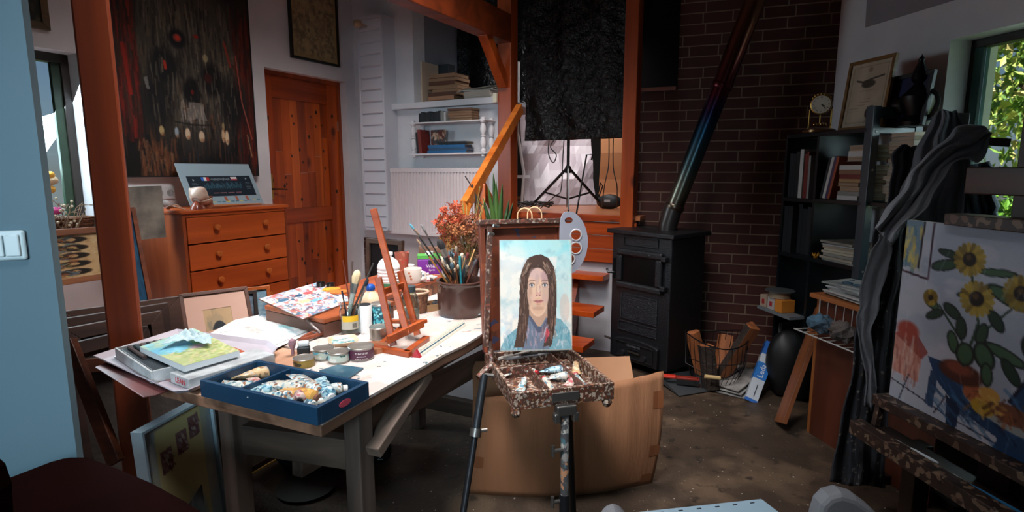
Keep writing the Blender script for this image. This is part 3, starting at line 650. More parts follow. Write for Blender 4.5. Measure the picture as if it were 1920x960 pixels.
G().tube([(-.03,-.02,.19),(.03,-.03,.19)], .008, 8).build('latch', M('6a6660', .35, .8), ad)
# flue pipe
cx = Vector((sw*.62, sdp*.55, ztop)); base = SM_ @ cx; bu = base
pu = Py(1263, 392, bu.y); pt = Py(1416, 0, 3.62); dirp = (pt-pu)
fm = bpy.data.materials.new('tempered_steel'); fm.use_nodes = True; n = fm.node_tree.nodes; L = fm.node_tree.links; b = n['Principled BSDF']
b.inputs['Metallic'].default_value = 1; b.inputs['Roughness'].default_value = .3; tc = n.new('ShaderNodeTexCoord'); sp = n.new('ShaderNodeSeparateXYZ'); L.new(tc.outputs['Object'], sp.inputs[0])
no = n.new('ShaderNodeTexNoise'); no.inputs['Scale'].default_value = 6; L.new(tc.outputs['Object'], no.inputs[0])
mm = n.new('ShaderNodeMath'); mm.operation = 'MULTIPLY_ADD'; mm.inputs[1].default_value = .15; L.new(no.outputs[0], mm.inputs[0]); L.new(sp.outputs[2], mm.inputs[2])
mr = n.new('ShaderNodeMapRange'); mr.inputs[1].default_value = ztop+.05; mr.inputs[2].default_value = ztop+2.05; L.new(mm.outputs[0], mr.inputs[0])
r = n.new('ShaderNodeValToRGB'); cols = [(0,'54443c'),(.08,'6a5448'),(.14,'7c7a6c'),(.24,'4c6266'),(.33,'28506a'),(.39,'2c2c4e'),(.44,'5c2430'),(.52,'9a4a2a'),(.62,'b06c38'),(1,'8a6a40')]
for i, (p_, c_) in enumerate(cols):
    e_ = r.color_ramp.elements[0] if i == 0 else (r.color_ramp.elements[1] if i == 1 else r.color_ramp.elements.new(.5)); e_.position = p_; e_.color = (*H(c_), 1)
L.new(mr.outputs[0], r.inputs[0]); L.new(r.outputs[0], b.inputs[0])
fp = thing('flue_pipe', 'slanting steel stove pipe tempered blue, copper and gold from heat', 'stove pipe', (0,0,0))
pend = pt+dirp.normalized()*1.2; mid = pu+dirp*.62
G().tube([Vector((bu.x, bu.y, ztop)), Vector((bu.x,bu.y,ztop+.03)), pu+Vector((0,0,.02))], .062, 24).build('elbow', M('4a4644', .35, .8), fp, smooth=True)
G().tube([pu-dirp.normalized()*.02, mid], .058, 28).build('pipe', fm, fp, smooth=True); G().tube([mid-dirp.normalized()*.02, pend], .062, 28).build('pipe', fm, fp, smooth=True)
for q_ in (pu+dirp*.02, mid): G().tube([q_-dirp.normalized()*.03, q_-dirp.normalized()*.024, q_, q_+dirp.normalized()*.006], [.0635,.066,.066,.0635], 28).build('ring', fm, fp, smooth=True)
# ---- chest of drawers
c_fl = Py(340, 396, 3.3); wdt = Pw(537, 383, c_fl, AD)[1]; hD = c_fl.z
MD = loc(Vector((c_fl.x, c_fl.y, 0)), AD, AN); dd = .44
dwd = (Vector((c_fl.x, c_fl.y, 0))-A0).dot(AN)-.01
CW = wood('b55420', '8e3a12', 'x', 5, .35, stretch=18); CWZ = wood('8e4420', '6e2c10', 'z', 5, .35, stretch=10)
cd = thing('chest_of_drawers', 'orange pine chest of drawers against the white wall below the dark painting', 'chest of drawers', MD)
G().box(0, .02, 0, dwd, 0, hD-.02).box(wdt-.02, wdt, 0, dwd, 0, hD-.02).box(.02, wdt-.02, dwd-.01, dwd, .02, hD-.02).build('carcass', CWZ, cd, bevel=.002)
G().box(.02, wdt-.02, .0, .02, hD-.04, hD-.02).build('front_rail', CW, cd); G().box(.02, wdt-.02, 0, .02, .0, .06).build('plinth', CW, cd)
G().box(-.008, wdt+.008, -.012, dwd, hD-.02, hD).build('top', CW, cd, bevel=.004)
zs_ = [hD-.04]+[Pw(345, v, c_fl, AD)[0].z for v in (447, 499)]; st_ = zs_[1]-zs_[2]
z = hD-.04; i = 0
while z > .12:
    zl = z-st_ if z-st_ > .1 else .062
    d_ = G().box(.024, wdt-.024, -.004, .018, zl+.004, z-.004).build('drawer', CW, cd, bevel=.003)
    for x_ in (wdt*.27, wdt*.74): G().lathe([(.0,.034),(.016,.032),(.021,.024),(.018,.014),(.01,.008),(.009,-.002)], 16, m=0).build('knob', wood('b86428','8e4014','x'), d_, smooth=True).matrix_basis = TR((x_, -.002, (zl+z)/2+.01)) @ Matrix.Rotation(math.pi/2, 4, 'X')
    z = zl
# ---- radiator
pr = B0-AD*.12; tR = lambda u, v: Pw(u, v, pr, BD)[1]; r0, r1 = tR(723, 380), tR(906, 380)
rz1, rz0 = Pw(723, 316, pr, BD)[0].z, Pw(723, 437, pr, BD)[0].z
rd = thing('radiator', 'white ribbed panel radiator on the wall under the small white shelf', 'radiator', loc(pr, BD, BN))
WR = M('d6c8c8', .4)
g = G(); N = 31; wv = (r1-r0-.03)/N
prof = []
for k in range(N):
    x = r0+.015+k*wv; prof += [(x, .0), (x+wv*.3, .0), (x+wv*.42, .012), (x+wv*.88, .012)]
prof.append((r1-.015, 0))
vs = [(x, y, rz0+.03) for x, y in prof]+[(x, y, rz1-.03) for x, y in prof]; m_ = len(prof)
g.add(vs, [(i, i+1, m_+i+1, m_+i) for i in range(m_-1)])
g.box(r0, r1, -.001, .014, rz0, rz0+.03).box(r0, r1, -.001, .014, rz1-.03, rz1).box(r0, r0+.015, -.001, .014, rz0+.03, rz1-.03).box(r1-.015, r1, -.001, .014, rz0+.03, rz1-.03)
g.build('front_panel', WR, rd)
G().box(r0, r1, .015, .08, rz0+.01, rz1-.01).build('body', WR, rd, bevel=.004)
g = G()
for k in range(40): g.box(r0+.01+k*(r1-r0-.02)/40, r0+.01+(k+.6)*(r1-r0-.02)/40, .01, .08, rz1-.004, rz1+.004)
g.build('top_grille', WR, rd)
for x_ in (r0+.15, r1-.15): G().box(x_-.015, x_+.015, .08, .12, rz0+.06, rz1-.06).build('bracket', WR, rd)
# ---- wall bookshelf with turned posts
ps_ = B0-AD*.17; tS = lambda u, v: Pw(u, v, ps_, BD)[1]; s0_, s1_ = tS(768, 230), tS(905, 230)
sz1, sz0 = Pw(830, 227, ps_, BD)[0].z, Pw(780, 288, ps_, BD)[0].z
FS = loc(ps_, BD, BN)
sh = thing('wall_shelf', 'small white two tier shelf with turned posts fixed above the radiator', 'shelf', FS)
WS = M('dcd8da', .5)
sdp_ = .165
for z_ in (sz1, sz0): G().box(s0_-.01, s1_+.02, 0, sdp_, z_-.012, z_).build('board', WS, sh, bevel=.004)
for x_ in (s0_+.02, s1_-.01):
    for y_ in (.022, sdp_-.02):
        H_ = sz1-sz0; pf = [(.012,0),(.02,.02),(.012,.05),(.017,.07),(.021,.11),(.014,.16),(.01,.18),(.018,.2),(.01,.22),(.014,.25),(.021,.3),(.016,.34),(.01,.36),(.018,.38),(.012,1)]
        pts = [(r_*1.05, sz0+H_*t_) for r_, t_ in zip([.015,.022,.022,.012,.02,.024,.018,.012,.022,.012,.018,.024,.02,.012,.022,.022,.015], [0,.03,.08,.12,.2,.3,.42,.47,.5,.53,.58,.7,.8,.88,.92,.97,1])]
        G().lathe([(.001, sz0-.035),(.014, sz0-.03),(.016, sz0-.014)], 12, (x_, y_, 0)).lathe(pts, 14, (x_, y_, 0)).lathe([(.018, sz1),(.018, sz1+.012),(.013, sz1+.018),(.001, sz1+.022)], 12, (x_, y_, 0)).build('turned_post', WS, sh, smooth=True)
# ---- niche content under the radiator
g = G().box(n0-.1, n1+.1, .3, .34, nz0-.1, nz1+.1); o = g.build('wall_niche_back', M('141212', .9)); o.matrix_basis = FB; struct(o)
g = G().box(n0, n0+.02, .0, .3, nz0, nz1).box(n1-.1, n1, .0, .3, nz0, nz1).box(n0, n1, .12, .16, (nz0+nz1)/2-.01, (nz0+nz1)/2+.012)
o = g.build('trim_7', BRICK); o.matrix_basis = FB; struct(o)
# ---- dark cardboard sheet, curved, standing behind the easel
def cardboard():
    P0, P1 = Pz(880, 925, 0), Pz(1222, 905, 0); ax = (P1-P0).normalized(); L = (P1-P0).length; nn = Vector((-ax.y, ax.x, 0))
    hl, hr_ = Pw(892, 745, P0, ax)[0].z, Pw(1250, 702, P0+nn*-.04, ax)[0].z
    Mx = Matrix((ax, nn, Vector((0,0,1)))).transposed().to_4x4(); Mx.translation = P0
    t = thing('cardboard_box', 'flattened brown cardboard box standing bowed on the floor behind the portrait easel', 'cardboard box', Mx)
    CB = M('9a6a48', .8, h2='8a5c3e', scale=4, bump=.25, bscale=90, stretch=(1,1,.05))
    bow = lambda a, b: -.045*math.sin(math.pi*b)*(.4+.6*a)-.06*math.sin(math.pi*a)+.003*math.sin(a*60)*b
    hz_ = lambda a: hl+(hr_-hl)*a
    G().grid(lambda a, b: (a*L+.03*b*a+.02*b*(1-a), bow(a, b), hz_(a)*b), 48, 16).build('front_sheet', CB, t, smooth=True, solid=.006)
    for a0, b0, b1 in ((.0,.8,.93),(.0,.3,.42),(.94,.72,.86),(.94,.3,.4),(.92,.04,.12)):
        G().grid(lambda a, b: ((a0+.06*a)*L+.03*(b0+(b1-b0)*b), bow(a0+.06*a, b0+(b1-b0)*b)-.005, hz_(a0)*(b0+(b1-b0)*b)), 2, 2).build('tape_patch', M('7c4c30', .35), t)
    a = Pw(1180, 668, P0+nn*.35, ax); b = Pw(885, 670, P0+nn*.35, ax)
    G().grid(lambda q, r_: (b[1]+(a[1]-b[1])*q, .35-.3*(1-r_), .1+(a[0].z-.1)*r_), 20, 6).build('back_flap', M('b08260', .8, h2='a07454', scale=4), t, solid=.006, label='paler back flap')
cardboard()
# ---- table
TN = Pz(602, 793, .75); TE = Vector((.42, .907, 0)).normalized(); TW = Vector((-.907, .42, 0)).normalized()
TL, TWD = 1.58, .98
MT = Matrix((TE, TW, Vector((0,0,1)))).transposed().to_4x4(); MT.translation = Vector((TN.x, TN.y, 0))
tb = thing('work_table', 'old trestle table with a paint-stained pale board top crowded with art supplies', 'table', MT)
OLD = wood('6e5c50', '3e322c', 'x', 7, .7, bump=.4); OLDZ = wood('66564c', '362c28', 'z', 7, .7, bump=.4); OLDY = wood('544438', '2c221c', 'y', 7, .7, bump=.4)
def topmat():
    m = M('c6bab4', .6, h2='ae9c92', scale=4, bump=.15, bscale=50).copy(); n = m.node_tree.nodes; L = m.node_tree.links; b = n['Principled BSDF']
    src = b.inputs['Base Color'].links[0].from_socket; tc = n.new('ShaderNodeTexCoord')
    for sc, lo, hi, col, am in ((30, .68, .7, '2e5a66', .9), (45, .71, .73, '3a3436', .9), (22, .7, .73, 'b06a5a', .6), (7, .56, .62, 'd8d2d0', .7)):
        no = n.new('ShaderNodeTexNoise'); no.inputs['Scale'].default_value = sc; no.inputs['Detail'].default_value = 2; L.new(tc.outputs['Object'], no.inputs[0])
        r = n.new('ShaderNodeMapRange'); r.inputs[1].default_value = lo; r.inputs[2].default_value = hi; r.inputs[4].default_value = am; L.new(no.outputs[0], r.inputs[0])
        mx = n.new('ShaderNodeMix'); mx.data_type = 'RGBA'; L.new(r.outputs[0], mx.inputs[0]); L.new(src, mx.inputs[6]); mx.inputs[7].default_value = (*H(col), 1); src = mx.outputs[2]
    L.new(src, b.inputs['Base Color']); return m
rg = random.Random(5)
edge = [(x*TL/14, rg.uniform(-.006, .006)) for x in range(15)]
poly = edge+[(TL, TWD), (.36, TWD), (.24, .74), (0, .60)]
G().prism(poly, .712, .742).build('table_top', wood('9a7058', '5c4030', 'x', 6, .6, bump=.4), tb, bevel=.003)
G().prism([(x+.004 if i == 0 else x, y-.002) for i, (x, y) in enumerate(edge)]+[(TL, .72), (.42, .70), (.40, .34), (.0, .34)], .742, .75).build('cover_board', topmat(), tb, label='pale stained cover board')
G().prism([(.0,.345),(.398,.345),(.41,.96),(.37,.96),(.25,.73),(.0,.59)], .742, .7455).build('bare_board', wood('c09a80', '96684e', 'x', 5, .5), tb)
G().box(.5, TL-.06, .1, .135, .64, .712).build('apron', OLD, tb, bevel=.003)
def leg(x, y, h=.71): return G().bar((x, y, 0), (x, y, h), .055, .06, (1,0,0)).build('leg', OLDZ, tb, bevel=.004)
for x, ya, yb_ in ((.2, .06, .46), (1.4, .1, .69)):
    leg(x, ya); leg(x-.08*(x < 1), yb_)
G().bar((.2, .085, .56), (.13, .5, .56), .04, .09).build('crossbar', OLDY, tb, bevel=.003)
G().bar((.2, .085, .2), (.13, .5, .2), .04, .08).build('crossbar', OLDY, tb, bevel=.003)
G().bar((1.4, .1, .16), (1.4, .7, .16), .04, .08).build('crossbar', OLDY, tb, bevel=.003)
G().bar((.2, .02, .575), (.50, .04, .70), .035, .06, (0,1,0)).build('brace', OLD, tb, bevel=.004)
G().bar((.18, .28, .50), (1.42, .3, .42), .04, .1).build('long_rail', OLD, tb, bevel=.003)
# ---- portrait and french easel (box easel)
fz = .69; bfl = Pz(963, 738, fz); bfr = Pz(1137, 712, fz); ew = .33; ex = Vector((math.cos(math.radians(15.5)), math.sin(math.radians(15.5)), 0))
bbl = Pz(914, 652, fz); dpt = .395
ME = frame((bfl.x, bfl.y, 0), ex)
ez = thing('field_easel', 'paint-crusted wooden box easel on metal tripod legs holding the portrait', 'easel', ME)
CR = splat('4a3226', ['8a6044','6a3a28','7a7068','a89888','4a4a34','5a2c22','34424a'], 150, .5, .5)
CR2 = splat('4a3026', ['7a5c4c','9a8c80','5a3a30','7c4434'], 130, .5, .4)
hb = .055
bx_ = G().box(0, ew, 0, .012, fz-hb, fz).box(0, ew, dpt-.012, dpt, fz-hb, fz).box(0, .012, .012, dpt-.012, fz-hb, fz).box(ew-.012, ew, .012, dpt-.012, fz-hb, fz).box(.012, ew-.012, .012, dpt-.012, fz-hb, fz-hb+.008)
bx_ = bx_.build('paint_box', CR, ez, bevel=.002)
G().box(ew*.36, ew*.36+.006, .012, dpt*.62, fz-hb+.008, fz-.008).box(ew*.72, ew*.72+.006, .012, dpt-.012, fz-hb+.008, fz-.008).box(.012, ew*.72, dpt*.62, dpt*.62+.006, fz-hb+.008, fz-.01).build('divider', CR2, bx_)
# lid behind, tilted slightly
lidL = 0.02; la = math.radians(8)
LM = Matrix.Translation((0, dpt, fz)) @ Matrix.Rotation(-la, 4, 'X')
ltl = Py(925, 415, bbl.y+.05); lh = (ltl.z-fz)/math.cos(la)*.99
g = G(); g.T = LM; g.box(0, .02, 0, .035, 0, lh).box(ew-.02, ew, 0, .035, 0, lh).box(.02, ew-.02, 0, .035, lh-.02, lh).box(.02, ew-.02, .028, .034, 0, lh-.02)
lid = g.build('lid', splat('6a3018', ['7a3c20','6a3018','7a3820','5a2c1a','3a3a54','7a4630'], 40, .5, .35), ez, bevel=.002)
g = G(); g.T = LM; g.box(-.004, ew+.004, -.012, .045, lh-.004, lh+.014).build('top_bar', CR2, lid, bevel=.002)
# hardware
CH = M('8a8884', .35, .9)
hx = ew*.5
G().box(hx-.045, hx+.045, -.006, 0, fz-.04, fz-.012).build('latch_plate', CH, bx_, bevel=.002)
def leg_tube(name, pts, r, mat):
    return G().tube(pts, r, 12).build(name, mat, ez, smooth=True)
LP_ = splat('4a4a4c', ['8a8884','b08060','a8a8a0','5a5a58','4a6a72','2c2a2a'], 70, .4, .6)
l1 = leg_tube('leg', [(hx, .0, fz-hb-.02), (hx-.005, -.02, .34)], .0135, LP_); leg_tube('leg_lower', [(hx-.005,-.02,.35),(hx-.012,-.05,.0)], .017, M('26282c', .4, .6))
G().box(hx-.032, hx+.032, -.02, .012, fz-hb-.028, fz-hb+.004).box(hx-.04, hx-.02, -.02, .006, fz-hb-.05, fz-hb-.02).box(hx+.02, hx+.04, -.02, .006, fz-hb-.05, fz-hb-.02).build('hinge_bracket', CH, ez, bevel=.004)
for z_ in (.5, .33): G().tube([(hx-.015,-.02,z_),(hx-.045,-.02,z_)], .006, 8).tube([(hx-.045,-.02,z_-.018),(hx-.045,-.02,z_+.018)], .006, 8).build('wing_nut', CH, ez, smooth=True)
for (px, pz) in ((.01, fz-hb), (ew-.02, fz-hb)): G().lathe([(.0,-.028),(.01,-.024),(.017,-.01),(.014,0)], 10, (px, .01, pz)).build('corner_foot', CR, ez, smooth=True)
inv = ME.inverted()
def eL(u, v, y): return inv @ Py(u, v, y)
a, b = eL(908, 702, 1.86), eL(868, 965, 1.68)
leg_tube('leg', [a, a.lerp(b, .45)], .014, M('34383c', .4, .7)); leg_tube('leg_lower', [a.lerp(b, .42), b.lerp(a, -.12)], .011, M('26282c', .4, .6))
G().tube([a.lerp(b, .40), a.lerp(b, .46)], .019, 12).build('clamp_ring', CH, ez, smooth=True)
G().tube([a.lerp(b,.42), a.lerp(b,.42)+Vector((.04,0,0))], .006, 8).build('wing_nut', CH, ez)
G().tube([a, a+Vector((.03,-.02,0))], .006, 8).build('wing_nut', CH, ez)
kk = eL(921, 672, 1.90); G().tube([eL(918,640,1.91), kk, eL(920,685,1.89), eL(896,708,1.85)], [.008,.012,.014,.01], 8).build('side_bracket', CR2, ez)
c, d = eL(1066, 740, 1.90), eL(1075, 965, 2.0); leg_tube('leg', [c, d.lerp(c, -.05)], .012, M('1a1b1e', .4, .6))
G().bar(eL(918,425,1.98), eL(911,650,1.90), .016, .02, (0,1,0)).build('side_arm', CR2, ez)
# wingnuts at top left of lid
for u, v in ((935, 425), (926, 440)): G().tube([eL(u,v,1.93), eL(u-10,v-2,1.92)], .006, 8).build('wing_nut', CH, ez)
# the portrait canvas
yb = (bbl.y+bfl.y)/2+.06
pbl, pbr, ptl = Py(938, 659, yb), Py(1073, 656, yb+.02), Py(929, 450, yb+.05)
pw = (pbr-pbl).length; phh = (ptl-pbl).length
MP = frame(pbl, pbr-pbl, Vector((-.0, (ptl-pbl).y, (ptl-pbl).z)).normalized()); 
AW, AH = 170, 238; A = Art(AW, AH, 'c4dcde', 21)
A.mottle('e8e2d8', 5, 4, .38, .55).mottle('80c8d0', 4, 3, .54, .68, .9).mottle('e4e0d8', 8, 5, .5, .62, .7).mottle('e8dccc', 6, 5, .48, .62, .7).mottle('9ab0c0', 9, 8, .56, .7, .5)
A.ell(.5,.05,.5,.12,'8ed6d8',al=.6).ell(.9,.3,.12,.25,'98d4d8',al=.5).ell(.12,.45,.2,.25,'e0dcd0',al=.7,soft=.6).ell(.85,.5,.16,.2,'dcdcd2',al=.6,soft=.6).ell(.2,.15,.18,.1,'dcded6',al=.6,soft=.6)
A.ell(.9,.62,.07,.13,'d0b0a0',al=.5)
A.poly([(.0,.98),(.08,.88),(.2,.81),(.34,.75),(.5,.73),(.72,.70),(.84,.72),(.97,.82),(1,.98),(1,1),(0,1)], '5a8e9c', .8).mottle('88b0b8', 9, 8, .6, .75, .4)
A.strokes(50, (.03,.84,.3,.97), (.02,.08), (.006,.012), ['3e7484','88b4bc','c0b8c0'], (60,120), .6)
A.strokes(40, (.7,.76,.98,.95), (.02,.08), (.006,.014), ['4a8a9a','86b4bc','dcd4d4'], (60,120), .6)
A.strokes(40, (.02,.9,.9,1), (.02,.06), (.004,.01), ['d8b0b0','d0c8cc','9aa4b4'], (0,180), .5)
# hair back
HR = ['4a352c','5c4034','38281f','745444','8a6a58']
A.poly([(.5,.14),(.58,.135),(.68,.17),(.755,.25),(.785,.36),(.79,.5),(.785,.62),(.77,.74),(.74,.86),(.70,.97),(.56,.97),(.6,.7),(.4,.7),(.36,.86),(.30,.97),(.19,.97),(.25,.8),(.275,.62),(.28,.45),(.29,.32),(.33,.24),(.41,.16)], '46322a')
# neck and clothes
A.poly([(.40,.60),(.66,.60),(.66,.72),(.6,.78),(.47,.78),(.41,.7)], 'b8937c')
A.poly([(.34,.72),(.42,.68),(.5,.78),(.56,.79),(.64,.70),(.7,.75),(.68,.99),(.3,.99)], '6a7484').strokes(40, (.36,.76,.66,.97), (.04,.12), (.005,.012), ['8a8ea0','5a6476','b0a4b0','a88a94'], (75,105), .7)
A.poly([(.37,.67),(.43,.69),(.52,.78),(.58,.79),(.67,.69),(.69,.73),(.58,.84),(.52,.84)], '55586a')
# face
A.ell(.53,.455,.155,.2,'d8b29a',soft=.06).ell(.53,.53,.135,.165,'dab498',soft=.08).ell(.53,.60,.09,.075,'d2a88c',soft=.2)
A.ell(.64,.46,.06,.14,'b9988a',soft=.6,al=.6).ell(.42,.5,.03,.1,'b48c78',soft=.8,al=.7).ell(.5,.31,.09,.05,'c8a8a4',soft=.5,al=.7).ell(.62,.33,.05,.05,'a8848a',soft=.6,al=.6).ell(.52,.36,.03,.05,'b89890',al=.6,soft=.5)
A.ell(.53,.62,.08,.018,'b8907a',soft=.6,al=.7).ell(.46,.52,.045,.03,'d8ac98',soft=.7,al=.7).ell(.62,.53,.04,.03,'c8a094',soft=.7,al=.6)
for ex_, s_ in ((.445, -1), (.625, 1)):
    A.ell(ex_,.408,.042,.024,'8a6a62',soft=.5,al=.6).ell(ex_,.412,.033,.013,'d4ccc8',soft=.25).ell(ex_,.411,.015,.0125,'3c4048',soft=.2).ell(ex_+.004,.408,.004,.003,'e8e8e8')
    A.line([(ex_-.038,.409),(ex_-.015,.398),(ex_+.018,.398),(ex_+.038,.409)],.0045,'3c2a28')
    A.line([(ex_-.05*s_*-1 if 0 else ex_-.05,.378),(ex_-.01,.366),(ex_+.045,.372)],.006,'6a4c42',.8)
A.line([(.515,.40),(.508,.46),(.50,.49)],.007,'b08a7c',.6).line([(.555,.42),(.56,.47),(.566,.49)],.008,'a07a74',.6)
A.ell(.532,.492,.035,.018,'d0a090',soft=.4).ell(.512,.503,.01,.005,'7a4c44').ell(.556,.503,.01,.005,'7a4c44').ell(.535,.445,.009,.035,'dcbcaa',soft=.6,al=.8)
A.poly([(.465,.553),(.5,.545),(.53,.549),(.56,.544),(.605,.551),(.56,.556),(.5,.557)],'a86868').poly([(.475,.556),(.54,.558),(.6,.554),(.57,.572),(.52,.574)],'bc7c78')
A.line([(.462,.552),(.5,.557),(.56,.556),(.61,.550)],.003,'7a4040').ell(.535,.585,.03,.008,'b08674',soft=.6,al=.6)
# hair front strands
A.poly([(.5,.14),(.53,.22),(.45,.25),(.40,.32),(.385,.45),(.38,.58),(.40,.68),(.38,.8),(.33,.97),(.2,.97),(.26,.7),(.28,.45),(.3,.3),(.38,.18)], '4c372d')
A.poly([(.5,.14),(.6,.14),(.7,.2),(.77,.33),(.79,.5),(.78,.7),(.72,.95),(.6,.97),(.64,.8),(.66,.68),(.675,.55),(.68,.42),(.66,.32),(.61,.25),(.53,.22)], '4a362e')
for bx0, bx1, by0, by1, an in ((.27,.37,.28,.88,(88,97)),(.69,.78,.26,.85,(86,95)),(.36,.44,.2,.26,(112,125)),(.6,.66,.2,.25,(55,65))):
    A.strokes(70, (bx0,by0,bx1,by1), (.05,.12), (.003,.007), HR+['a88c7a','2c201a','9a7a68'], an, .75)
A.strokes(26, (.58,.74,.7,.86), (.08,.16), (.004,.007), ['8a7884','b09aa4','6a4c50','c0a8ac'], (95,115), .8)
A.strokes(14, (.64,.80,.69,.88), (.04,.09), (.005,.009), ['c83a44','d85a60','a83848'], (95,115), .9)
A.strokes(60, (0,0,1,.7), (.02,.06), (.004,.008), ['e0ecea','8cd0d4','f0e8dc','b8dcdc'], (0,180), .25)
A.line([(0,0),(1,0),(1,1),(0,1),(0,0)], .012, 'b09a88', .6)
pt_ = thing('portrait_painting', 'oil portrait of a woman with long brown hair on the box easel', 'painting', MP)
canvas('canvas', A, pw, phh, pt_, th=.014, x0=0)
# ---- palette hanging at right of the portrait
def palette():
    c = Py(1085, 455, 2.12); t = thing('oval_palette', 'pale grey wooden palette with finger holes hooked behind the portrait', 'palette', frame(c, (1,.15,0)))
    R = []
    for i in range(40):
        a = 2*math.pi*i/40; r_ = 1+.0*math.cos(a); x = .055*math.cos(a)+.03*math.sin(a)**2*(1 if math.cos(a) > 0 else .6)-.02; z = .118*math.sin(a); R.append((x-.045*(z/.118)**2, z))
    import bmesh as bm_
    cur = bpy.data.curves.new('palette', 'CURVE'); cur.dimensions = '2D'; cur.fill_mode = 'BOTH'; cur.extrude = .003
    holes = [R, [(-.04+.016*math.cos(a), .085+.012*math.sin(a)) for a in np.linspace(0, 2*math.pi, 16, endpoint=False)]]
    for (hx_, hz_, rr) in ((-.012,.03,.021),(-.012,-.02,.022),(-.035,-.062,.02)): holes.append([(hx_+rr*math.cos(a), hz_+rr*math.sin(a)) for a in np.linspace(0, 2*math.pi, 20, endpoint=False)])
    for pl_ in holes:
        sp_ = cur.splines.new('POLY'); sp_.points.add(len(pl_)-1)
        for p_, (x, y) in zip(sp_.points, pl_): p_.co = (x, y, 0, 1)
        sp_.use_cyclic_u = True
    to = bpy.data.objects.new('tmp', cur); COL.objects.link(to); me = bpy.data.meshes.new_from_object(to.evaluated_get(bpy.context.evaluated_depsgraph_get())); bpy.data.objects.remove(to)
    me.transform(RX90); me.materials.clear(); me.materials.append(M('a8a8b2', .5, h2='9898a4', scale=8)); o = bpy.data.objects.new('board', me); COL.objects.link(o); o.parent = t
    for (hx_, hz_, rr) in ((-.012,.03,.021),(-.012,-.02,.022),(-.035,-.062,.02)):
        g = G(); g.tube([(hx_+rr*math.cos(a), -.004, hz_+rr*math.sin(a)) for a in np.linspace(0, 2*math.pi, 25)], .003, 6).build('rim', M('c8c4c4', .4), t, smooth=True)
palette()
# ---- big dark painting on wall A
pTL = Pw(207, 0, A0+AN*.04, AD); pR_ = Pw(483, 330, A0+AN*.04, AD); pL_ = Pw(238, 328, A0+AN*.04, AD)
bw = pR_[1]-pL_[1]; bz0 = (pR_[0].z+pL_[0].z)/2; bh = bw*1.42
A = Art(210, 298, '1c1a1c', 5)
yy = lambda v: 1-(1-v)     # helper kept simple
A.mottle('3a2a20', 3, 4, .45, .65, .8).mottle('0e0e10', 4, 3, .5, .62, .9)
f = lambda x, y: (x, .30+y*.70)      # photograph shows the lower 70 percent
A.ell(.5,.42,.44,.44,'4a443a',soft=.4,al=.9)
A.strokes(260, (.0,.1,.14,.75), (.05,.25), (.003,.009), ['6a1810','8a2014','2a1410','4a140e','3a2a20'], (86,94), .7)
A.strokes(200, (.84,.1,1,.9), (.05,.3), (.003,.01), ['5a160e','3a120c','6a2416','241010'], (86,94), .7)
A.strokes(420, (.15,.08,.85,.6), (.05,.2), (.003,.009), ['4a463e','5c564a','2a2826','141416','3a3c34','6a5c48','7a7264','1a1c20'], (84,96), .6)
A.strokes(260, (.12,.55,.9,.98), (.05,.2), (.003,.01), ['16161a','24262c','3a2a20','4e3424','5c3c28','101012'], (86,94), .7)
A.strokes(120, (.1,.82,.35,.98), (.03,.1), (.004,.012), ['6a4028','7a4a30','54301c','8a6448'], (80,100), .6)
A.ell(.31,.47,.10,.08,'121316',soft=.5,al=.9).ell(.66,.51,.085,.085,'100f12',soft=.5,al=.9).ell(.5,.585,.065,.075,'0e0e10',soft=.4).ell(.42,.33,.06,.045,'14151a',soft=.4).ell(.25,.64,.11,.13,'0e0f12',soft=.8,al=.8).ell(.82,.62,.12,.13,'0e0f12',soft=.8,al=.8).strokes(120,(.2,.38,.85,.7),(.04,.14),(.003,.007),['5a5448','6a6458','2a2826','141416','7a705c'],(84,96),.6)
A.line([(.315,.45),(.32,.48)],.012,'a83020').ell(.63,.50,.03,.025,'3a1410',soft=.6).ell(.5,.58,.012,.012,'5c1410').ell(.42,.325,.03,.02,'7a3a30').ell(.422,.325,.016,.012,'c03828').ell(.56,.3,.02,.01,'8a241a')
A.line([(.05,.4),(.075,.62)],.014,'8a2014').line([(.87,.36),(.9,.6),(.97,.8)],.006,'a05040',.8).line([(.78,.3),(.82,.42)],.012,'a03424',.7)
A.poly([(.47,.63),(.56,.63),(.6,.72),(.52,.71),(.44,.73)],'77706a',.8).strokes(60,(.4,.62,.58,.72),(.03,.08),(.003,.006),['8a8078','5c5a58','a09488'],(80,100),.7)
A.line([(.36,.735),(.5,.745),(.62,.74)],.008,'14120f',.7)
for x, y, wd_, hh_, c_ in ((.255,.78,.017,.022,'a89468'),(.36,.785,.014,.024,'8a98a4'),(.44,.79,.019,.028,'c4ae94'),(.545,.80,.022,.028,'c0aa90'),(.72,.79,.014,.035,'b89c7c'),(.75,.80,.016,.038,'c8b090'),(.725,.74,.01,.02,'8a7854')):
    A.ell(x,y,wd_,hh_,c_,soft=.3).ell(x+.005,y+.02,wd_*.8,.01,'8a5c3c',soft=.6,al=.6)
A.poly([(.165,.54),(.19,.53),(.2,.59),(.18,.59)],'8a8a88',.7).line([(.93,.78),(.96,.9)],.005,'a88c68',.8).ell(.62,.4,.02,.02,'b8ac7c',al=.6)
bp_ = thing('skull_painting', 'large dark painting of a grimacing face with streaks of red above the chest of drawers', 'painting', FA @ Matrix.Translation((pL_[1], -.045, bz0)))
canvas('canvas', A, bw, bh, bp_, th=.04, x0=0)
G().box(-.008,0,-.004,.044,0,bh).box(bw,bw+.008,-.004,.044,0,bh).box(-.008,bw+.008,-.004,.044,-.008,0).build('edge_strip', M('15161a', .5), bp_)
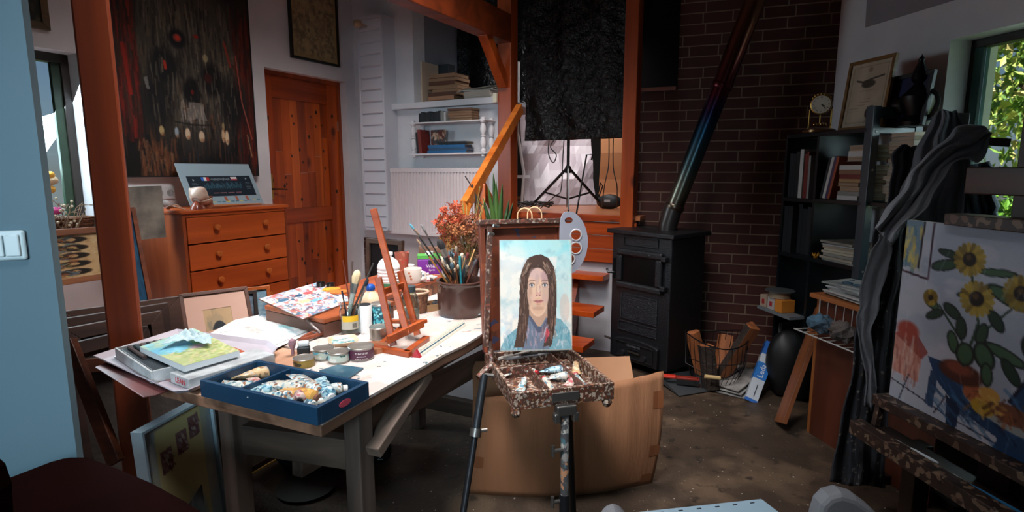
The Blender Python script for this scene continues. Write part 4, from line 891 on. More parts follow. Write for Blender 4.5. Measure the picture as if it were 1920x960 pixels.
# ---- framed pictures
def picture(name, label, cat, Mx, w_, h_, fw, fd, fmat, art=None, matc=None, mb=0, group=None, flat=None):
    t = thing(name, label, cat, Mx, group)
    g = G()
    for pl_ in ([(0,0),(w_,0),(w_-fw,fw),(fw,fw)], [(w_,0),(w_,h_),(w_-fw,h_-fw),(w_-fw,fw)], [(w_,h_),(0,h_),(fw,h_-fw),(w_-fw,h_-fw)], [(0,h_),(0,0),(fw,fw),(fw,h_-fw)]):
        g.add([(x,0,z) for x,z in pl_]+[(x,fd,z) for x,z in pl_], [(0,1,2,3),(7,6,5,4),(0,4,5,1),(1,5,6,2),(2,6,7,3),(3,7,4,0)])
    g.build('frame', fmat, t, bevel=.002)
    if mb: 
        a, b = fw, fw+mb
        g = G().box(a, w_-a, fd*.4, fd*.6, a, b).box(a, w_-a, fd*.4, fd*.6, h_-b, h_-a).box(a, b, fd*.4, fd*.6, b, h_-b).box(w_-b, w_-a, fd*.4, fd*.6, b, h_-b); g.build('mount', matc, t)
    i = fw+mb
    if art: canvas('picture', art, w_-2*i, h_-2*i, t, y=fd*.5, x0=i, z0=i)
    elif flat: G().box(i, w_-i, fd*.5, fd*.6, i, h_-i).build('picture', flat, t)
    G().box(fw*.5, w_-fw*.5, fd*.7, fd*.85, fw*.5, h_-fw*.5).build('backing', M('5a4634', .8), t)
    return t
# gold-brown abstract above the door
a0 = Pw(548, 107, A0+AN*.03, AD); a1 = Pw(638, 120, A0+AN*.03, AD); zt_ = a0[0].z+.95
A = Art(120, 150, '8a7858', 33); A.mottle('a08c64', 12, 9, .45, .6).mottle('6e6048', 20, 16, .5, .65, .8).mottle('b09a70', 30, 25, .55, .7, .6).line([(0,0),(1,0),(1,1),(0,1),(0,0)],.05,'a0824e',.6)
picture('abstract_picture', 'mottled ochre picture in a thin black frame above the pine door', 'picture', FA @ Matrix.Translation((a0[1], -.03, min(a0[0].z, a1[0].z))), a1[1]-a0[1], (a1[1]-a0[1])*1.35, .02, .025, M('16140f', .4), A)
# small dark picture top left
a0 = Pw(55, 50, A0+AN*.03, AD); a1 = Pw(96, 57, A0+AN*.03, AD)
A = Art(60, 80, '24221c', 8); A.mottle('4a4030', 6, 5, .5, .65)
picture('small_picture', 'small dark picture in an old gold frame above the left window', 'picture', FA @ Matrix.Translation((a1[1]-.4, -.03, a0[0].z)), .4, .5, .035, .03, wood('6a5230', '3a2c18', 'x'), A)
# pictures leaning between table and chest of drawers
c = Py(352, 612, 2.55); d = Py(484, 584, 2.75); A = Art(130, 100, 'a88c68', 14); A.mottle('8c7a60', 4, 4, .4, .6, .7).mottle('5a5c50', 3, 5, .6, .7, .4)
A.ell(.5,.62,.30,.34,'141a20',soft=.08).strokes(60,(.28,.34,.72,.7),(.04,.1),(.006,.012),['0e1218','1c242c','2a3038'],(0,180),.8).ell(.5,.95,.2,.3,'8a5a40',soft=.1)
MXp = frame(c-Vector((0,0,.06)), d-c, (-.35*.879, .35, 1)); 
pwid = (d-c).length; ptop = Py(350, 573, 2.6)
picture('framed_drawing', 'portrait drawing of a dark-haired head in a pink mount, leaning behind the table', 'picture', frame(Vector((c.x,c.y,c.z-.26)), Vector((d.x-c.x, d.y-c.y, 0)), (-.3,.32,1)), pwid, .42, .018, .02, wood('5a3424', '3a2014', 'x'), A, M('b89484', .8), .075)
c2 = Py(362, 566, 2.95); d2 = Py(507, 536, 3.15); A = Art(90, 80, '7898a8', 17); A.mottle('a8b4b8', 4, 4).mottle('5a7c90', 5, 5, .5, .65)
picture('blue_picture', 'blue grey picture with a narrow orange wooden frame leaning against the drawers', 'picture', frame(Vector((c2.x,c2.y,.42)), Vector((d2.x-c2.x, d2.y-c2.y, 0)), (-.1,.12,1)), (d2-c2).length, (c2.z-.42)+.045, .02, .02, wood('c0682c', '8a4014', 'x'), A)
A = Art(60,60,'6a7c8a',19).mottle('3a4450',4,4)
c3 = Py(366, 600, 2.85)
picture('dark_picture', 'narrow dark framed picture between the pink mounted drawing and the blue picture', 'picture', frame(Vector((c3.x,c3.y,.5)), Vector((d2.x-c2.x, d2.y-c2.y, 0)), (-.1,.12,1)), (d2-c2).length*.78, (Py(480,545,3.0).z-.5), .02, .02, M('2a2422', .5), A)
# ---- works leaning at the far left below the window
A = Art(150, 130, 'b89a70', 41); A.mottle('a08054', 6, 8, .45, .6).mottle('c8b088', 12, 14, .5, .65, .6)
rr = random.Random(3)
for k in range(5):
    y = .12+k*.19
    A.ell(.66,y,.2,.075,'3a2a1c',soft=.15).ell(.74,y,.08,.05,'181410',soft=.2).ell(.66,y,.06,.035,'b08a60',soft=.3)
    A.strokes(40,(.1,y-.08,.62,y+.08),(.05,.16),(.008,.018),['5c6a70','8a5a38','2a2420','9a8a58','6a3424','a87a50','3a4a58','18140f'],(-30,30),.85)
A.strokes(80,(.0,.0,.35,1),(.05,.16),(.008,.02),['7a7468','4a3c30','8a5230','2a221c','9a8c70'],(0,180),.8)
c = Py(60, 560, 2.5); d = Py(232, 590, 2.62)
zl_ = Py(105, 458, 2.45).z
picture('saints_painting', 'painting of a row of haloed robed figures turned sideways, leaning under the left window', 'painting', frame(Vector((Py(70,520,2.55).x, 2.42, .82)), Vector((AD.x, AD.y, 0)), (-.12,.06,1)), .40, zl_-.82+.05, .03, .025, wood('a0663a', '74442a', 'x'), A)
A = Art(90, 120, '1c4a68', 43); A.mottle('245c7c', 8, 6, .45, .6).mottle('12344c', 12, 9, .5, .65, .7)
c = Py(291, 572, 2.95)
picture('blue_board', 'deep blue picture in a thin reddish frame between the post and the chest', 'picture', frame(Vector((Py(235,500,2.85).x, 2.85, .55)), Vector((c.x-Py(235,500,2.85).x, c.y-2.85, 0)), (-.2,.06,1)), (Vector((c.x,c.y,0))-Vector((Py(235,500,2.85).x, 2.85, 0))).length, .62, .022, .02, wood('8a4a2c', '5a2c18', 'x'), A)
o = G().box(0,.2,0,.06,0,.3).build('carton', M('9a968c', .8, h2='5e5c58', scale=9)); q_ = Py(243, 445, 3.12); o.matrix_basis = frame((q_.x, q_.y, q_.z-.02), AD); tag(o, 'grey mottled carton behind the timber post beside the chest of drawers', 'box')
# stacked dark frames (backs) behind the post
FR = wood('4a342c', '2a1c18', 'x', 6, .5); FR2 = wood('3a2822', '1e1412', 'x', 6, .5)
labs = ['dark brown canvas frame at the back of the stack behind the timber post', 'second dark frame of the stack behind the timber post, chipped pale edge', 'dark frame with a chipped gilt edge in front of the stack', 'low wide brown frame at the bottom of the stack behind the post']
pa_ = [(118, 556, 348, 588, 2.38, .04), (118, 572, 330, 598, 2.30, .035), (130, 590, 322, 612, 2.22, .03), (120, 610, 300, 650, 2.14, .03)]
for i, (u0, v0, u1, v1, y_, fd) in enumerate(pa_):
    a = Py(u0, v0, y_-.16); b = Py(u1, v1, y_+.13); b.z = a.z = (a.z+b.z)/2; L_ = (b-a).length
    zb_ = .08+.02*i; hh_ = a.z-zb_
    picture('canvas_frame', labs[i], 'frame', frame((a.x, a.y, zb_), Vector((b.x-a.x, b.y-a.y, 0)), (-.10,.08,1)), L_, hh_, .05, fd, FR if i % 2 == 0 else FR2, flat=M('4a3e36', .9, h2='3a302a', scale=6, bump=.2))
a = Py(128, 640, 2.0); b = Py(218, 868, 1.85)
o = G().bar((0,0,0), (b-a), .05, .03, (0,1,0)).build('wooden_batten', wood('5a2e18', '381a0c', 'x'), bevel=.003); o.matrix_basis = TR(a); tag(o, 'brown wooden batten leaning diagonally left of the timber post', 'batten')
# basket with dried twigs on the sill
q_ = Pw(165, 452, A0+AN*.02, AD); t = thing('wicker_basket', 'brown wicker basket on the sill of the left window', 'basket', FA @ Matrix.Translation((q_[1]-.10, .06, wz0)))
wk = M('7a4c2c', .7, h2='3c2214', scale=60, bump=.8, bscale=120)
g = G()
for k in range(7): g.lathe([(.125+.004*k+.006*(k%2), .012*k),(.132+.004*k, .012*k+.006),(.125+.004*k, .012*k+.012)], 28, sx=1.3, sy=.6)
g.lathe([(.001,.002),(.125,.002)], 28, sx=1.3, sy=.6).build('weave', wk, t, smooth=True)
random.seed(9); q2 = Pw(112, 450, A0+AN*.04, AD)
t = thing('dried_twigs', 'tangle of pale dried twigs and seed heads before the left window', 'dried plants', FA @ Matrix.Translation((q2[1], -.03, wz0)))
g = G()
for k in range(60):
    a = random.uniform(0, 6.28); p0 = Vector((random.uniform(-.09,.09), random.uniform(-.02,.03), .0)); p1 = p0+Vector((math.cos(a)*.06, math.sin(a)*.03, random.uniform(.05,.16))); p2 = p1+Vector((random.uniform(-.06,.06), random.uniform(-.03,.03), random.uniform(-.02,.05)))
    g.tube([p0, p1, p2], .0022, 4)
g.build('twigs', M('7a6450', .8), t)
g = G()
for k in range(40): g.ball((random.uniform(-.1,.1), random.uniform(-.04,.04), random.uniform(.03,.2)), .008, n=5)
g.build('seed_heads', M('b8a890', .8), t)['kind'] = 'stuff'
# cloth tulips
for (u, v, c_, nm) in ((96,330,'d8a23c','yellow'),(103,340,'c8b090','cream'),(98,357,'d09a38','orange yellow'),(110,397,'c83c86','pink')):
    q_ = Pw(u, v, A0+AN*.02, AD); t = thing('tulip', {'yellow':'yellow tulip, uppermost in the left window','cream':'cream tulip just below the yellow one in the left window','orange yellow':'orange yellow tulip below the cream one in the left window','pink':'pink tulip low in the left window above the twigs'}[nm], 'flower', FA @ Matrix.Translation((q_[1]-.02, -.0, q_[0].z)) @ Matrix.Rotation(math.radians(78), 4, 'Y'))
    g = G()
    for k in range(5):
        g.T = Matrix.Rotation(k*1.2566, 4, 'Z'); g.ball((.009,0,.0), .016, .02, .045, 8)
    g.T = Matrix(); g.build('petals', M(c_, .6), t, smooth=True)
    G().tube([(0,0,-.04),(.03,0,-.12),(.1,.0,-.2)], .003, 6).build('stem', M('3c5a30', .6), t)
# ================================================================== THINGS ON THE TABLE
def CRV(pts, n=6):
    P_ = [Vector(p) for p in pts]; out = []
    for i in range(len(P_)-1):
        p0, p1, p2, p3 = P_[max(i-1, 0)], P_[i], P_[i+1], P_[min(i+2, len(P_)-1)]
        for k in range(n):
            t_ = k/n; out.append(.5*((2*p1)+(p2-p0)*t_+(2*p0-5*p1+4*p2-p3)*t_**2+(3*p1-p0-3*p2+p3)*t_**3))
    return out+[P_[-1]]
ZT = .7505
def stand(u, vb, vt, wpx, z=ZT):
    """upright round thing: front-bottom pixel, top pixel, width in pixels -> centre, radius, height"""
    p = Pz(u, vb, z); r = wpx/2*p.y/F*1.0; c = Vector((p.x*(1+r/p.y), p.y+r, z)); top = Py(u, vt, c.y); return c, r, max(.005, top.z-z)
def quadthing(name, label, cat, px, z, th, mat, solid_=True, group=None, bevel=.0015):
    P_ = [Pz(u, v, z+th) for u, v in px]; c = sum(P_, Vector())/len(P_); t = Vector((c.x, c.y, z))
    poly = [(p.x-t.x, p.y-t.y) for p in P_]
    ar = sum(poly[i][0]*poly[(i+1)%len(poly)][1]-poly[(i+1)%len(poly)][0]*poly[i][1] for i in range(len(poly)))
    if ar < 0: poly = poly[::-1]
    o = G().prism(poly, 0, th).build(name, mat, bevel=bevel); o.matrix_basis = TR(t); tag(o, label, cat, group); return o
def rectM(pL, pR, z):      # frame on a horizontal plane with x from pL to pR
    a, b = Pz(*pL, z), Pz(*pR, z); return frame(a, b-a), (b-a).length
# tray with boards
TRY = M('b0a8b0', .6, h2='9a949c', scale=6)
trp = [(175, 668), (325, 734), (352, 732), (508, 668), (520, 652), (505, 640), (332, 618)]
quadthing('dark_board', 'thin dark sheet with a red edge jutting out under the grey tray', 'board', [(178,688),(268,744),(292,740),(372,712),(300,640)], ZT, .004, M('2c2826', .4, h2='6a2a24', scale=5))
tr = thing('paper_tray', 'pale grey tray with three reddish pictures, overhanging the table under the stacked boxes', 'tray', Pz(335, 680, ZT+.006))
P_ = [Pz(u, v, ZT+.02) for u, v in trp]; cc = sum(P_, Vector())/len(P_); inner = [cc+(p-cc)*.93 for p in P_]
g = G(); n_ = len(P_); zb_ = ZT+.008
vs = [(p.x, p.y, ZT+.022) for p in P_]+[(p.x, p.y, zb_) for p in inner]; g.add(vs, [tuple(range(n_, 2*n_))]+[(i, (i+1)%n_, n_+(i+1)%n_, n_+i) for i in range(n_)])
g.build('tray_body', TRY, tr, world=True, solid=.003)
for (u, v) in ((292,697),(311,707),(327,713)):
    o = Pz(u, v, ZT+.0105); G().box(-.022,.022,-.013,.013,0,.0015).build('reddish_picture', M('6a3a3e', .6, h2='a89090', scale=60), tr).matrix_basis = tr.matrix_basis.inverted() @ TR(o, -.55)
G().grid(lambda a, b: tuple(Pz(213+80*a+40*b*0+12*b, 668+45*a-4*b, ZT+.013+.012*math.sin(a*3.1)*b)), 8, 3).build('loose_sheet', M('c8d4dc', .6), tr, world=True)
# white pastel box with dark trays
def openbox(name, label, cat, pL, pR, depth, z, h, mat, wall_=.006, inmat=None):
    Mx, L_ = rectM(pL, pR, z+h); Mx.translation.z = z
    t = thing(name, label, cat, Mx)
    g = G().box(0,L_,0,wall_,0,h).box(0,L_,depth-wall_,depth,0,h).box(0,wall_,wall_,depth-wall_,0,h).box(L_-wall_,L_,wall_,depth-wall_,0,h).box(wall_,L_-wall_,wall_,depth-wall_,0,.004)
    g.build('box_body', mat, t, bevel=.001); return t, Mx, L_
WB = M('b8bcbc', .7, h2='8c8e90', scale=20)
t, Mx, L_ = openbox('pastel_box', 'open white cardboard box with a dark tray of pastel sticks on the grey tray', 'box', (215,652), (282,697), .22, ZT+.0105, .035, WB)
G().box(.012, L_-.012, .012, .208, .012, .03).build('dark_tray', M('20262a', .5), t, bevel=.002)
cols = ['3a2a28','2a3a40','5a4a44','1e2428','4a3a3c','6a5a50','2e3e4a']
for k in range(9): G().tube([(.03, .03+k*.018, .036), (L_*.55, .03+k*.018, .036)], .006, 8).build('pastel_stick', M(cols[k%7], .8), t)
Mx2, L2 = rectM((318,692), (357,707), ZT+.05); Mx2.translation.z = ZT+.0105
t = thing('printed_box', 'flat white box lid with red printing under the little landscape canvas', 'box', Mx2); dB = .26
G().box(0, .1, 0, dB, 0, .03).build('box_body', WB, t, bevel=.002)
text('LEAN', .022, TR((.055, -.0008, .015)) @ RX90, M('b03a44', .6), t); text('LEAN', .018, Matrix.Translation((.1008, .17, .015)) @ Matrix.Rotation(math.pi/2, 4, 'Z') @ RX90, M('b03a44', .6), t)
# little landscape canvas on top
def flatart(name, label, px4, z, th, art, side='c8ccce', dz=0):
    """canvas lying flat: px4 = front-left, front-right, back-right, back-left of its face"""
    P_ = [Pz(u, v, z+th) for u, v in px4]; o = P_[0]; t = thing(name, label, 'painting', Vector((o.x, o.y, z)))
    me_n = (art.w, art.h); nw, nh = me_n
    T0 = [Vector((p.x-o.x, p.y-o.y, th)) for p in P_]
    def fn(a, b): return tuple((T0[0]*(1-a)+T0[1]*a)*(1-b)+(T0[3]*(1-a)+T0[2]*a)*b)
    oo = canvas('face', art, 1, 1, t, x0=0)
    co = np.empty(len(oo.data.vertices)*3); oo.data.vertices.foreach_get('co', co); co = co.reshape(-1, 3)
    new = np.array([fn(c[0], c[2]) for c in co]); oo.data.vertices.foreach_set('co', new.ravel().astype(np.float32)); oo.data.update()
    g = G(); poly = [(p.x, p.y) for p in T0]; g.prism(poly, 0, th-.0006); g.build('stretcher', M(side, .7), t); return t
A = Art(120, 90, '6aa8c0', 52)
A.mottle('8cc4d0', 4, 4, .45, .6).poly([(0,.5),(.4,.62),(1,.45),(1,1),(0,1)],'a8a868',.85).mottle('b8bc8c',6,8,.5,.65,.6)
A.strokes(120,(.1,.55,1,1),(.04,.12),(.008,.018),['98a850','c0b880','7a9450','c8b494','8a8c60'],(-20,20),.8).ell(.62,.55,.12,.06,'c8a0a8',soft=.6).ell(.7,.4,.08,.1,'6c9a58',soft=.7,al=.8)
A.strokes(40,(.0,.0,.5,.5),(.05,.12),(.01,.02),['5a9cb8','a0d0d8','70b0b0'],(-30,30),.6)
flatart('landscape_canvas', 'small canvas painted with blue sky and yellow green field, lying on the boxes', [(345,686),(449,657),(365,616),(262,650)], ZT+.048, .018, A)
zt_ = ZT+.0665; c = Pz(358, 645, zt_); cf_ = crumple(17, .02, 160)
o = G().grid(lambda a, b: ((a-.5)*.14*(1-.3*b), (b-.5)*.085+.02*math.sin(a*5), .001+max(0,(cf_(a*.12, b*.1)-.012))*1.1+.028*math.exp(-((a-.5)**2+(b-.5)**2)*7)*(.6+.4*abs(math.sin(a*13+b*7)))), 30, 24).build('crumpled_tissue', M('b8c8c8', .8, h2='98acb0', scale=30), smooth=False, solid=.0015); o.matrix_basis = TR(c, .3); tag(o, 'crumpled white paper tissue lying on the little landscape canvas', 'tissue')
# watercolour paper stack
for i, (h_, lb) in enumerate((('b8c8d4','lowest blue-edged sheet of the watercolour paper stack'),('7ea4c4','blue sheet in the middle of the watercolour paper stack'),('dcdcda','white sheet just under the top watercolour'))):
    dx = (0, -3, 4)[i]; 
    quadthing('paper_sheet', lb+' on the table', 'paper', [(396+dx,633),(500+dx*2,659-i),(600-dx,617),(492,590+i)], ZT+.002*i, .0016, M(h_, .7), group='watercolour papers')
A = Art(130, 100, 'dcdcd8', 61); A.ell(.35,.55,.2,.09,'c4aca4',ang=10,soft=.5).ell(.35,.55,.12,.04,'d8bcb4',ang=10,soft=.5).strokes(60,(.3,.2,.9,.5),(.05,.15),(.01,.025),['a8c0c8','90b4bc','c0ccd0','7c98a4'],(10,40),.5).strokes(30,(.1,.5,.6,.7),(.04,.1),(.005,.01),['8c8484','a89c98'],(0,30),.5)
A.ell(.65,.2,.12,.06,'7cc0c4',soft=.8,al=.7).ell(.85,.55,.1,.05,'a0ccd4',soft=.8,al=.7)
flatart('watercolour_sketch', 'pale watercolour sketch with a flesh-toned shape, topmost sheet of the paper stack', [(398,628),(498,654),(592,614),(490,592)], ZT+.0065, .0015, A, 'e0e0de')
quadthing('paper_sheet', 'white sheet poking out at the far left of the watercolour stack', 'paper', [(388,628),(470,612),(487,590),(440,600)], ZT+.0088, .0012, M('e0e0de', .7), group='watercolour papers')
quadthing('wood_strip', 'short red-brown wooden strip beside the little landscape canvas', 'wood strip', [(432,655),(470,668),(474,664),(438,650)], ZT+.0235, .006, M('a04c30', .5))
# blue box of tubes
BL = M('163a54', .4, h2='12304a', scale=6); BLI = M('0e2030', .5)
bN = Pz(594, 762, ZT+.05); bL_ = Pz(374, 710, ZT+.05); bR_ = Pz(672, 710, ZT+.05)
xv = (bN-bL_); bw_ = xv.length; MB_ = frame((bL_.x, bL_.y, ZT), xv); bd_ = (bR_-bN).length
bb = thing('tube_box', 'dark blue shallow wooden box full of used paint tubes at the front of the table', 'box', MB_)
hB = .046
g = G().box(0,bw_,0,.012,0,hB).box(0,bw_,bd_-.012,bd_,0,hB).box(0,.012,.012,bd_-.012,0,hB).box(bw_-.012,bw_,.012,bd_-.012,0,hB)
g.build('box_wall', BL, bb, bevel=.0015); G().box(.012,bw_-.012,.012,bd_-.012,0,.006).build('box_bottom', BLI, bb)
G().box(bw_*.33,bw_*.33+.008,.012,bd_-.012,.006,hB-.003).build('divider', BL, bb)
t_ = G(); t_.T = Matrix.Translation((bw_+.0006, bd_*.5, hB*.5)) @ Matrix.Rotation(math.pi/2, 4, 'Y'); t_.lathe([(.0,0),(.011,0),(.011,.001),(0,.001)], 20, sx=.8, sy=1.9); t_.build('oval_badge', M('b84658', .4), bb, label='pink oval badge')
# paint tubes
TSM = [splat('b8b4a8', ['8a9ca0','c8b8a0','7a4c38','4a6a78','d0ccc4','3a3430'], 150, .4, .45, .15), splat('a8b4b0', ['5c8494','d8d4c8','8c5c40','2c4c5c','2a2624'], 130, .4, .5, .15), splat('c0a078', ['d8c0a0','8a6a4c','a89c90'], 110, .4, .4, .15),
       splat('b09a90', ['a85058','d0b8b0','6c5048'], 130, .4, .5, .15), splat('8fb0b8', ['4c7c90','c8d0d0','2e4e60'], 130, .4, .5, .15), splat('c09048', ['a87838','d8b060','7a5838'], 60, .4, .4, .15)]
CAPM = {'white': M('d0ccc8', .4), 'black': M('1c1c20', .4), 'red': M('b83038', .4), 'grey': M('8a8e90', .4), 'brown': M('7a5040', .4)}
def tube(pos, L_, r, rz, tm, cap, label, where, tilt=0, roll=0, group=None):
    Mx = Matrix.Translation(pos) @ Matrix.Rotation(rz, 4, 'Z') @ Matrix.Rotation(tilt, 4, 'Y') @ Matrix.Rotation(roll, 4, 'X')
    t = thing('paint_tube', label, 'paint tube', Mx, group); n = 14; g = G(); N = 9; vs = []
    for i in range(N+1):
        f_ = i/N; fl = min(1, f_*1.35); rx = r*(.12+.88*fl); ry = r*(1.35-.35*fl)
        for k in range(n):
            a = 2*math.pi*k/n; vs.append((f_*L_, ry*math.cos(a)*(1+.05*math.sin(f_*23+k)), rx*math.sin(a)*(1+.08*math.sin(f_*17+k*2))))
    vs += [(L_+.006, r*.5*math.cos(2*math.pi*k/n), r*.5*math.sin(2*math.pi*k/n)) for k in range(n)]
    fs = [(i*n+k, i*n+(k+1)%n, (i+1)*n+(k+1)%n, (i+1)*n+k) for i in range(N+1) for k in range(n)]+[tuple(range(n-1,-1,-1)), tuple((N+1)*n+k for k in range(n))]
    g.add(vs, fs).build('tube_body', tm, t, smooth=True)
    G().tube([(L_+.004,0,0),(L_+.016,0,0)], [r*.55, r*.6], 12).build('cap', CAPM[cap], t, smooth=True); return t
def inbox(fx, fy, z): p = MB_ @ Vector((fx*bw_, fy*bd_, z)); return p
base = math.atan2(xv.y, xv.x)
TB = [(.05,.45,.022,.08,.016,2.2-.9,2,'brown','fat tan tube at the back left of the blue box'),(.07,.2,.02,.07,.014,.5,1,'black','pale tube with a black cap in the left compartment of the blue box'),
      (.14,.62,.018,.09,.011,-.3,3,'red','pink-red tube in the left compartment of the blue box'),(.05,.12,.012,.06,.011,.1,4,'grey','grey blue tube in the front left corner of the blue box'),
      (.32,.28,.022,.05,.017,.3,4,'grey','short blue tube against the divider of the blue box'),(.38,.50,.03,.10,.019,.0,0,'white','large cream stained tube in the middle of the blue box'),
      (.42,.12,.02,.09,.016,.25,1,'brown','cream tube with a brown and white cap near the front of the blue box'),(.44,.86,.032,.15,.018,-.45,1,'grey','long pale blue tube along the back of the blue box'),
      (.66,.75,.04,.10,.016,-.5,4,'white','blue white crumpled tube at the back right of the blue box'),(.60,.12,.02,.085,.015,.35,4,'grey','pale blue tube with a grey cap at the front right of the blue box'),
      (.56,.40,.032,.095,.014,-.1,5,'brown','ochre yellow tube right of the middle of the blue box'),(.76,.2,.02,.06,.013,.7,0,'white','small white tube in the front right corner of the blue box'),
      (.6,.6,.03,.09,.013,-.8,3,'black','rusty stained tube under the pale ones in the blue box'),(.74,.50,.03,.06,.014,.9,1,'white','pale tube leaning at the right wall of the blue box')]
for fx, fy, z, L_, r_, rz, k, cap, lb in TB: tube(inbox(fx, fy, z+.004), L_*1.2, r_*1.2, base+rz, TSM[k], cap, lb, '', tilt=random.uniform(-.05,.12), roll=random.uniform(-.4,.4), group='paint tubes in the blue box')
# tubes and bits in the easel box
def inez(x, y, z): return ME @ Vector((x*.96, y*.96, z))
eb = math.radians(15.5); fl_ = fz-hb+.02
EB = [(.05,.10,.07,.012,1.1,1,'white','white tube at the front left of the easel box'),(.03,.26,.08,.013,.3,0,'grey','cream stained tube at the back left of the easel box'),(.10,.30,.07,.011,-.9,0,'red','white tube with a red cap in the easel box'),
      (.15,.07,.08,.013,1.5,0,'red','upright cream tube with a red cap beside the divider of the easel box'),(.19,.20,.06,.016,-.5,0,'red','pale tube with a round red cap in the centre of the easel box'),(.17,.27,.09,.014,-.4,4,'white','pale blue tube in the centre of the easel box'),
      (.22,.1,.08,.012,.9,3,'red','dark red stained tube at the front of the easel box'),(.27,.06,.08,.012,1.6,1,'white','slim pale tube in the right compartment of the easel box'),(.29,.2,.08,.012,1.2,2,'brown','tan tube in the right compartment of the easel box')]
for x, y, L_, r_, rz, k, cap, lb in EB: tube(inez(x, y, fl_), L_, r_, eb+rz, TSM[k], cap, lb, '', tilt=-.1, group='paint tubes in the easel box')
for i, (x, y, rz, c_, lb) in enumerate(((.13,.36,.1,'8c8c90','grey palette knife lying across the back of the easel box'),(.2,.37,-.05,'3c3632','dark rag-wrapped brush at the back of the easel box'),(.09,.34,.4,'b0a8a0','pale scraper at the back of the easel box'))):
    o = G().prism([(0,0),(.07,-.008),(.12,0),(.07,.008)], 0, .004).tube([(-.06,0,.002),(0,0,.002)], .006, 8).build('palette_tool', M(c_, .4)); o.matrix_basis = TR(inez(x, y, fz-.012+.008*i), eb+rz); tag(o, lb, 'tool')
# flat blue tray right of the box
quadthing('glass_plate', 'thin blue green glass plate behind the blue box corner', 'plate', [(598,694),(648,712),(682,689),(634,683)], ZT, .006, M('3a5c6c', .15, h2='2c4c5c', scale=10))
# tins
def tin(u, vb, vt, w_, label, body, inner, lab=None, txt=None, ptex=None, cat='tin'):
    c, r, h = stand(u, vb, vt, w_); t = thing('tin_can', label, cat, TR(c, math.atan2(-c.y, -c.x)+math.pi/2))
    G().lathe([(r*.96,0),(r,.003),(r*.985,.006),(r*.985,h-.005),(r*1.02,h-.002),(r*1.0,h),(r*.93,h),(r*.93,h*.35),(.0,h*.35)], 36).build('can', body, t, smooth=True)
    G().lathe([(0,h*.6),(r*.92,h*.6)], 30).build('contents', inner, t)
    G().lathe([(r*1.0,h-.003),(r*1.035,h-.0005),(r*1.0,h+.001),(r*.95,h)], 36).build('rim', M('a8a29a', .35, .8), t, smooth=True)
    if lab: G().lathe([(r*.992,.006),(r*.992,h-.007)], 36).build('label', lab, t, smooth=True)
    if txt:
        for s_, z_, sz, cc_ in txt:
            n = len(s_)
            for i, ch in enumerate(s_):
                if ch == ' ': continue
                a = (i-(n-1)/2)*sz*.72/r-math.pi/2
                text(ch, sz, Matrix.Rotation(a, 4, 'Z') @ Matrix.Translation((r*.998, 0, z_*h)) @ Matrix.Rotation(math.pi/2, 4, 'Z') @ RX90, cc_, t, 'letter', .0003)
    return t, r, h
WL = M('d8d2cc', .5)
tin(678, 679, 648, 50, 'low purple tuna tin with white curved lettering on the table', M('8a8480', .35, .7), M('2c2e30', .5), M('4c2238', .45), [('TUNCZYK', .62, .0085, WL), ('NATURALNY', .38, .0045, WL), ('W SOSIE WLASNYM', .2, .0035, WL)])
tin(571, 692, 670, 42, 'open gold food tin, nearest the blue box', M('8a7a44', .3, .8), M('3c4440', .4), splat('8c7434', ['d0a840','2c3020','a08838'], 60, .35, .5))
tin(608, 678, 652, 42, 'tin smeared with blue paint, left of the pale one', M('8c8a80', .4, .6), M('4a8898', .3), splat('a0a89c', ['3c7488','5a9cac','c0c0b4','28506a'], 60, .4, .55))
tin(636, 684, 658, 42, 'pale tin streaked with blue and green paint, left of the purple tin', M('8c8a80', .4, .6), M('3a7080', .3), splat('b4bcb0', ['4c8494','7ab0b4','d0d0c8','2c5c54'], 60, .4, .5))
tin(635, 611, 586, 34, 'light blue tin behind the jar of brushes', M('6a9aa8', .4, .3), M('3a3430', .6))
t_leaf, r_, h_ = tin(716, 622, 568, 37, 'tall tin printed with turquoise leaves behind the tabletop easel', M('b0aca4', .4, .6), M('5a5248', .6), splat('1e5a68', ['3c98a4','58b0b8','184450','88c8c8','2a7480'], 130, .45, .7, .1))
tin(712, 640, 612, 38, 'small plain metal tin between the legs of the tabletop easel', M('9a968e', .3, .9), M('4a4038', .5))
# square foil tub
c, r, h = stand(644, 655, 636, 58); t = thing('foil_tub', 'small square white tub with fluted sides and blue paint inside', 'tub', TR(c, .4))
g = G(); n = 40
sq = lambda a, R: (R*math.copysign(abs(math.cos(a))**.5, math.cos(a)), R*math.copysign(abs(math.sin(a))**.5, math.sin(a)))
rows = [(r*.62,0),(r*.66,.002),(r*.9,h*.95),(r*1.0,h),(r*.98,h+.001),(r*.86,h*.92),(r*.6,.004)]
vs = []
for R, z in rows:
    for k in range(n): x, y = sq(2*math.pi*k/n, R*(1+(.015 if k%2 else -.015)*(z < h*.94))); vs.append((x, y, z))
g.add(vs, [(i*n+k, i*n+(k+1)%n, (i+1)*n+(k+1)%n, (i+1)*n+k) for i in range(len(rows)-1) for k in range(n)]+[tuple((len(rows)-1)*n+k for k in range(n))]).build('tub', M('c4a88c', .4), t, smooth=True)
G().add([(*sq(2*math.pi*k/n, r*.78), h*.6) for k in range(n)], [tuple(range(n))]).build('paint', splat('c8ccc4', ['4a8c94','8cb8b4','2e6468'], 90, .3, .6), t)
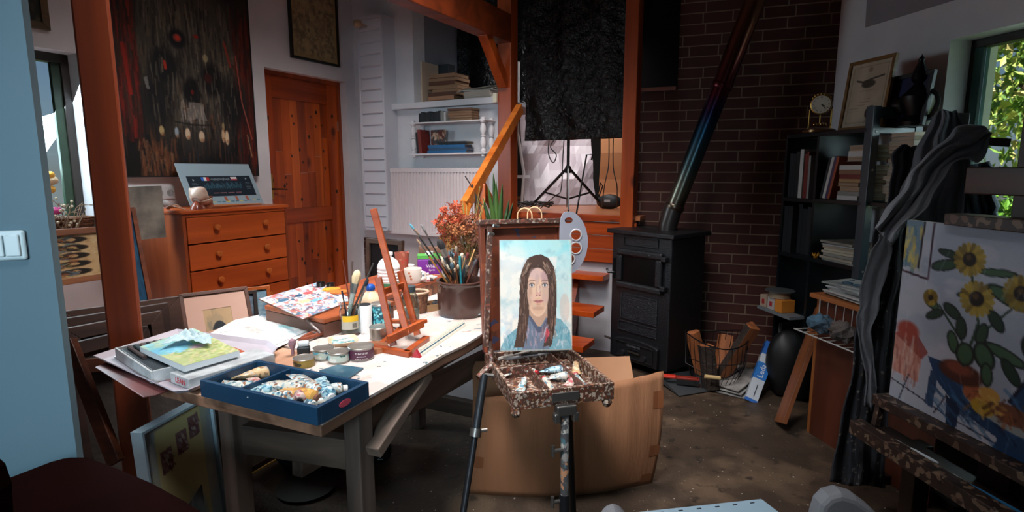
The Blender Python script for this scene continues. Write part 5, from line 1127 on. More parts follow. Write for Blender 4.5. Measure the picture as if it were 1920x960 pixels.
# round wooden disc, long wooden tool, clamp
c, r, h = stand(700, 665, 640, 60); o = G().lathe([(0,0),(r,0),(r*1.01,.008),(r*.97,.016),(0,.016)], 32).build('wooden_disc', wood('9c6444','74442c','x'), smooth=True); o.matrix_basis = TR(c); tag(o, 'round wooden disc under the jar, left of the tabletop easel foot', 'wooden disc')
Mx, L_ = rectM((572,645), (632,622), ZT); t = thing('looped_scraper', 'looped reddish wooden scraper handle behind the foil tub', 'tool', Mx)
G().tube([(L_*f_, .022*math.sin(f_*math.pi)*s_+.02, .012) for s_ in (1,) for f_ in np.linspace(0,1,12)], .008, 8).tube([(L_*f_, -.012*math.sin(f_*math.pi)+.02, .012) for f_ in np.linspace(0,1,12)], .008, 8).build('handle_loop', wood('8c4830','5c2c1c','x'), t, smooth=True)
c = Pz(570, 665, ZT); t = thing('spring_clamp', 'black and white clamp with a dark rounded knob left of the tins', 'clamp', TR(c, .3))
G().box(-.02,.02,-.012,.014,0,.028).build('black_jaw', M('14181c', .4), t, bevel=.004); G().box(-.018,.018,-.006,.018,.028,.045).build('white_jaw', M('b8bcbc', .4), t, bevel=.006)
c = Pz(549, 664, ZT); t = thing('oil_dropper', 'small mauve glass bulb standing left of the black clamp', 'dropper', TR(c)); G().lathe([(0,0),(.006,0),(.0055,.018),(.010,.026),(.013,.038),(.011,.048),(.0,.054)], 16).build('bulb', M('8a6a72', .15), t, smooth=True)
# jar with brushes
c, r, h = stand(657, 632, 567, 38); jc = c.copy(); t = thing('brush_jar', 'glass jar with a yellow barcode label holding brushes', 'jar', TR(c, math.atan2(-c.y, -c.x)+math.pi/2))
G().lathe([(0,.002),(r*.95,.002),(r,.008),(r,h*.76),(r*.86,h*.84),(r*.84,h*.86),(r*.9,h*.88),(r*.9,h*.92),(r*.86,h*.94),(r*.88,h),(r*.82,h),(r*.80,h*.86),(r*.93,h*.74),(r*.94,.012),(0,.008)], 36).build('glass', glass(), t, smooth=True)
G().lathe([(0,.0085),(r*.93,.0125),(r*.93,h*.28),(0,h*.28)], 32).build('murky_liquid', M('5a5a4c', .2), t, smooth=True)
n = 16; g = G(); 
g.grid(lambda a, b: (r*1.01*math.cos(-math.pi/2-.9+1.9*a), r*1.01*math.sin(-math.pi/2-.9+1.9*a), h*(.22+.42*b)), n, 3); g.build('label', M('b0a898', .5), t, smooth=True)
G().grid(lambda a, b: (r*1.015*math.cos(-math.pi/2-.75+1.75*a), r*1.015*math.sin(-math.pi/2-.75+1.75*a), h*(.46+.18*b)), n, 3).build('yellow_band', M('e0b020', .5), t, smooth=True)
for k in range(11):
    a = -math.pi/2+.25+k*.045; G().grid(lambda q, b: (r*1.022*math.cos(a+.022*q*(1+k%2)*.7), r*1.022*math.sin(a+.022*q*(1+k%2)*.7), h*(.26+.15*b)), 1, 1).build('barcode_bar', M('1c1c1c', .5), t)
# brushes
def brush(tip, foot, label, hm='2c2a2a', br='b8a48a', bw=.006, hr=.004, group=None, fer='9a9890', flat=False, bl_=.03):
    """tip = bristle end, foot = end of the handle that is down"""
    tip, foot = Vector(tip), Vector(foot); d = (tip-foot); L_ = d.length; Mx = frame(foot, d, (0,-1,0)); t = thing('paintbrush', label, 'paintbrush', Mx, group)
    a = L_-bl_; b = a-.035
    G().tube([(0,0,0),(L_*.1,0,0),(L_*.5,0,0),(b,0,0)], [hr*.5,hr*.8,hr,bw*.75], 8).build('handle', M(hm, .4), t, smooth=True)
    G().tube([(b-.002,0,0),(a,0,0)], [bw*.8,bw], 8).build('ferrule', M(fer, .3, .9), t, smooth=True)
    G().tube([(a,0,0),(a+bl_*.45,0,0),(a+bl_*.85,0,0),(L_,0,0)], [bw*.95,bw*1.25,bw*.85,bw*.15], 8).build('bristles', M(br, .85), t, smooth=True); return t
def stick(tip, foot, label, hm, r0=.002, r1=.004, group=None):
    tip, foot = Vector(tip), Vector(foot); d = tip-foot; t = thing('paintbrush', label, 'paintbrush', frame(foot, d, (0,-1,0)), group); L_ = d.length
    G().tube([(0,0,0),(L_*.35,0,0),(L_*.8,0,0),(L_,0,0)], [r1*.8,r1,r1*.7,r0], 8).build('handle', M(hm, .4), t, smooth=True); return t
def jp(u, v, dy=0): return Py(u, v, jc.y+dy)
ft = lambda dx, dy: Vector((jc.x+dx, jc.y+dy, ZT+.02))
brush(jp(671, 506), ft(-.015,.0), 'big cream bristled brush standing in the glass jar', 'a0a8a0', 'd0b890', .014, .009, fer='8c9494', bl_=.05)
stick(jp(643, 488,.02), ft(.01,.01), 'thin speckled dark red brush handle, leftmost in the glass jar', '6a3428', .002, .0035)
stick(jp(660, 490,.03), ft(-.008,.012), 'grey brown brush handle behind the cream brush in the glass jar', '5a4a44', .005, .004)
stick(jp(700, 494,.01), ft(-.02,-.0), 'dark handle leaning furthest right in the glass jar', '3c3c3a', .003, .004)
stick(jp(641, 545,-.01), ft(.0,-.012), 'short blue black handle at the front of the glass jar', '24283a', .004, .004)
brush(jp(690, 522,.01), ft(.0,.01), 'brush with a small dark tip right of the cream brush in the glass jar', '6a6a60', '1c2430', .006, .004)
# crock
c, r, h = stand(865, 600, 524, 94); kc = c.copy(); kr = r; kh = h; t = thing('stoneware_crock', 'glossy brown stoneware crock packed with paintbrushes', 'crock', TR(c))
G().lathe([(0,0),(r*.93,0),(r*.97,.006),(r*1.0,h*.25),(r*1.0,h*.7),(r*.97,h*.86),(r*1.0,h*.9),(r*1.05,h*.94),(r*1.05,h*.985),(r*1.0,h),(r*.92,h),(r*.9,h*.9),(r*.9,.015),(0,.012)], 48).build('vessel', M('3a2622', .22, h2='4c342c', scale=9, spec=.7), t, smooth=True)
rb = random.Random(12)
spec_b = [(768,419,'4c8a9a',1),(776,428,'8c6a50',0),(789,420,'6a6a68',1),(781,448,'a08468',0)]
for i, (u, v, c_, ti) in enumerate(spec_b):
    tip = Py(u, v, kc.y+.02*i-.02); foot = Vector((kc.x+.04-.01*i, kc.y-.02+.015*i, ZT+.03))
    brush(tip, foot, ['longest left leaning black brush with a blue tip in the crock','left leaning brush with a brown tip just inside the longest one','left leaning black brush highest towards the right of the pair in the crock','short left leaning tan tipped brush in the crock'][i], '1c1c1c', c_, .004, .0035, group='brushes in the crock')
brush(Py(822, 448, kc.y-.02), Vector((kc.x+.03, kc.y, ZT+.03)), 'round black make-up style brush with a silver ferrule in the crock', '24201e', '1e1a1c', .013, .005, fer='b8b8b4', bl_=.045)
stick(Py(903, 471, kc.y+.01), Vector((kc.x-.02, kc.y, ZT+.03)), 'thin dark red handle furthest right in the crock', '3c1c1c')
stick(Py(862, 480, kc.y-.03), Vector((kc.x+.005, kc.y-.02, ZT+.03)), 'turquoise pencil handle in the front of the crock', '2e9098', .0055, .0055)
KB = {}; HN_ = {'1c1a1a':'black','2a2624':'charcoal','6a3a24':'brown','8a5430':'tan','9a7040':'ochre','24303a':'navy'}; BN_ = {'8a7a68':'fawn','5a5248':'dark','c8b8a0':'cream','3a3a40':'black','a08c74':'sandy','6a2a24':'red','4a6470':'blue'}; SN_ = {'1c1a1a':'black','7a4a2c':'brown','a06a34':'orange','5a3020':'maroon','c0905a':'pale wood','44484a':'grey','2a2624':'charcoal'}
for i in range(62):
    a = rb.uniform(0, 6.28); rr_ = rb.uniform(.1, .8)*kr; lean = rb.uniform(.2, 1.25)
    foot = Vector((kc.x-rr_*.7*math.cos(a), kc.y-rr_*.7*math.sin(a), ZT+.03)); L_ = rb.uniform(.17, .27)
    dxy = Vector((math.cos(a), math.sin(a), 0))*L_*.42*lean+Vector((-.022, 0, 0)); tip = Vector((foot.x+dxy.x, foot.y+dxy.y, ZT+.03+math.sqrt(max(.01, L_**2-dxy.length**2))))
    k = rb.random()
    if k < .6: brush(tip, foot, (lambda hc, bc_: (KB.update(x=(hc, bc_)), f"worn brush with {HN_[hc]} handle and {BN_[bc_]} bristles crowded in the brown crock")[1])(rb.choice(list(HN_)), rb.choice(list(BN_))), KB['x'][0], KB['x'][1], rb.uniform(.004,.008), .0038, group='brushes in the crock', bl_=rb.uniform(.018,.03))
    else:
        sc_ = rb.choice(list(SN_)); stick(tip, foot, f'bare {SN_[sc_]} brush handle sticking up among the brushes in the brown crock', sc_, rb.uniform(.0022,.0045), .0042, group='brush handles in the crock')
# tabletop easel
EM = wood('a84e20', '7a3010', 'x', 8, .35)
te = thing('tabletop_easel', 'small orange-brown wooden tabletop easel standing empty on the table', 'easel', (0,0,0))
f0, f1 = Pz(718, 652, ZT+.012), Pz(776, 665, ZT+.012); b0_, b1_ = Pz(752, 614, ZT+.012), Pz(803, 634, ZT+.012)
b0_ = Pz(735, 622, ZT+.012)
def TB_(a, b, w_, h_, nm='rail', up=(0,0,1)): return G().bar(a, b, w_, h_, up).build(nm, EM, te, bevel=.002)
UP3 = Vector((0,0,.010))
TB_(Pz(697,650,ZT+.009), Pz(770,664,ZT+.009), .024, .018, 'foot_bar'); TB_(Pz(762,663,ZT+.009), Pz(800,634,ZT+.009), .024, .018, 'foot_bar'); TB_(Pz(716,645,ZT+.009), Pz(752,617,ZT+.009), .02, .018, 'foot_bar')
ye = Pz(735, 650, ZT).y
pA0 = Pz(738, 648, ZT+.02); pA1 = Py(709, 520, pA0.y+.05); TB_(pA0, pA1, .022, .018, 'upright', (0,-1,0))
pB0 = Pz(783, 628, ZT+.02); pB1 = Py(750, 508, pB0.y+.05); TB_(pB0, pB1, .022, .018, 'upright', (0,-1,0))
pC0 = Pz(762, 640, ZT+.03)+Vector((0,.02,.02)); pC1 = Py(700, 392, pC0.y+.10); TB_(pC0, pC1, .022, .018, 'mast', (0,-1,0))
TB_(pA0.lerp(pA1,.78), pB0.lerp(pB1,.78), .012, .022); TB_(Pz(728,612,ZT+.0)+Vector((0,-.0,.02)), Py(795, 603, pB0.y-.02), .03, .012, 'ledge')
TB_(Py(727, 637, pA0.y-.025), Py(793, 606, pB0.y-.035), .016, .026, 'ledge_lip')
# ruler, three-sided
Mx, L_ = rectM((783,668), (868,610), ZT); t = thing('scale_ruler', 'white triangular scale ruler with red and blue ends at the table edge', 'ruler', Mx)
g = G(); w_ = .03; g.add([(0,-w_/2,0),(0,w_/2,0),(0,0,w_*.8),(L_,-w_/2,0),(L_,w_/2,0),(L_,0,w_*.8)], [(0,2,1),(3,4,5),(0,1,4,3),(0,3,5,2),(1,2,5,4)]); g.build('ruler_body', M('d0ccbc', .5), t)
g = G(); g.T = Matrix.Translation((-.014,0,0)); g.add([(0,-w_/2,0),(0,w_/2,0),(0,0,w_*.85),(.014,-w_/2-.001,0),(.014,w_/2+.001,0),(.014,0,w_*.85)], [(0,2,1),(3,4,5),(0,1,4,3),(0,3,5,2),(1,2,5,4)]); g.build('end_cap', M('9c2430', .4), t, label='red end cap')
g = G()
for k in range(46):
    x = .01+k*(L_-.02)/45; f_ = .12 if k % 5 else .22
    for lo in (.05, .62): g.add([(x,-w_/2*(1-lo)-.0005,w_*.8*lo+.0004),(x+.0012,-w_/2*(1-lo)-.0005,w_*.8*lo+.0004),(x+.0012,-w_/2*(1-lo-f_)-.0005,w_*.8*(lo+f_)+.0004),(x,-w_/2*(1-lo-f_)-.0005,w_*.8*(lo+f_)+.0004)], [(0,1,2,3)])
g.build('graduations', M('3a3a3a', .6), t)
G().add([(0,-w_*.30-.0006,w_*.32),(L_,-w_*.30-.0006,w_*.32),(L_,-w_*.24-.0006,w_*.415),(0,-w_*.24-.0006,w_*.415)], [(0,1,2,3)]).build('blue_stripe', M('2a5a70', .5), t)
# mug, bottle, jars behind
c, r, h = stand(640, 622, 590, 30); t = thing('white_mug', 'white mug partly hidden left of the glass brush jar', 'mug', TR(c, 2.4))
G().lathe([(0,0),(r*.8,0),(r,.01),(r,h),(r*.92,h),(r*.9,.01),(0,.008)], 28).build('cup', M('d0d0cc', .25), t, smooth=True)
G().tube([(r*.95,0,h*.85),(r*1.5,0,h*.8),(r*1.7,0,h*.5),(r*1.4,0,h*.2),(r*.95,0,h*.15)], .006, 8).build('handle', M('d0d0cc', .25), t, smooth=True)
c, r, h = stand(686, 626, 572, 26); t = thing('white_canister', 'plain white cylindrical canister right of the brush jar', 'canister', TR(c)); G().lathe([(0,0),(r,0),(r,h),(r*.94,h+.002),(r*.9,h),(r*.9,.01),(0,.008)], 28).build('canister_body', M('d4d2ce', .4), t, smooth=True); G().lathe([(r*.62,h+.0015),(r*.88,h+.002),(r*.86,h+.004),(r*.62,h+.003)], 28).build('dark_rim', M('24282a', .4), t, smooth=True)
c, r, h = stand(697, 606, 535, 40); t = thing('plastic_bottle', 'cream plastic bottle with a round blue cap behind the tabletop easel', 'bottle', TR(c))
G().lathe([(0,0),(r*.95,0),(r,.01),(r,h*.55),(r*.85,h*.72),(r*.42,h*.84),(r*.38,h*.9),(0,h*.9)], 28).build('bottle_body', M('cdb99a', .4), t, smooth=True); G().lathe([(r*.40,h*.86),(r*.46,h*.9),(r*.44,h*.98),(r*.3,h*1.03),(0,h*1.04)], 20).build('cap', M('1c4c9c', .3), t, smooth=True)
c, r, h = stand(768, 618, 536, 40); t = thing('clear_bottle', 'clear plastic bottle with a grey cap behind the right upright of the tabletop easel', 'bottle', TR(c))
G().lathe([(0,0),(r,0),(r,h*.62),(r*.9,h*.74),(r*.62,h*.86),(r*.6,h*.88),(r*.55,h*.88),(r*.85,h*.72),(r*.95,h*.6),(r*.95,.008),(0,.006)], 28).build('bottle_body', glass('dfe8e4', .08), t, smooth=True); G().lathe([(0,h*.86),(r*.68,h*.86),(r*.68,h*1.0),(0,h*1.0)], 24).build('cap', M('3c484c', .4), t, smooth=True)
G().lathe([(0,.009),(r*.92,.01),(r*.92,h*.42),(0,h*.42)], 24).build('white_contents', M('cfcac0', .5), t, smooth=True)
# wicker basket
c, r, h = stand(783, 590, 548, 40); t = thing('small_basket', 'small round wicker basket with a pale rim behind the clear bottle', 'basket', TR(c)); 
G().lathe([(0,0),(r*.85,0),(r*1.0,h*.5),(r*1.12,h),(r*1.05,h),(r*.9,h*.5),(r*.78,.008),(0,.006)], 32).build('weave', M('9a6a4c', .7, h2='5c3828', scale=70, bump=1, bscale=160), t, smooth=True)
G().tube([(r*1.1*math.cos(a), r*1.1*math.sin(a), h+.002) for a in np.linspace(0, 2*math.pi, 33)], .005, 8).build('rim', M('c8a88c', .6), t, smooth=True)
# charcoal box and paper
Mx, L_ = rectM((805,585), (836,580), ZT); t = thing('charcoal_box', 'small cardboard box of black charcoal pieces left of the crock', 'box', Mx)
G().box(-.01,L_+.02,0,.003,0,.03).box(-.01,L_+.02,.075,.078,0,.03).box(-.01,-.007,.003,.075,0,.03).box(L_+.017,L_+.02,.003,.075,0,.03).box(-.007,L_+.017,.003,.075,0,.003).build('box_body', M('9c7854', .8), t)
rc = random.Random(2)
for i in range(12): o = G().ball((0,0,0), .012, .009, .009, 7, rnd=.2).build('charcoal', M('1c1c20', .6)); o.matrix_basis = Mx @ TR((rc.uniform(.0,L_+.008), rc.uniform(.015,.065), .018+.008*(i%2)), i); tag(o, 'black lump of charcoal in the small cardboard box left of the crock', 'charcoal', 'charcoal pieces')
quadthing('paper_slip', 'small pale blue paper slip under the edge of the crock', 'paper', [(822,598),(850,600),(846,585),(826,588)], ZT, .001, M('c0ccd8', .7))
# paint box with palette (left back of table)
hb_ = .07; pL, pR = (497,572), (607,598)
Mx, L_ = rectM(pL, pR, ZT+hb_); Mx.translation.z = ZT; t = thing('sketch_box', 'brown wooden sketch box with a paint-loaded palette on it, far left of the table', 'box', Mx)
BX = M('6a4434', .5, h2='54342a', scale=5); dpx = .34
G().box(0,L_,0,dpx,0,hb_*.72).build('box_body', BX, t, bevel=.003); G().box(-.002,L_+.002,-.002,dpx+.002,hb_*.74,hb_).build('lid', wood('a85a34','7c3c20','y'), t, bevel=.003)
G().tube(CRV([(L_*.75,-.006,hb_*.8),(L_*.9,-.02,hb_*.6),(L_*.97,-.012,hb_*.3),(L_*.85,-.016,hb_*.22)]), .004, 8).build('carry_handle', M('9a8c88', .4, .5), t, smooth=True)
A = Art(180, 150, 'b8a8b4', 71)
PCOL = ['6a8ca0','c8ccd4','3c6078','d8d4c8','8c3c40','d0a8b0','e0d8a0','b04a48','8898a8','445c70','e8e4e0','a06c60','c88c80','2c4458']
A.mottle('8a94a4', 12, 12, .45, .6).mottle('c8c0c8', 14, 14, .5, .62, .8)
A.strokes(600,(0,0,1,1),(.03,.1),(.010,.028),PCOL,(0,180),.85)
A.ell(.2,.3,.08,.05,'3c6078').ell(.45,.3,.07,.05,'28445c').ell(.4,.55,.08,.06,'d8cc80').ell(.55,.62,.12,.05,'6098a8').ell(.6,.3,.07,.06,'b04c50').strokes(80,(.15,.3,.85,.8),(.01,.04),(.005,.012),PCOL,(0,180),.9)
tpl = flatart('paint_palette', 'square palette thick with blue, white, red and yellow oil paint on the sketch box', [(568,598),(662,562),(600,528),(486,560)], ZT+hb_+.001, .006, A, '6c4a3c')
for i, (u, v, lb) in enumerate(((598,536,'left one of two small dark dipper cups on the palette'),(616,538,'right one of two small dark dipper cups on the palette'))):
    c, r, h = stand(u+4, v+2, v-7, 17, ZT+hb_+.008); o = G().lathe([(0,0),(r,0),(r*.9,h),(r*1.05,h+.001),(r*.8,h),(r*.8,.004),(0,.003)], 20).build('dipper_cup', M('2c2624', .35, .5), smooth=True); o.matrix_basis = TR(c); tag(o, lb, 'cup')
for i, (u, v, c_, lb) in enumerate(((622,543,'e0a030','yellow smear-covered lid, upper one on the palette'),(636,548,'d06a2c','orange lid beside the yellow one on the palette'))):
    c, r, h = stand(u, v+4, v, 34, ZT+hb_+.008); o = G().lathe([(0,0),(r,0),(r,.006),(0,.008)], 24).build('flat_lid', M(c_, .5, h2='a86428', scale=40), smooth=True); o.matrix_basis = TR(c); tag(o, lb, 'lid')
o = G().grid(lambda a, b: ((a-.5)*.13, (b-.5)*.06, .005+abs(cf_(a*.1+3, b*.1))*1.2), 16, 10).build('crumpled_cloth', M('c8c4c8', .8), solid=.0015); o.matrix_basis = TR(Pz(603, 606, ZT), .2); tag(o, 'crumpled white rag in front of the brown sketch box', 'rag')
# second sketch box at the back
hb2 = .06; Mx, L_ = rectM((762,548), (830,523), ZT+hb2); c = Mx.translation.copy(); c.z = ZT; Mx.translation.z = ZT
t = thing('wooden_case', 'reddish wooden painting case behind the crock with bottles standing on it', 'case', Mx)
zc2 = .10; G().box(-.2,L_+.02,0,.32,0,hb2-.003).build('case_body', splat('7a4a30', ['5a3424','9a6444','4a2c20'], 40, .5, .4, .1), t, bevel=.003); G().box(-.205,L_+.025,-.004,.325,hb2-.003,hb2+.016).build('lid', wood('a0502c','74341a','x'), t, bevel=.003)
Z2 = ZT+hb2+.017
c, r, h = stand(730, 540, 473, 44, Z2); t = thing('ribbed_bottle', 'large white ribbed plastic bottle on the painting case', 'bottle', TR(c))
pf = [(0,0),(r*.96,0),(r,.008)]
for k in range(5): z = h*(.1+.09*k); pf += [(r,z),(r*.95,z+h*.03),(r,z+h*.06)]
pf += [(r,h*.58),(r*.8,h*.74),(r*.35,h*.86),(r*.32,h*.92),(r*.4,h*.93),(r*.4,h),(0,h)]
G().lathe(pf, 30).build('bottle_body', M('d8d6d4', .35), t, smooth=True)
G().lathe([(r*1.005,h*.02),(r*1.005,h*.12)], 30).build('green_band', M('2c6a44', .5), t, smooth=True)
c, r, h = stand(748, 522, 478, 24, Z2); c = c+Vector((.0,.09,0)); o = G().lathe([(0,0),(r*.9,0),(r*1.2,h),(r*1.1,h),(r*.8,.005),(0,.004)], 24).build('terracotta_pot', splat('9a5440', ['b04038','7a4434','b0705c'], 50, .7, .4, .1), smooth=True); o.matrix_basis = TR(c); tag(o, 'reddish terracotta pot behind the white ribbed bottle', 'pot')
t = thing('solvent_can', 'purple and green solvent can with white lettering behind the crock', 'can', TR(stand(806, 516, 480, 40, Z2)[0], .15)); c, r, h = stand(806, 516, 476, 46, Z2)
G().box(-r,r,-r*.5,r*.5,0,h*.78).build('can_body', M('6a2484', .4), t, bevel=.004); G().box(-r,r,-r*.5,r*.5,h*.781,h).build('green_top', M('4a9440', .4), t, bevel=.003)
G().lathe([(0,h),(r*.35,h),(r*.35,h+.014),(0,h+.014)], 16).build('cap', M('d8d4d4', .4), t, smooth=True)
text('White', .022, TR((.01, -r*.5-.0008, h*.42)) @ RX90, M('d8d4dc', .5), t); text('Spirit', .014, TR((.01, -r*.5-.0008, h*.22)) @ RX90, M('d8d4dc', .5), t); G().box(-r*.1,r*.75,-r*.5-.0006,-r*.5,h*.5,h*.74).build('dark_label', M('1c1830', .5), t)
c, r, h = stand(775, 533, 503, 34, Z2); t = thing('cream_mug', 'cream mug with a flower print on the painting case', 'mug', TR(c, -.2)); G().lathe([(0,0),(r*.8,0),(r,h*.3),(r,h),(r*.9,h),(r*.85,.01),(0,.008)], 28).build('cup', M('d8ccc0', .3), t, smooth=True)
G().tube([(r*.95,0,h*.8),(r*1.45,0,h*.75),(r*1.5,0,h*.35),(r*.95,0,h*.25)], .005, 8).build('handle', M('d8ccc0', .3), t, smooth=True)
for k in range(3): G().ball((r*.5*math.cos(k)*.3, -r*.98, h*(.35+.2*k)), .006, .002, .006, 8).build('flower_print', M('a0603c', .5), t)
c, r, h = stand(763, 512, 500, 22, Z2); c = c+Vector((0,.06,0)); o = G().lathe([(0,0),(r,0),(r,h),(r*.3,h+.004),(0,h+.004)], 20).build('jar_cover', M('dcdad8', .4), smooth=True); o.matrix_basis = TR(c); tag(o, 'small white jar lid behind the cream mug', 'lid')
for i, (u, v, rz, k, cap, lb) in enumerate(((785,515,.2,4,'white','blue tube lying on the painting case between mug and purple can'),(800,520,.1,1,'grey','pale tube lying on the painting case before the purple can'),(792,524,-.1,3,'black','dark tube at the front edge of the painting case'))): tube(Pz(u-14, v, Z2+.012), .07, .011, rz, TSM[k], cap, lb, '')
# jar lid etc.
c, r, h = stand(905, 560, 500, 46); c = c+Vector((.03,.10,0)); t = thing('flower_vase', 'white ceramic vase with a blue flower painted on it behind the crock', 'vase', TR(c, math.atan2(-c.y,-c.x)+math.pi/2+.3)); h *= 1.05
G().lathe([(0,0),(r*.6,0),(r*.95,h*.3),(r*1.05,h*.55),(r*.9,h*.8),(r*.72,h*.9),(r*.85,h),(r*.8,h),(r*.65,h*.9),(0,h*.85)], 32).build('vase_body', M('c8ccd0', .2), t, smooth=True)
for k in range(9):
    a = k*.698; g = G(); g.T = Matrix.Translation((.0+.0, -r*1.03, h*.52)) @ Matrix.Rotation(a, 4, 'Y'); g.ball((.016,0,0), .014, .004, .007, 8); g.build('blue_petal', M('2c7cc0', .3), t, smooth=True)
G().ball((0,-r*1.05,h*.52), .007, .004, .007, 8).build('flower_centre', M('d8a030', .4), t, smooth=True)
# blue cloth-like tubes right of crock
for i, (u, v, k, lb) in enumerate(((905,575,4,'dark blue tube right of the crock under the vase'),(900,590,1,'pale crumpled tube low at the right of the crock'))): tube(Pz(u-6, v, ZT+.012), .06, .011, .5+i, TSM[k], 'grey', lb, '')
# ---- picture frame and dried flowers beyond the table
fp1 = Py(777, 520, 3.3)
picture('pale_frame', 'pale picture in a worn wooden frame leaning under the radiator', 'picture', frame((fp1.x, 3.42, .60), BD, (-.08,.12,1)), .44, Py(800,460,3.3).z-.62, .06, .03, wood('8a6450','5c4030','x'), flat=M('b0a8ac', .8))
q = Py(720, 520, 3.6); G_b = G().box(-.1,.75,0,.3,0,.59).build('low_bench', wood('4a3428','2c1e18','x')); G_b.matrix_basis = frame((q.x-.16, 3.5, 0), BD); tag(G_b, 'low brown bench under the radiator carrying the leaning pictures', 'bench'); picture('dark_glossy_picture', 'dark glossy picture in a brown frame behind the white ribbed bottle', 'picture', frame((q.x-.14, 3.66, .592), BD, (-.08,.12,1)), .3, Py(720,446,3.62).z-.6, .03, .03, wood('4a3428','2c1e18','x'), flat=M('0c0e10', .2))
def bouquet():
    base = Py(880, 560, 2.85); base.z = .8; random.seed(31)
    t = thing('dried_hydrangeas', 'bunch of dried red and brown hydrangea heads rising behind the crock of brushes', 'dried flowers', base)
    G().lathe([(0,-.1),(.05,-.1),(.07,-.02),(.05,.08),(.06,.1),(.05,.1),(0,.0)], 20).build('vase', M('4a3028', .4), t, smooth=True)
    heads = [(848,400,.055,'a03c20','b05434'),(832,418,.05,'b04428','8c5a34'),(862,425,.06,'8a5030','b07040'),(882,418,.05,'7a4028','a06040'),(846,440,.055,'b0683c','8c3a24'),(870,455,.055,'7c5034','a87c50'),(898,440,.05,'5c3426','8a5a40'),(892,465,.045,'6a4a38','9a7050'),(838,455,.04,'a08050','c08c50')]
    for u, v, R, c1, c2 in heads:
        c = Py(u, v, 2.85+random.uniform(-.05,.05))-base; g = G()
        for k in range(70):
            d = Vector((random.gauss(0,1), random.gauss(0,1), random.gauss(0,1))).normalized()*R*random.uniform(.6,1.05); s_ = random.uniform(.008,.015)
            g.T = Matrix.Translation(c+d) @ Euler((random.uniform(0,6), random.uniform(0,6), 0)).to_matrix().to_4x4()
            for j in range(4): a = j*math.pi/2; g.add([(0,0,0),(s_*math.cos(a-.5),s_*math.sin(a-.5),.003),(s_*1.3*math.cos(a),s_*1.3*math.sin(a),.0),(s_*math.cos(a+.5),s_*math.sin(a+.5),.003)], [(0,1,2,3)], m=k%2)
        g.T = Matrix(); h_ = g.build('flower_head', [M(c1, .8), M(c2, .8)], t)
        G().tube(CRV([(0,0,.05), (c.x*.4, c.y*.4, c.z*.5), c]), .003, 6).build('stem', M('6a5a38', .8), t)
    for k in range(16):
        a = Vector((random.uniform(-.1,.1), random.uniform(-.05,.05), random.uniform(.3,.48))); G().tube(CRV([(0,0,.05),(a.x*.3,a.y*.3,a.z*.5),a]), .0018, 5).build('thin_stem', M(random.choice(['a08c50','6a4a30','8a7a40']), .8), t)
    return t
bouquet()
def lily():
    random.seed(8); y = 3.2; base = Py(935, 600, y); base.z = .65
    t = thing('flowering_plant', 'tall green sword-leaved plant with cream lily flowers beside the handrail', 'plant', base)
    G().lathe([(0,0),(.08,0),(.1,.16),(.11,.18),(.1,.18),(0,.15)], 20).build('pot', M('3c2c28', .5), t, smooth=True)
    leaves = [(925,325),(942,345),(915,350),(955,372),(905,370),(940,380),(930,340),(962,380),(912,400),(950,400)]
    for i, (u, v) in enumerate(leaves):
        e = Py(u, v, y+random.uniform(-.08,.08))-base; m_ = Vector((e.x*.35, e.y*.3, e.z*.6)); pts = CRV([(random.uniform(-.03,.03),0,.15), m_, e], 6); g = G(); vs = []
        n = len(pts)
        for j, p in enumerate(pts):
            w_ = .016*math.sin(math.pi*min(1, (j+1.5)/(n+.5)))+.001; vs += [p+Vector((-w_,0,0)), p+Vector((0,-.006,0)), p+Vector((w_,0,0))]
        g.add(vs, [(3*j+k, 3*j+k+1, 3*j+k+4, 3*j+k+3) for j in range(n-1) for k in range(2)])
        g.build('leaf', M(['2c4a24','3c5a2c','4a6a30','244020'][i%4], .5), t, smooth=True, solid=.0012)
    for i, (u, v, s_, c_) in enumerate(((918,440,.05,'d8d0a0'),(910,452,.045,'c8c48c'),(925,470,.045,'e0dcc0'),(915,420,.035,'b0b060'),(930,425,.035,'a8ac58'),(905,475,.03,'d8d0a8'))):
        c = Py(u, v, y-.12)-base; g = G()
        for k in range(6):
            g.T = Matrix.Translation(c) @ Euler((random.uniform(-.6,.6), random.uniform(-.6,.6), k*1.047)).to_matrix().to_4x4()
            g.grid(lambda a, b: (b*s_, (a-.5)*s_*.75*math.sin(math.pi*(.12+.8*b)), s_*.7*b*b*(1-.5*b)), 3, 5)
        g.T = Matrix(); g.build('flower', M(c_, .6), t, smooth=True)
        G().tube(CRV([(0,0,.15), (c.x*.4, c.y*.5, c.z*.6), c]), .004, 6).build('stem', M('4a6030', .6), t)
lily()
for i, (u0, v0, u1, v1) in enumerate(((905,430,872,330),(890,430,885,345),(912,400,878,380))):
    a, b = Py(u0, v0, 3.5), Py(u1, v1, 3.5); o = G().tube(CRV([a-a, (b-a)*.5+Vector((.02,0,.03)), b-a]), .004, 6).build('bare_twig', M('2c2420', .8), smooth=True); o.matrix_basis = TR(a); tag(o, ['longest bare dark twig in front of the radiator','middle bare dark twig in front of the radiator','lowest bare dark twig in front of the radiator'][i], 'twig')
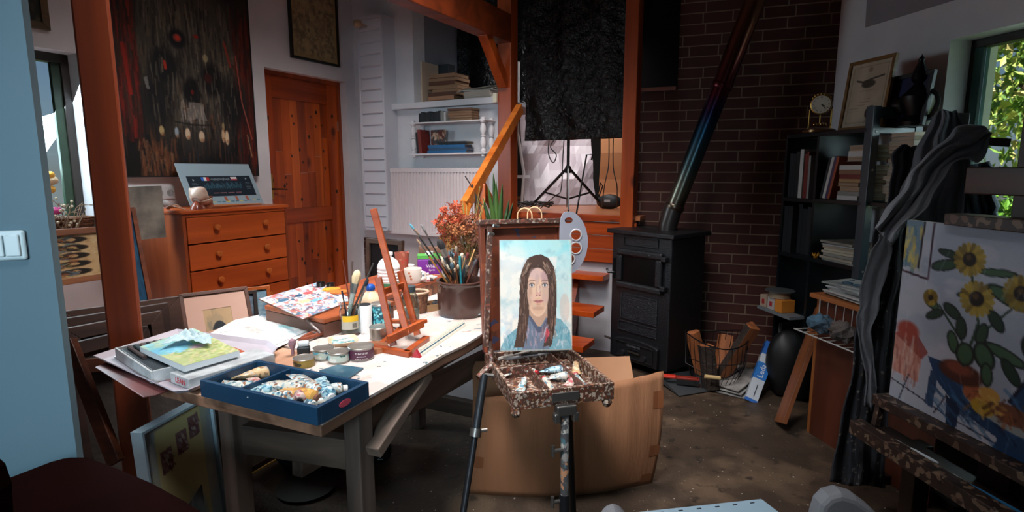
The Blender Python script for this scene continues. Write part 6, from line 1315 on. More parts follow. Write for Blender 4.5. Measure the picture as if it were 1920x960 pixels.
# ---- things on the chest of drawers
def onD(u, off=.1):
    q = Pw(u, 385, Vector((c_fl.x, c_fl.y, 0))-AN*off, AD)[0]; return Vector((q.x, q.y, hD+.001))
A = Art(210, 110, '8ca0aa', 81)
A.poly([(.08,.3),(.95,.3),(.95,.78),(.08,.78)],'12202c')
A.poly([(.26,.33),(.295,.33),(.295,.41),(.26,.41)],'2a64b8').poly([(.295,.33),(.33,.33),(.33,.41),(.295,.41)],'d8d8d8').poly([(.33,.33),(.365,.33),(.365,.41),(.33,.41)],'a83034').poly([(.66,.33),(.75,.33),(.75,.37),(.66,.37)],'d8d8d8').poly([(.66,.37),(.75,.37),(.75,.41),(.66,.41)],'a83038')
r9 = random.Random(5)
for k in range(34): x = .38+.27*k/34; A.line([(x, .35+r9.uniform(0,.02)),(x+.002, .41-r9.uniform(0,.03))], .0022, 'a8b4b8', .8)
for k in range(70): x = .27+.52*k/70; A.line([(x, .47+.03*math.sin(k*.7)+r9.uniform(0,.03)),(x+r9.uniform(-.012,.012), .61-r9.uniform(0,.03))], .002, '3c6878', .9)
for k in range(7):
    for x0_ in (.12, .84): A.line([(x0_+r9.uniform(0,.01), .47+.024*k),(x0_+.08-r9.uniform(0,.02), .47+.024*k)], .0018, '8a949c', .7)
for x0_, x1_ in ((.36,.43),(.45,.53),(.56,.64),(.67,.74)): A.line([(x0_,.70),(x1_,.70)],.006,'9a6a6c',.8)
A.ell(.155,.39,.01,.018,'a8b0b4').ell(.875,.37,.01,.018,'a8b0b4')
for x_ in (.47,.62,.77): A.poly([(x_,.79),(x_+.035,.79),(x_+.045,.9),(x_+.01,.9)],'a85038',.9)
for k in range(11): A.poly([(.3+.062*k,.9),(.345+.062*k,.9),(.348+.062*k,.92),(.302+.062*k,.92)], '1c6878' if k%3 else 'c8b840')
q0, q1 = onD(358, .22), onD(497, .22); Ld = (q1-q0).length
t = thing('poster_sheet', 'sheet with a dark blue panel and two small flags, propped on the chest of drawers', 'poster', frame(q0+Vector((0,0,.002)), AD, (-.5*.879, .5*.477, 1)))
zTop = Py(400, 290, q0.y).z
canvas('sheet', A, Ld*.98, .31, t, th=.002, x0=0)
# broken ceramic shell dish and others
def dish(u, v, R, label, seed):
    c = onD(u, v); r_ = random.Random(seed); t = thing('ceramic_fragment', label, 'ceramic', TR(c, r_.uniform(0,3)))
    return t
t = dish(368, .07, .05, 'white broken ceramic bowl turned up like a shell on the chest of drawers', 1)
g = G(); g.T = Matrix.Translation((0,0,.055)) @ Matrix.Rotation(-.9, 4, 'X') @ Matrix.Rotation(.4, 4, 'Y')
g.grid(lambda a, b: ((.02+.05*b*(1+.25*math.sin(a*11)))*math.cos(a*6.283), (.015+.05*b*(1+.2*math.sin(a*17)))*math.sin(a*6.283), .05*b*b+.006*math.sin(a*25)*b), 40, 8); g.build('bowl', M('c8b8a8', .3, h2='a88474', scale=20), t, smooth=True, solid=.004)
G().lathe([(0,0),(.035,0),(.03,.02),(.012,.045),(0,.05)], 20).build('foot', M('8a4430', .2, h2='5a2c24', scale=30), t, smooth=True)
t = dish(330, .06, .05, 'brown glazed shell with a pale rim lying left of the white ceramic bowl', 2)
g = G(); g.grid(lambda a, b: (.07*(a-.5)*2*(1-.3*b*b), .03*math.sin(b*3.1)*(1-(2*a-1)**2)**.5, .008+.03*math.sin(math.pi*a)*(.3+.7*b)), 18, 10); g.build('shell', M('8a4c34', .2, h2='b89c84', scale=30), t, smooth=True, solid=.004)
t = dish(389, .10, .04, 'glossy copper brown ceramic cup behind the white bowl on the chest', 3)
G().lathe([(0,0),(.03,0),(.035,.02),(.028,.05),(.034,.075),(.028,.07),(.024,.05),(0,.01)], 20).build('cup', M('7a3c28', .12, h2='a86c50', scale=20), t, smooth=True)
t = dish(316, .12, .04, 'small white ceramic bird with a blue band left on the chest of drawers', 4); t.matrix_basis = TR(onD(308, .10), 0)
G().ball((0,0,.045), .03, .022, .022, 12).build('body', M('c8ccd0', .3), t, smooth=True); G().lathe([(.021,-.005),(.023,0),(.021,.005)], 16, (-.02,0,.045)).build('blue_band', M('2c7ca4', .3), t, smooth=True); G().tube([(-.026,0,.045),(-.06,0,.04)], [.008,.003], 8).build('beak', M('c09050', .4), t, smooth=True)
q0, q1 = onD(396, .09), onD(490, .05); o = G().tube([(0,0,0.012),((q1-q0).x*.3,(q1-q0).y*.3,.012),((q1-q0).x*.35,(q1-q0).y*.35,.013),((q1-q0).x,(q1-q0).y,.011)], [.009,.011,.008,.006], 10).build('wooden_flute', M('b07048', .4), smooth=True); o.matrix_basis = TR(q0); tag(o, 'turned wooden stick lying along the front of the chest top', 'stick')
o = G().box(0,.22,0,.03,0,.012).build('dark_bar', M('1e1c1c', .5), bevel=.003); o.matrix_basis = frame(onD(405,.13), AD); tag(o, 'flat black bar lying behind the wooden stick on the chest', 'bar')
t = thing('wall_socket', 'white double wall socket above the chest of drawers', 'socket', FA @ Matrix.Translation((Pw(300,352,A0,AD)[1], -.012, Pw(300,362,A0,AD)[0].z))); G().box(-.045,.09,0,.012,-.04,.04).build('plate', M('c4ccd0', .4), t, bevel=.004)
for x_ in (-.01,.055): g = G(); g.T = Matrix.Rotation(math.pi/2, 4, 'X'); g.lathe([(.022,0),(.022,.002),(.018,.002),(.016,-.004)], 20, (x_,0,0)); g.build('socket_ring', M('a8b0b4', .4), t)
# ================================================================== BOOKS AND SHELVES
ORD = ['lowest','second from the bottom','third from the bottom','fourth from the bottom','fifth from the bottom','sixth from the bottom','seventh from the bottom','eighth from the bottom','ninth from the bottom','tenth from the bottom','eleventh from the bottom','twelfth from the bottom','thirteenth from the bottom','fourteenth from the bottom','fifteenth from the bottom','sixteenth from the bottom']
LRO = ['leftmost','second from the left','third from the left','fourth from the left','fifth from the left','sixth from the left','seventh from the left','eighth from the left','ninth from the left','tenth from the left']
CN_ = {'8a6248':'tan','a8785a':'light brown','6a4434':'brown','b8a898':'cream','c8c4c0':'white','7a2c24':'dark red','1e2024':'black','2a4a68':'blue','1c5c8c':'bright blue','9a6a48':'ochre brown','3a4a44':'dark green','8a8884':'grey','b08a5c':'sand','4a3a5a':'violet','14181c':'black','a04c30':'rust','d0b8a0':'pale','5c3828':'chestnut'}
def book(Mx, L_, D, T, col, pages, label, group=None, spine=True, name='book'):
    """lies flat: x along the spine, y away from the viewer, z up"""
    t = thing(name, label, 'book', Mx, group); c = .0022 if T > .012 else T*.18
    g = G().box(0,L_,0,D,0,c).box(0,L_,0,D,T-c,T)
    if spine: g.box(0,L_,0,c,c,T-c)
    else: g.box(0,L_,D-c,D,c,T-c)
    g.build('cover', M(col, .6), t)
    G().box(.003,L_-.003,(c if spine else .003),(D-.003 if spine else D-c),c,T-c).build('pages', M(pages, .9, h2='8a7058', scale=90, stretch=(.05,.05,8)), t); return t
rk = random.Random(77)
def pile(Mbase, n, L_, D, Tr, cols, where, group, spine=.5, pages='b89a78', jit=.012):
    z = 0
    for i in range(n):
        T = rk.uniform(*Tr); l = L_*rk.uniform(.86, 1); c = rk.choice(cols)
        Mx = Mbase @ Matrix.Translation((rk.uniform(0, L_-l)+rk.uniform(-jit, jit)*.3, rk.uniform(0, jit), z)) @ Matrix.Rotation(rk.uniform(-.03,.03), 4, 'Z')
        book(Mx, l, D*rk.uniform(.9,1), T, c, pages, f'{CN_[c]} book, {ORD[i]} in {where}', group, rk.random() < spine); z += T+.0008
    return z
def row(Mbase, n, Hh, D, Tr, cols, where, group, pages='b8a890', lean=0):
    x = 0
    for i in range(n):
        T = rk.uniform(*Tr); h = Hh*rk.uniform(.85, 1); c = rk.choice(cols)
        Mx = Mbase @ Matrix.Translation((x+T, 0, 0)) @ Matrix.Rotation(-math.pi/2+lean, 4, 'Y'); x += T+.0015
        book(Mx, h, D, T, c, pages, f'{CN_[c]} upright book, {LRO[i]} in {where}', group, True)
    return x
# ---- alcove above the ledge
AZ = bz+.0
def onB(u, off): t_ = Pw(u, 180, B0+BN*(-off), BD)[1]; return FB @ Matrix.Translation((t_, off, AZ))
pxm = 5.0/F
b_ = onB(779, .10)
row(b_, 3, .38, .24, (.018,.03), ['8a6248','a8785a','d0b8a0'], 'the upright folders in the alcove', 'folders in the alcove')
wS = tB(858, 120)-tB(801, 120)
zt = pile(onB(801, .12), 8, wS, .22, (.025,.032), ['8a6248','6a4434','a8785a','5c3828'], 'the tall alcove pile', 'brown books in the alcove', .25, '9c7658', .02)
t = thing('file_box', 'dark grey file box standing on its side behind the tall brown pile in the alcove', 'box', onB(796, .36)); G().box(0,.27,0,.1,0,zt+.125).build('box_body', M('3a4044', .6), t, bevel=.004); G().box(.02,.25,-.002,.0,.02,.06).build('label', M('5a6064', .6), t)
zw = pile(onB(868, .12), 2, tB(922,120)-tB(866,120), .2, (.038,.045), ['c8c4c0','b8a898'], 'the white alcove pair', 'white books in the alcove', .8, 'c8c4bc')
for i in range(4):
    o = G().grid(lambda a, b: (a*.33, b*.2, .004*math.sin(a*7+i)), 8, 3).build('loose_papers', M(['c0bcb8','8a7c6c','5a544c','b0a490'][i], .8), solid=.006); o.matrix_basis = onB(858+i*3, .13) @ Matrix.Translation((0,.03*i,zw+.006+.012*i)); tag(o, ['white folded papers resting on the white books in the alcove','brown papers above the white folded ones in the alcove','dark papers second from the top over the white books in the alcove','topmost fawn papers over the white books in the alcove'][i], 'papers')
# ---- small white wall shelf
def onS(u, off, z): return FS @ Matrix.Translation((tS(u, 230), off, z+.0008))
row(onS(781, .03, sz1), 9, .085, .11, (.021,.025), ['14181c','1e2024'], 'the dark row atop the small white shelf', 'dark booklets on the white shelf')
row(onS(822, .03, sz1), 3, .082, .11, (.014,.018), ['c8c4c0','8a8884'], 'the pale booklets atop the small white shelf', 'pale booklets on the white shelf')
pile(onS(835, .02, sz1), 5, tS(881,230)-tS(835,230), .125, (.016,.02), ['8a6248','9a6a48','6a4434'], 'the brown stack atop the small white shelf', 'brown books on the white shelf', .3, '9c7658')
row(onS(778, .02, sz0) @ Matrix.Rotation(.0,4,'Y'), 3, .2, .12, (.012,.02), ['7a2c24','1e2024','6a4434'], 'the small white shelf lower tier', 'leaning books on the white shelf', lean=-.08)
A = Art(40, 60, '8a6a58', 90); A.mottle('5a2c28', 3, 4, .45, .6).mottle('3a3c40', 4, 4, .55, .65).mottle('b89a80', 6, 6, .58, .7)
t = thing('art_card', 'reddish art print standing curled on the lower tier of the small white shelf', 'print', onS(795, .09, sz0)); canvas('print', A, .15, .19, t, th=.003, x0=0)
pile(onS(796, .02, sz0), 3, tS(872,230)-tS(796,230), .12, (.018,.024), ['1c5c8c','2a4a68'], 'the blue folders on the small white shelf', 'blue folders on the white shelf', 1, '2a4a68')
pile(onS(812, .025, sz0) @ Matrix.Translation((0,0,.072)), 2, .3, .11, (.008,.011), ['b08a5c','1e2024'], 'the thin pair above the blue folders', 'thin books on the white shelf', 1)
# ---- niche objects by the brick wall
FK = loc(K0, KD, KN)
tt = Pw(1214, 165, K0+KN*-.12, KD)[1]; t = thing('amber_bottle', 'amber glass bottle in the dark niche left of the brick chimney', 'bottle', FK @ Matrix.Translation((tt, .12, kz+.027)))
G().lathe([(0,0),(.04,0),(.042,.01),(.04,.12),(.016,.18),(.014,.24),(.017,.25),(0,.25)], 20).build('bottle_body', M('7a4420', .15), t, smooth=True)
tt = Pw(1244, 165, K0+KN*-.16, KD)[1]; t = thing('dark_lantern', 'tall black lantern with a pale dull top in the dark niche', 'lantern', FK @ Matrix.Translation((tt, .16, kz+.027)))
g = G()
pf = [(0,0),(.05,0)]
for k in range(9): pf += [(.052,.02+k*.03),(.044,.03+k*.03)]
g.lathe(pf+[(.04,.3),(0,.3)], 20).build('ribbed_body', M('0c0d10', .8, spec=.1), t, smooth=True); G().lathe([(.055,.3),(.05,.325),(.02,.345),(0,.35)], 20).build('top', M('5a6066', .4), t, smooth=True)
tt = Pw(1266, 165, K0+KN*-.1, KD)[1]; o = G().prism([(0,0),(.03,0),(.03,.14)], 0, .003).build('white_card', M('b8b4bc', .7)); o.matrix_basis = FK @ Matrix.Translation((tt-.03,.14,kz+.16)) @ RX90; tag(o, 'pointed white card at the right edge of the dark niche', 'card')
o = G().lathe([(0,0),(.025,0),(.03,.07),(.02,.13),(0,.135)], 14).build('small_jug', M('17181a', .3), smooth=True); o.matrix_basis = FK @ Matrix.Translation((tt-.025,.12,kz+.027)); tag(o, 'small dark jug under the white card in the dark niche', 'jug')
# ================================================================== RIGHT-HAND BOOKCASE
q0 = Py(1468, 370, 3.5); FQ = loc(Vector((q0.x, q0.y, 0)), CD, CN); qo = Vector((q0.x, q0.y, 0))
tQ = lambda u, v=370: Pw(u, v, qo, CD)[1]; zQ = lambda u, v: Pw(u, v, qo, CD)[0].z
xm, xe = tQ(1526), tQ(1616, 360); dq = .30; zt_ = zQ(1520, 249); za, zb, zc = zQ(1570, 375), zQ(1560, 492), .50
BC = M('0e1418', .35, spec=.6); BCB = M('2c444e', .3, spec=.8)  # end frame's blue is the window reflection put into its base colour
bc = thing('bookcase', 'black metal and wood bookcase against the right wall, ladder-shaped end frame', 'bookcase', FQ)
for x0, x1, z in ((0,xe,zt_),(0,xm,zQ(1500,372)),(xm,xe,za),(0,xe,zb),(0,xm,zc),(0,xe,.12)):
    G().box(x0,x1,0,dq,z-.022,z).build('shelf_board', BC, bc, bevel=.002)
for x in (0, xm): G().box(x-.009,x+.009,.0,dq,0,zt_-.023).build('side_panel', BC, bc)
zl = zQ(1640, 198)
for y in (0, dq-.045): G().box(xe-.02,xe+.03,y,y+.045,0,zl).build('end_post', BCB, bc, bevel=.003)
for z0_, z1_ in ((zl-.06,zl-.005),(zt_-.03,zt_),(za-.03,za),(zb-.03,zb)): G().box(xe+.004,xe+.026,.045,dq-.045,z0_,z1_).build('end_rail', BCB, bc, bevel=.002)
for z in (zt_-.02, za+.16, za-.02, zb-.02):
    g = G(); g.T = Matrix.Translation((xe+.0301,.022,z)) @ Matrix.Rotation(math.pi/2, 4, 'Y'); g.lathe([(.007,0),(.006,.002),(0,.003)], 10); g.build('screw', M('b0b0b0', .3, .8), bc, smooth=True)
def onQ(x, y, z): return FQ @ Matrix.Translation((x, y, z+.0008))
zl1 = zQ(1500, 372)
row(onQ(.015,.02,zl1), 4, .30, .22, (.02,.04), ['c8c4c0','1e2024','14181c','8a8884'], 'the left bookcase bay, upper shelf', 'upright books in the left bay')
row(onQ(.145,.02,zl1), 3, .27, .22, (.012,.02), ['b8a898','7a2c24','8a8884'], 'the thin group by the bookcase divider', 'thin upright books by the divider')
row(onQ(xm+.02,.02,za), 4, .24, .2, (.012,.022), ['1e2024','4a3a5a','c8c4c0','a04c30'], 'the slanting group on the bookcase', 'slanting books in the right bay', lean=.22)
wR = tQ(1606)-tQ(1562)
pile(onQ(tQ(1560),.02,za), 8, wR*.99, .2, (.018,.027), ['7a2c24','b8a898','8a8884','b08a5c','c8c4c0','8a6248'], 'the right bay pile of the bookcase', 'pile in the right bay', .6, 'b8a088')
pile(onQ(xe-.16,.03,za+.205), 3, .14, .18, (.022,.03), ['b8a898','c8c4c0','d0b8a0'], 'the topmost small pile on the bookcase', 'upper pile in the right bay', .6, 'b8a088')
CN2 = ['c8c4c0','b8a898','d0b8a0','a8785a','8a6248','8a8884','7a2c24']
# pile seen through the ladder-shaped end
Mp = FQ @ Matrix.Translation((xe+.038, .075, za-.021)) 
brk = G().box(xe+.03,xe+.21,.02,dq-.02,za-.022,za-.001).build('side_board', BC, bc, bevel=.002)
pile(onQ(xe+.20,.075,za) @ Matrix.Rotation(math.pi/2, 4, 'Z'), 16, .18, .15, (.017,.024), CN2, 'the tall pile at the ladder-shaped bookcase end', 'tall pile at the bookcase end', .5, 'd0c0ac')
# lower shelf papers
z = zb
for i in range(9):
    cx_ = ['3a4a54','8a8070','5c6468','b0a890','c0b49c','a08a70','c8ccd4','6a6458','2a2a2c'][i]; th = rk.uniform(.006,.016)
    o = G().box(0,wR*1.55,0,.2,0,th).build('magazine', M(cx_, .7, h2='c8c0b0', scale=3), bevel=.001); o.matrix_basis = onQ(tQ(1540)+rk.uniform(0,.02),.01+rk.uniform(0,.03),z) @ Matrix.Rotation(rk.uniform(-.08,.08),4,'Z'); z += th+.001
    tag(o, f'magazine or folder, {ORD[i]} in the heap on the third bookcase shelf', 'magazine', 'magazines on the third shelf')
t = thing('paper_lotus', 'small yellow paper flower at the left of the third shelf of the bookcase', 'ornament', onQ(tQ(1521,478),.03,zb))
for k in range(7):
    a = k*.9; g = G(); g.T = Matrix.Rotation(a, 4, 'Z') @ Matrix.Rotation(.5, 4, 'Y'); g.add([(0,-.012,0),(.01,0,.022),(0,.012,0),(.004,0,.04)], [(0,1,3),(1,2,3),(0,3,2)]); g.build('petal', M('d8962c', .6), t)
# left bay lower binders
row(onQ(.01,.01,zb), 2, .32, .24, (.03,.04), ['8a8884','14181c'], 'the lower left bookcase bay', 'binders in the lower left bay')
row(onQ(.085,.05,zb), 3, .30, .22, (.03,.04), ['14181c','1e2024'], 'the black binders, lower left bookcase bay', 'black binders in the lower left bay')
# things on top of the bookcase
t = thing('anniversary_clock', 'brass anniversary clock with a white round dial on top of the bookcase', 'clock', onQ(tQ(1524,249)-.0,.04,zt_) @ Matrix.Rotation(.85, 4, 'Z'))
G().lathe([(0,0),(.085,0),(.085,.012),(.07,.02),(.0,.022)], 36).build('base', M('6a4a28', .3, .6), t, smooth=True)
for x in (-.055,.055): G().lathe([(.005,.02),(.004,.13)], 10, (x,0,0)).build('pillar', BRASS, t, smooth=True)
g = G(); g.T = Matrix.Translation((0,0,.155)) @ Matrix.Rotation(math.pi/2, 4, 'X'); g.lathe([(0,-.02),(.052,-.02),(.056,.0),(.054,.012),(.049,.014),(.049,.012)], 36); g.build('case', BRASS, t, smooth=True)
g = G(); g.T = Matrix.Translation((0,-.0125,.155)) @ Matrix.Rotation(math.pi/2, 4, 'X'); g.lathe([(0,0),(.049,0),(.049,.001),(0,.001)], 36); dial = g.build('dial', M('d8d4c4', .4), t)
for k in range(12):
    a = math.radians(90-30*(k+1)); text(['I','II','III','IV','V','VI','VII','VIII','IX','X','XI','XII'][k], .010, Matrix.Translation((.039*math.cos(a), -.0142, .155+.039*math.sin(a))) @ RX90, M('1c1c1c', .5), dial, 'numeral', .0003)
for a, l in ((-25,.022),(-48,.033)):
    c_, s_ = math.cos(math.radians(a)), math.sin(math.radians(a)); G().bar((0,-.0150,.155), (l*c_,-.0150,.155+l*s_), .0012, .0035, (0,-1,0)).build('hand', M('141414', .4), dial)
G().tube([(0,0,.04),(0,0,.105)], .003, 8).build('pendulum_rod', BRASS, t)
for k in range(4): a = k*math.pi/2+.4; G().ball((.026*math.cos(a),.026*math.sin(a),.045), .011, n=12).build('pendulum_ball', M('c8a468', .2, 1), t, smooth=True)
g = G()
for k in range(7): a = math.pi*(.2+.1*k); g.ball((.05*math.cos(a), 0, .165+.048*math.sin(a)), .009, .005, .009, 8)
g.build('crest', BRASS, t, smooth=True)
A = Art(100, 130, 'a89c88', 55); A.mottle('b4a894', 3, 3).line([(.08,.06),(.92,.06),(.92,.94),(.08,.94),(.08,.06)],.008,'7a6c58',.6)
A.line([(.2,.27),(.35,.3),(.5,.28),(.65,.26),(.85,.24)],.022,'3a342e',.9).ell(.5,.34,.17,.06,'3a362e',soft=.3,al=.9).ell(.5,.12,.05,.04,'8a7c68').ell(.68,.8,.14,.11,'3a2624',soft=.1).line([(.62,.85),(.56,.95)],.02,'8a7c70')
for k, (x0_, x1_) in enumerate(((.3,.7),(.4,.6),(.3,.7),(.45,.6),(.35,.65),(.3,.5),(.1,.35),(.12,.36))): A.line([(x0_,.44+.045*k),(x1_,.44+.045*k)],.004,'6a5e50',.7)
fw_ = tQ(1606,240)-tQ(1548,240)
picture('framed_diploma', 'framed certificate with a dark seal in a gilt frame leaning on top of the bookcase', 'picture', frame(FQ @ Vector((tQ(1546,245),.08,zt_+.001)), CD, (.12*.981,.12*.193,1)), .30, .37, .018, .02, wood('8a6434','5a3c1c','x'), A)
t = thing('bronze_figure', 'dark ornate bronze figure with a pointed top behind the certificate', 'figurine', onQ(tQ(1660,200)+.02,.16,zt_) ) ; hz0 = 0
G().lathe([(0,0),(.07,0),(.075,.02),(.05,.05),(.07,.1),(.075,.14),(.045,.17),(.02,.2),(.035,.22),(.03,.26),(.012,.30),(.015,.315),(.004,.33),(0,.34)], 20).build('body', M('141214', .35, .5), t, smooth=True)
g = G().tube([(.06+.05*math.sin(a), 0, .1+.06*math.cos(a)) for a in np.linspace(0, 3.14, 12)], .01, 8); g.build('handle', M('141214', .35, .5), t, smooth=True); G().ball((-.1,0,.1), .07, .05, .05, 12, rnd=.06).build('side_mass', M('141214', .4, .4), t, smooth=True)
picture('dark_picture', 'dark bluish picture lying back between the certificate and the bronze figure', 'picture', frame(FQ @ Vector((tQ(1612,245),.12,zt_+.001)), CD, (.15*.981,.15*.193,1)), .24, .26, .02, .02, M('1a1c22', .5), flat=M('181c30', .4, h2='222a5a', scale=8))
# small boxes on the lower protruding shelf
G().box(-.04,xm,-.10,0,zc-.018,zc).build('pull_out_board', M('6a7074', .5), bc)
for i, (x, c_, lb) in enumerate(((-.03,'a08a78','small box with a red mark, left one on the low shelf of the bookcase'),(.045,'a8a09c','small box with a red mark, right one on the low shelf of the bookcase'),(.115,'c87c28','small orange box on the low shelf of the bookcase'))):
    t = thing('small_box', lb, 'box', onQ(x,-.09,zc)); G().box(0,.065,0,.09,0,.075).build('box_body', M(c_, .7), t, bevel=.002)
    if i < 2: G().box(.02,.045,-.001,0,.02,.05).build('red_mark', M('a02c30', .5), t)
t = thing('tape_spool', 'beige roll with grey discs lying on the small boxes', 'spool', onQ(.09,-.04,zc+.077)); G().lathe([(0,0),(.06,0),(.06,.04),(0,.04)], 28).build('roll', M('a08c74', .7), t, smooth=True); G().lathe([(0,.041),(.085,.041),(.085,.046),(0,.046)], 28).build('disc', M('4a4e50', .4), t, smooth=True)
# ---- desk
k0_ = Pz(1512, 808, 0); FDk = loc(k0_, CD, CN); DW = wood('a06238','7a4424','x', 5, .4)
tq = lambda u, v: Pw(u, v, k0_, CD); zdk = tq(1518, 545)[0].z
dk = thing('desk', 'chipboard desk end with an orange edge beside the bookcase', 'desk', FDk)
G().box(-.02,.85,-.03,.42,zdk-.022,zdk).build('desk_top', wood('b87444','8a5028','x', 5, .4), dk, bevel=.002)
G().box(.0,.02,.0,.4,0,zdk-.023).build('end_edge', wood('9c6034','784420','z'), dk, bevel=.001); G().box(.021,.7,.0,.018,0,zdk-.023).build('front_panel', wood('5a2c1c','44200f','z', 5, .5), dk)
wb = G()
Z_ = zdk-.022
for x in np.linspace(.06,.42,8): wb.tube([(x,-.031,Z_),(x,-.034,Z_-.14),(x,-.16,Z_-.14)], .002, 5)
wb.tube([(.06,-.034,Z_+.006),(.06,-.034,Z_-.14),(.06,-.16,Z_-.14)], .0035, 6).tube([(.05,-.16,Z_-.14),(.44,-.16,Z_-.14)], .0035, 6).tube([(.05,-.034,Z_-.14),(.44,-.034,Z_-.14)], .003, 6)
t = wb.build('wire_basket', M('a8a8a4', .4)); t.matrix_basis = FDk; tag(t, 'white wire basket hooked under the desk top', 'basket')
for i, (x, c_, lb) in enumerate(((.15,'4a7088','crumpled blue cloth in the wire basket'),(.28,'6a5e58','crumpled grey brown cloth in the wire basket'))):
    o = G().ball((0,0,.04), .07, .05, .045, 14, rnd=.25).build('rag', M(c_, .8, h2='2a2c30', scale=14)); o.matrix_basis = FDk @ Matrix.Translation((x,-.09,Z_-.134)); tag(o, lb, 'rag')
z = zdk
for i in range(9):
    th = rk.uniform(.004,.009); c_ = rk.choice(['a8a8a8','5a6468','c0b8b0','3a4448','8a9498']); o = G().box(0,.27,0,.2,0,th).build('magazine', M(c_, .4, h2='c8c8c4', scale=6), bevel=.001)
    o.matrix_basis = FDk @ Matrix.Translation((.03+rk.uniform(-.015,.03),.02+rk.uniform(-.02,.02),z+.0005)) @ Matrix.Rotation(rk.uniform(-.25,.25),4,'Z'); z += th+.0008; tag(o, f'magazine, {ORD[i]} in the untidy heap on the desk end', 'magazine', 'magazines on the desk')
t = thing('eyeglasses', 'blue rimmed round spectacles lying on the magazine heap', 'spectacles', FDk @ Matrix.Translation((.12,.06,z+.002)))
for x in (0,.065): G().tube([(x+.026*math.cos(a), .02*math.sin(a), .006) for a in np.linspace(0, 6.283, 21)], .003, 6).build('rim', M('2c5068', .3), t, smooth=True)
for x in (-.024,.089): G().tube([(x,0,.006),(x,.06,.012)], .002, 6).build('temple', M('2c5068', .3), t, smooth=True)
for i, (u, v, c_) in enumerate(((1600,556,'8aa4b4'),)): 
    o = G().box(0,.2,0,.14,0,.002).build('blue_sheet', M(c_, .6)); o.matrix_basis = FDk @ Matrix.Translation((.33,-.02,zdk+.0005)) @ Matrix.Rotation(.2,4,'Z'); tag(o, 'pale blue sheet on the desk edge beside the magazines', 'paper')
# leaning plank, carton, bags
a = Pz(1455, 795, 0); b = Py(1532, 582, 3.05)
d_ = b-a; Lp = d_.length; o = G().box(0, Lp, -.14, 0, -.011, .011).build('leaning_plank', wood('8a5230','64381e','x', 5, .45), bevel=.001)
xa_ = d_.normalized(); ya_ = (Vector((-.3,-1,0))-xa_*xa_.dot(Vector((-.3,-1,0)))).normalized(); za_v = xa_.cross(ya_); Mx = Matrix((xa_, -ya_, -za_v)).transposed().to_4x4(); Mx.translation = a+Vector((0,0,.012)); o.matrix_basis = Mx
tag(o, 'brown board leaning slantwise against the desk end', 'board')
a = Pz(1408, 754, 0); b = Py(1444, 655, 3.32); t = thing('carton_tube', 'white and blue long carton with a script logo, leaning by the black bag', 'box', frame(a+Vector((.0,0,.003)), b-a, (-.3,-1,.2))); Lc = (b-a).length
G().box(0,Lc,-.035,.035,-.05,0).build('box_body', M('b4bcc4', .5), t, bevel=.002); G().box(Lc*.42,Lc*.72,-.036,.036,-.051,.001).build('blue_band', M('1c6cb8', .5), t); G().box(Lc*.88,Lc*1.12,-.036,.036,-.051,.001).build('blue_end', M('1c5cac', .5), t); G().box(0,Lc*.05,-.036,.036,-.051,.001).build('blue_end', M('1c5cac', .5), t)
text('Leda', .045, Matrix.Translation((Lc*.57,0,.0018)), M('d8dce0', .5), t)
G().box(Lc*.1,Lc*.32,-.006,-.001,.0005,.0015).build('print_line', M('2c3440', .5), t)
for i, (u, v, w_, h_, lb) in enumerate(((1462,765,.24,.42,'black bulging bag between the leaning board and the white carton'),(1492,772,.2,.34,'low black sack behind the leaning board'))):
    c = Pz(u, v, 0)+Vector((.10,.17,0)); o = G().ball((0,0,h_/2), w_/2, w_/2.2, h_/2, 14, rnd=.05).build('black_bag', M('0c0d0f', .5), smooth=True, sub=1); o.matrix_basis = TR(c); tag(o, lb, 'bag')
for i, (u, c_, lb) in enumerate(((1458,'8a8c8c','pale magazine leftmost under the low shelf'),(1468,'2c2c30','dark magazine beside the pale one under the low shelf'))):
    o = G().box(0,.012,0,.2,0,.26).build('magazine', M(c_, .5), bevel=.001); o.matrix_basis = onQ(.0+.03*i,.03,.13); tag(o, lb, 'magazine')
# newspapers, dustpan, wire basket of logs
c = Pz(1378, 728, 0); 
for i in range(3):
    o = G().grid(lambda a, b: ((a-.5)*.30, (b-.5)*.2, .006+.02*i+.05*a*(.4+.3*i)), 8, 3).build('newspaper', M(['6a6866','8a8682','7c7874'][i], .8, h2='a8a4a0', scale=18), solid=.006); o.matrix_basis = TR(c+Vector((.0,0,.002)), .9-.1*i); tag(o, ['lowest newspaper of the heap beside the log basket','middle newspaper of the heap beside the log basket','top newspaper of the heap beside the log basket'][i], 'newspaper', 'newspapers on the floor')
c = Pz(1290, 728, 0); t = thing('dustpan', 'grey metal dustpan on the floor before the stove', 'dustpan', TR(c, .35))
G().add([(-.14,-.1,.008),(.14,-.1,.008),(.13,.12,.02),(-.13,.12,.02)], [(0,1,2,3)]).build('pan', M('6a7074', .35, .7), t, solid=.003)
G().add([(-.14,-.1,.008),(-.13,.12,.02),(-.13,.12,.06),(.13,.12,.02),(.13,.12,.06),(.14,-.1,.008)], [(0,1,2),(1,3,4,2),(3,5,4)]).build('rim', M('5a6064', .35, .7), t, solid=.003)
t = thing('hand_brush', 'hand brush with a bright red handle resting on the dustpan', 'brush', TR(c+Vector((-.05,.02,.026)), -.25)); G().box(-.12,-.02,-.018,.018,.03,.05).build('handle', M('c83424', .35), t, bevel=.008); G().box(-.02,.12,-.02,.02,.03,.045).build('back', M('8a2c20', .4), t, bevel=.004); G().box(-.018,.118,-.024,.024,.0,.03).build('bristles', M('141416', .9, bump=1, bscale=200), t)
c = Pz(1340, 742, 0)+Vector((.05,.16,0)); t = thing('log_basket', 'black wire basket for firewood beside the stove', 'basket', TR(c)); W_ = M('1c1c1e', .4, .6)
R0, R1, hh = .12, .19, .30
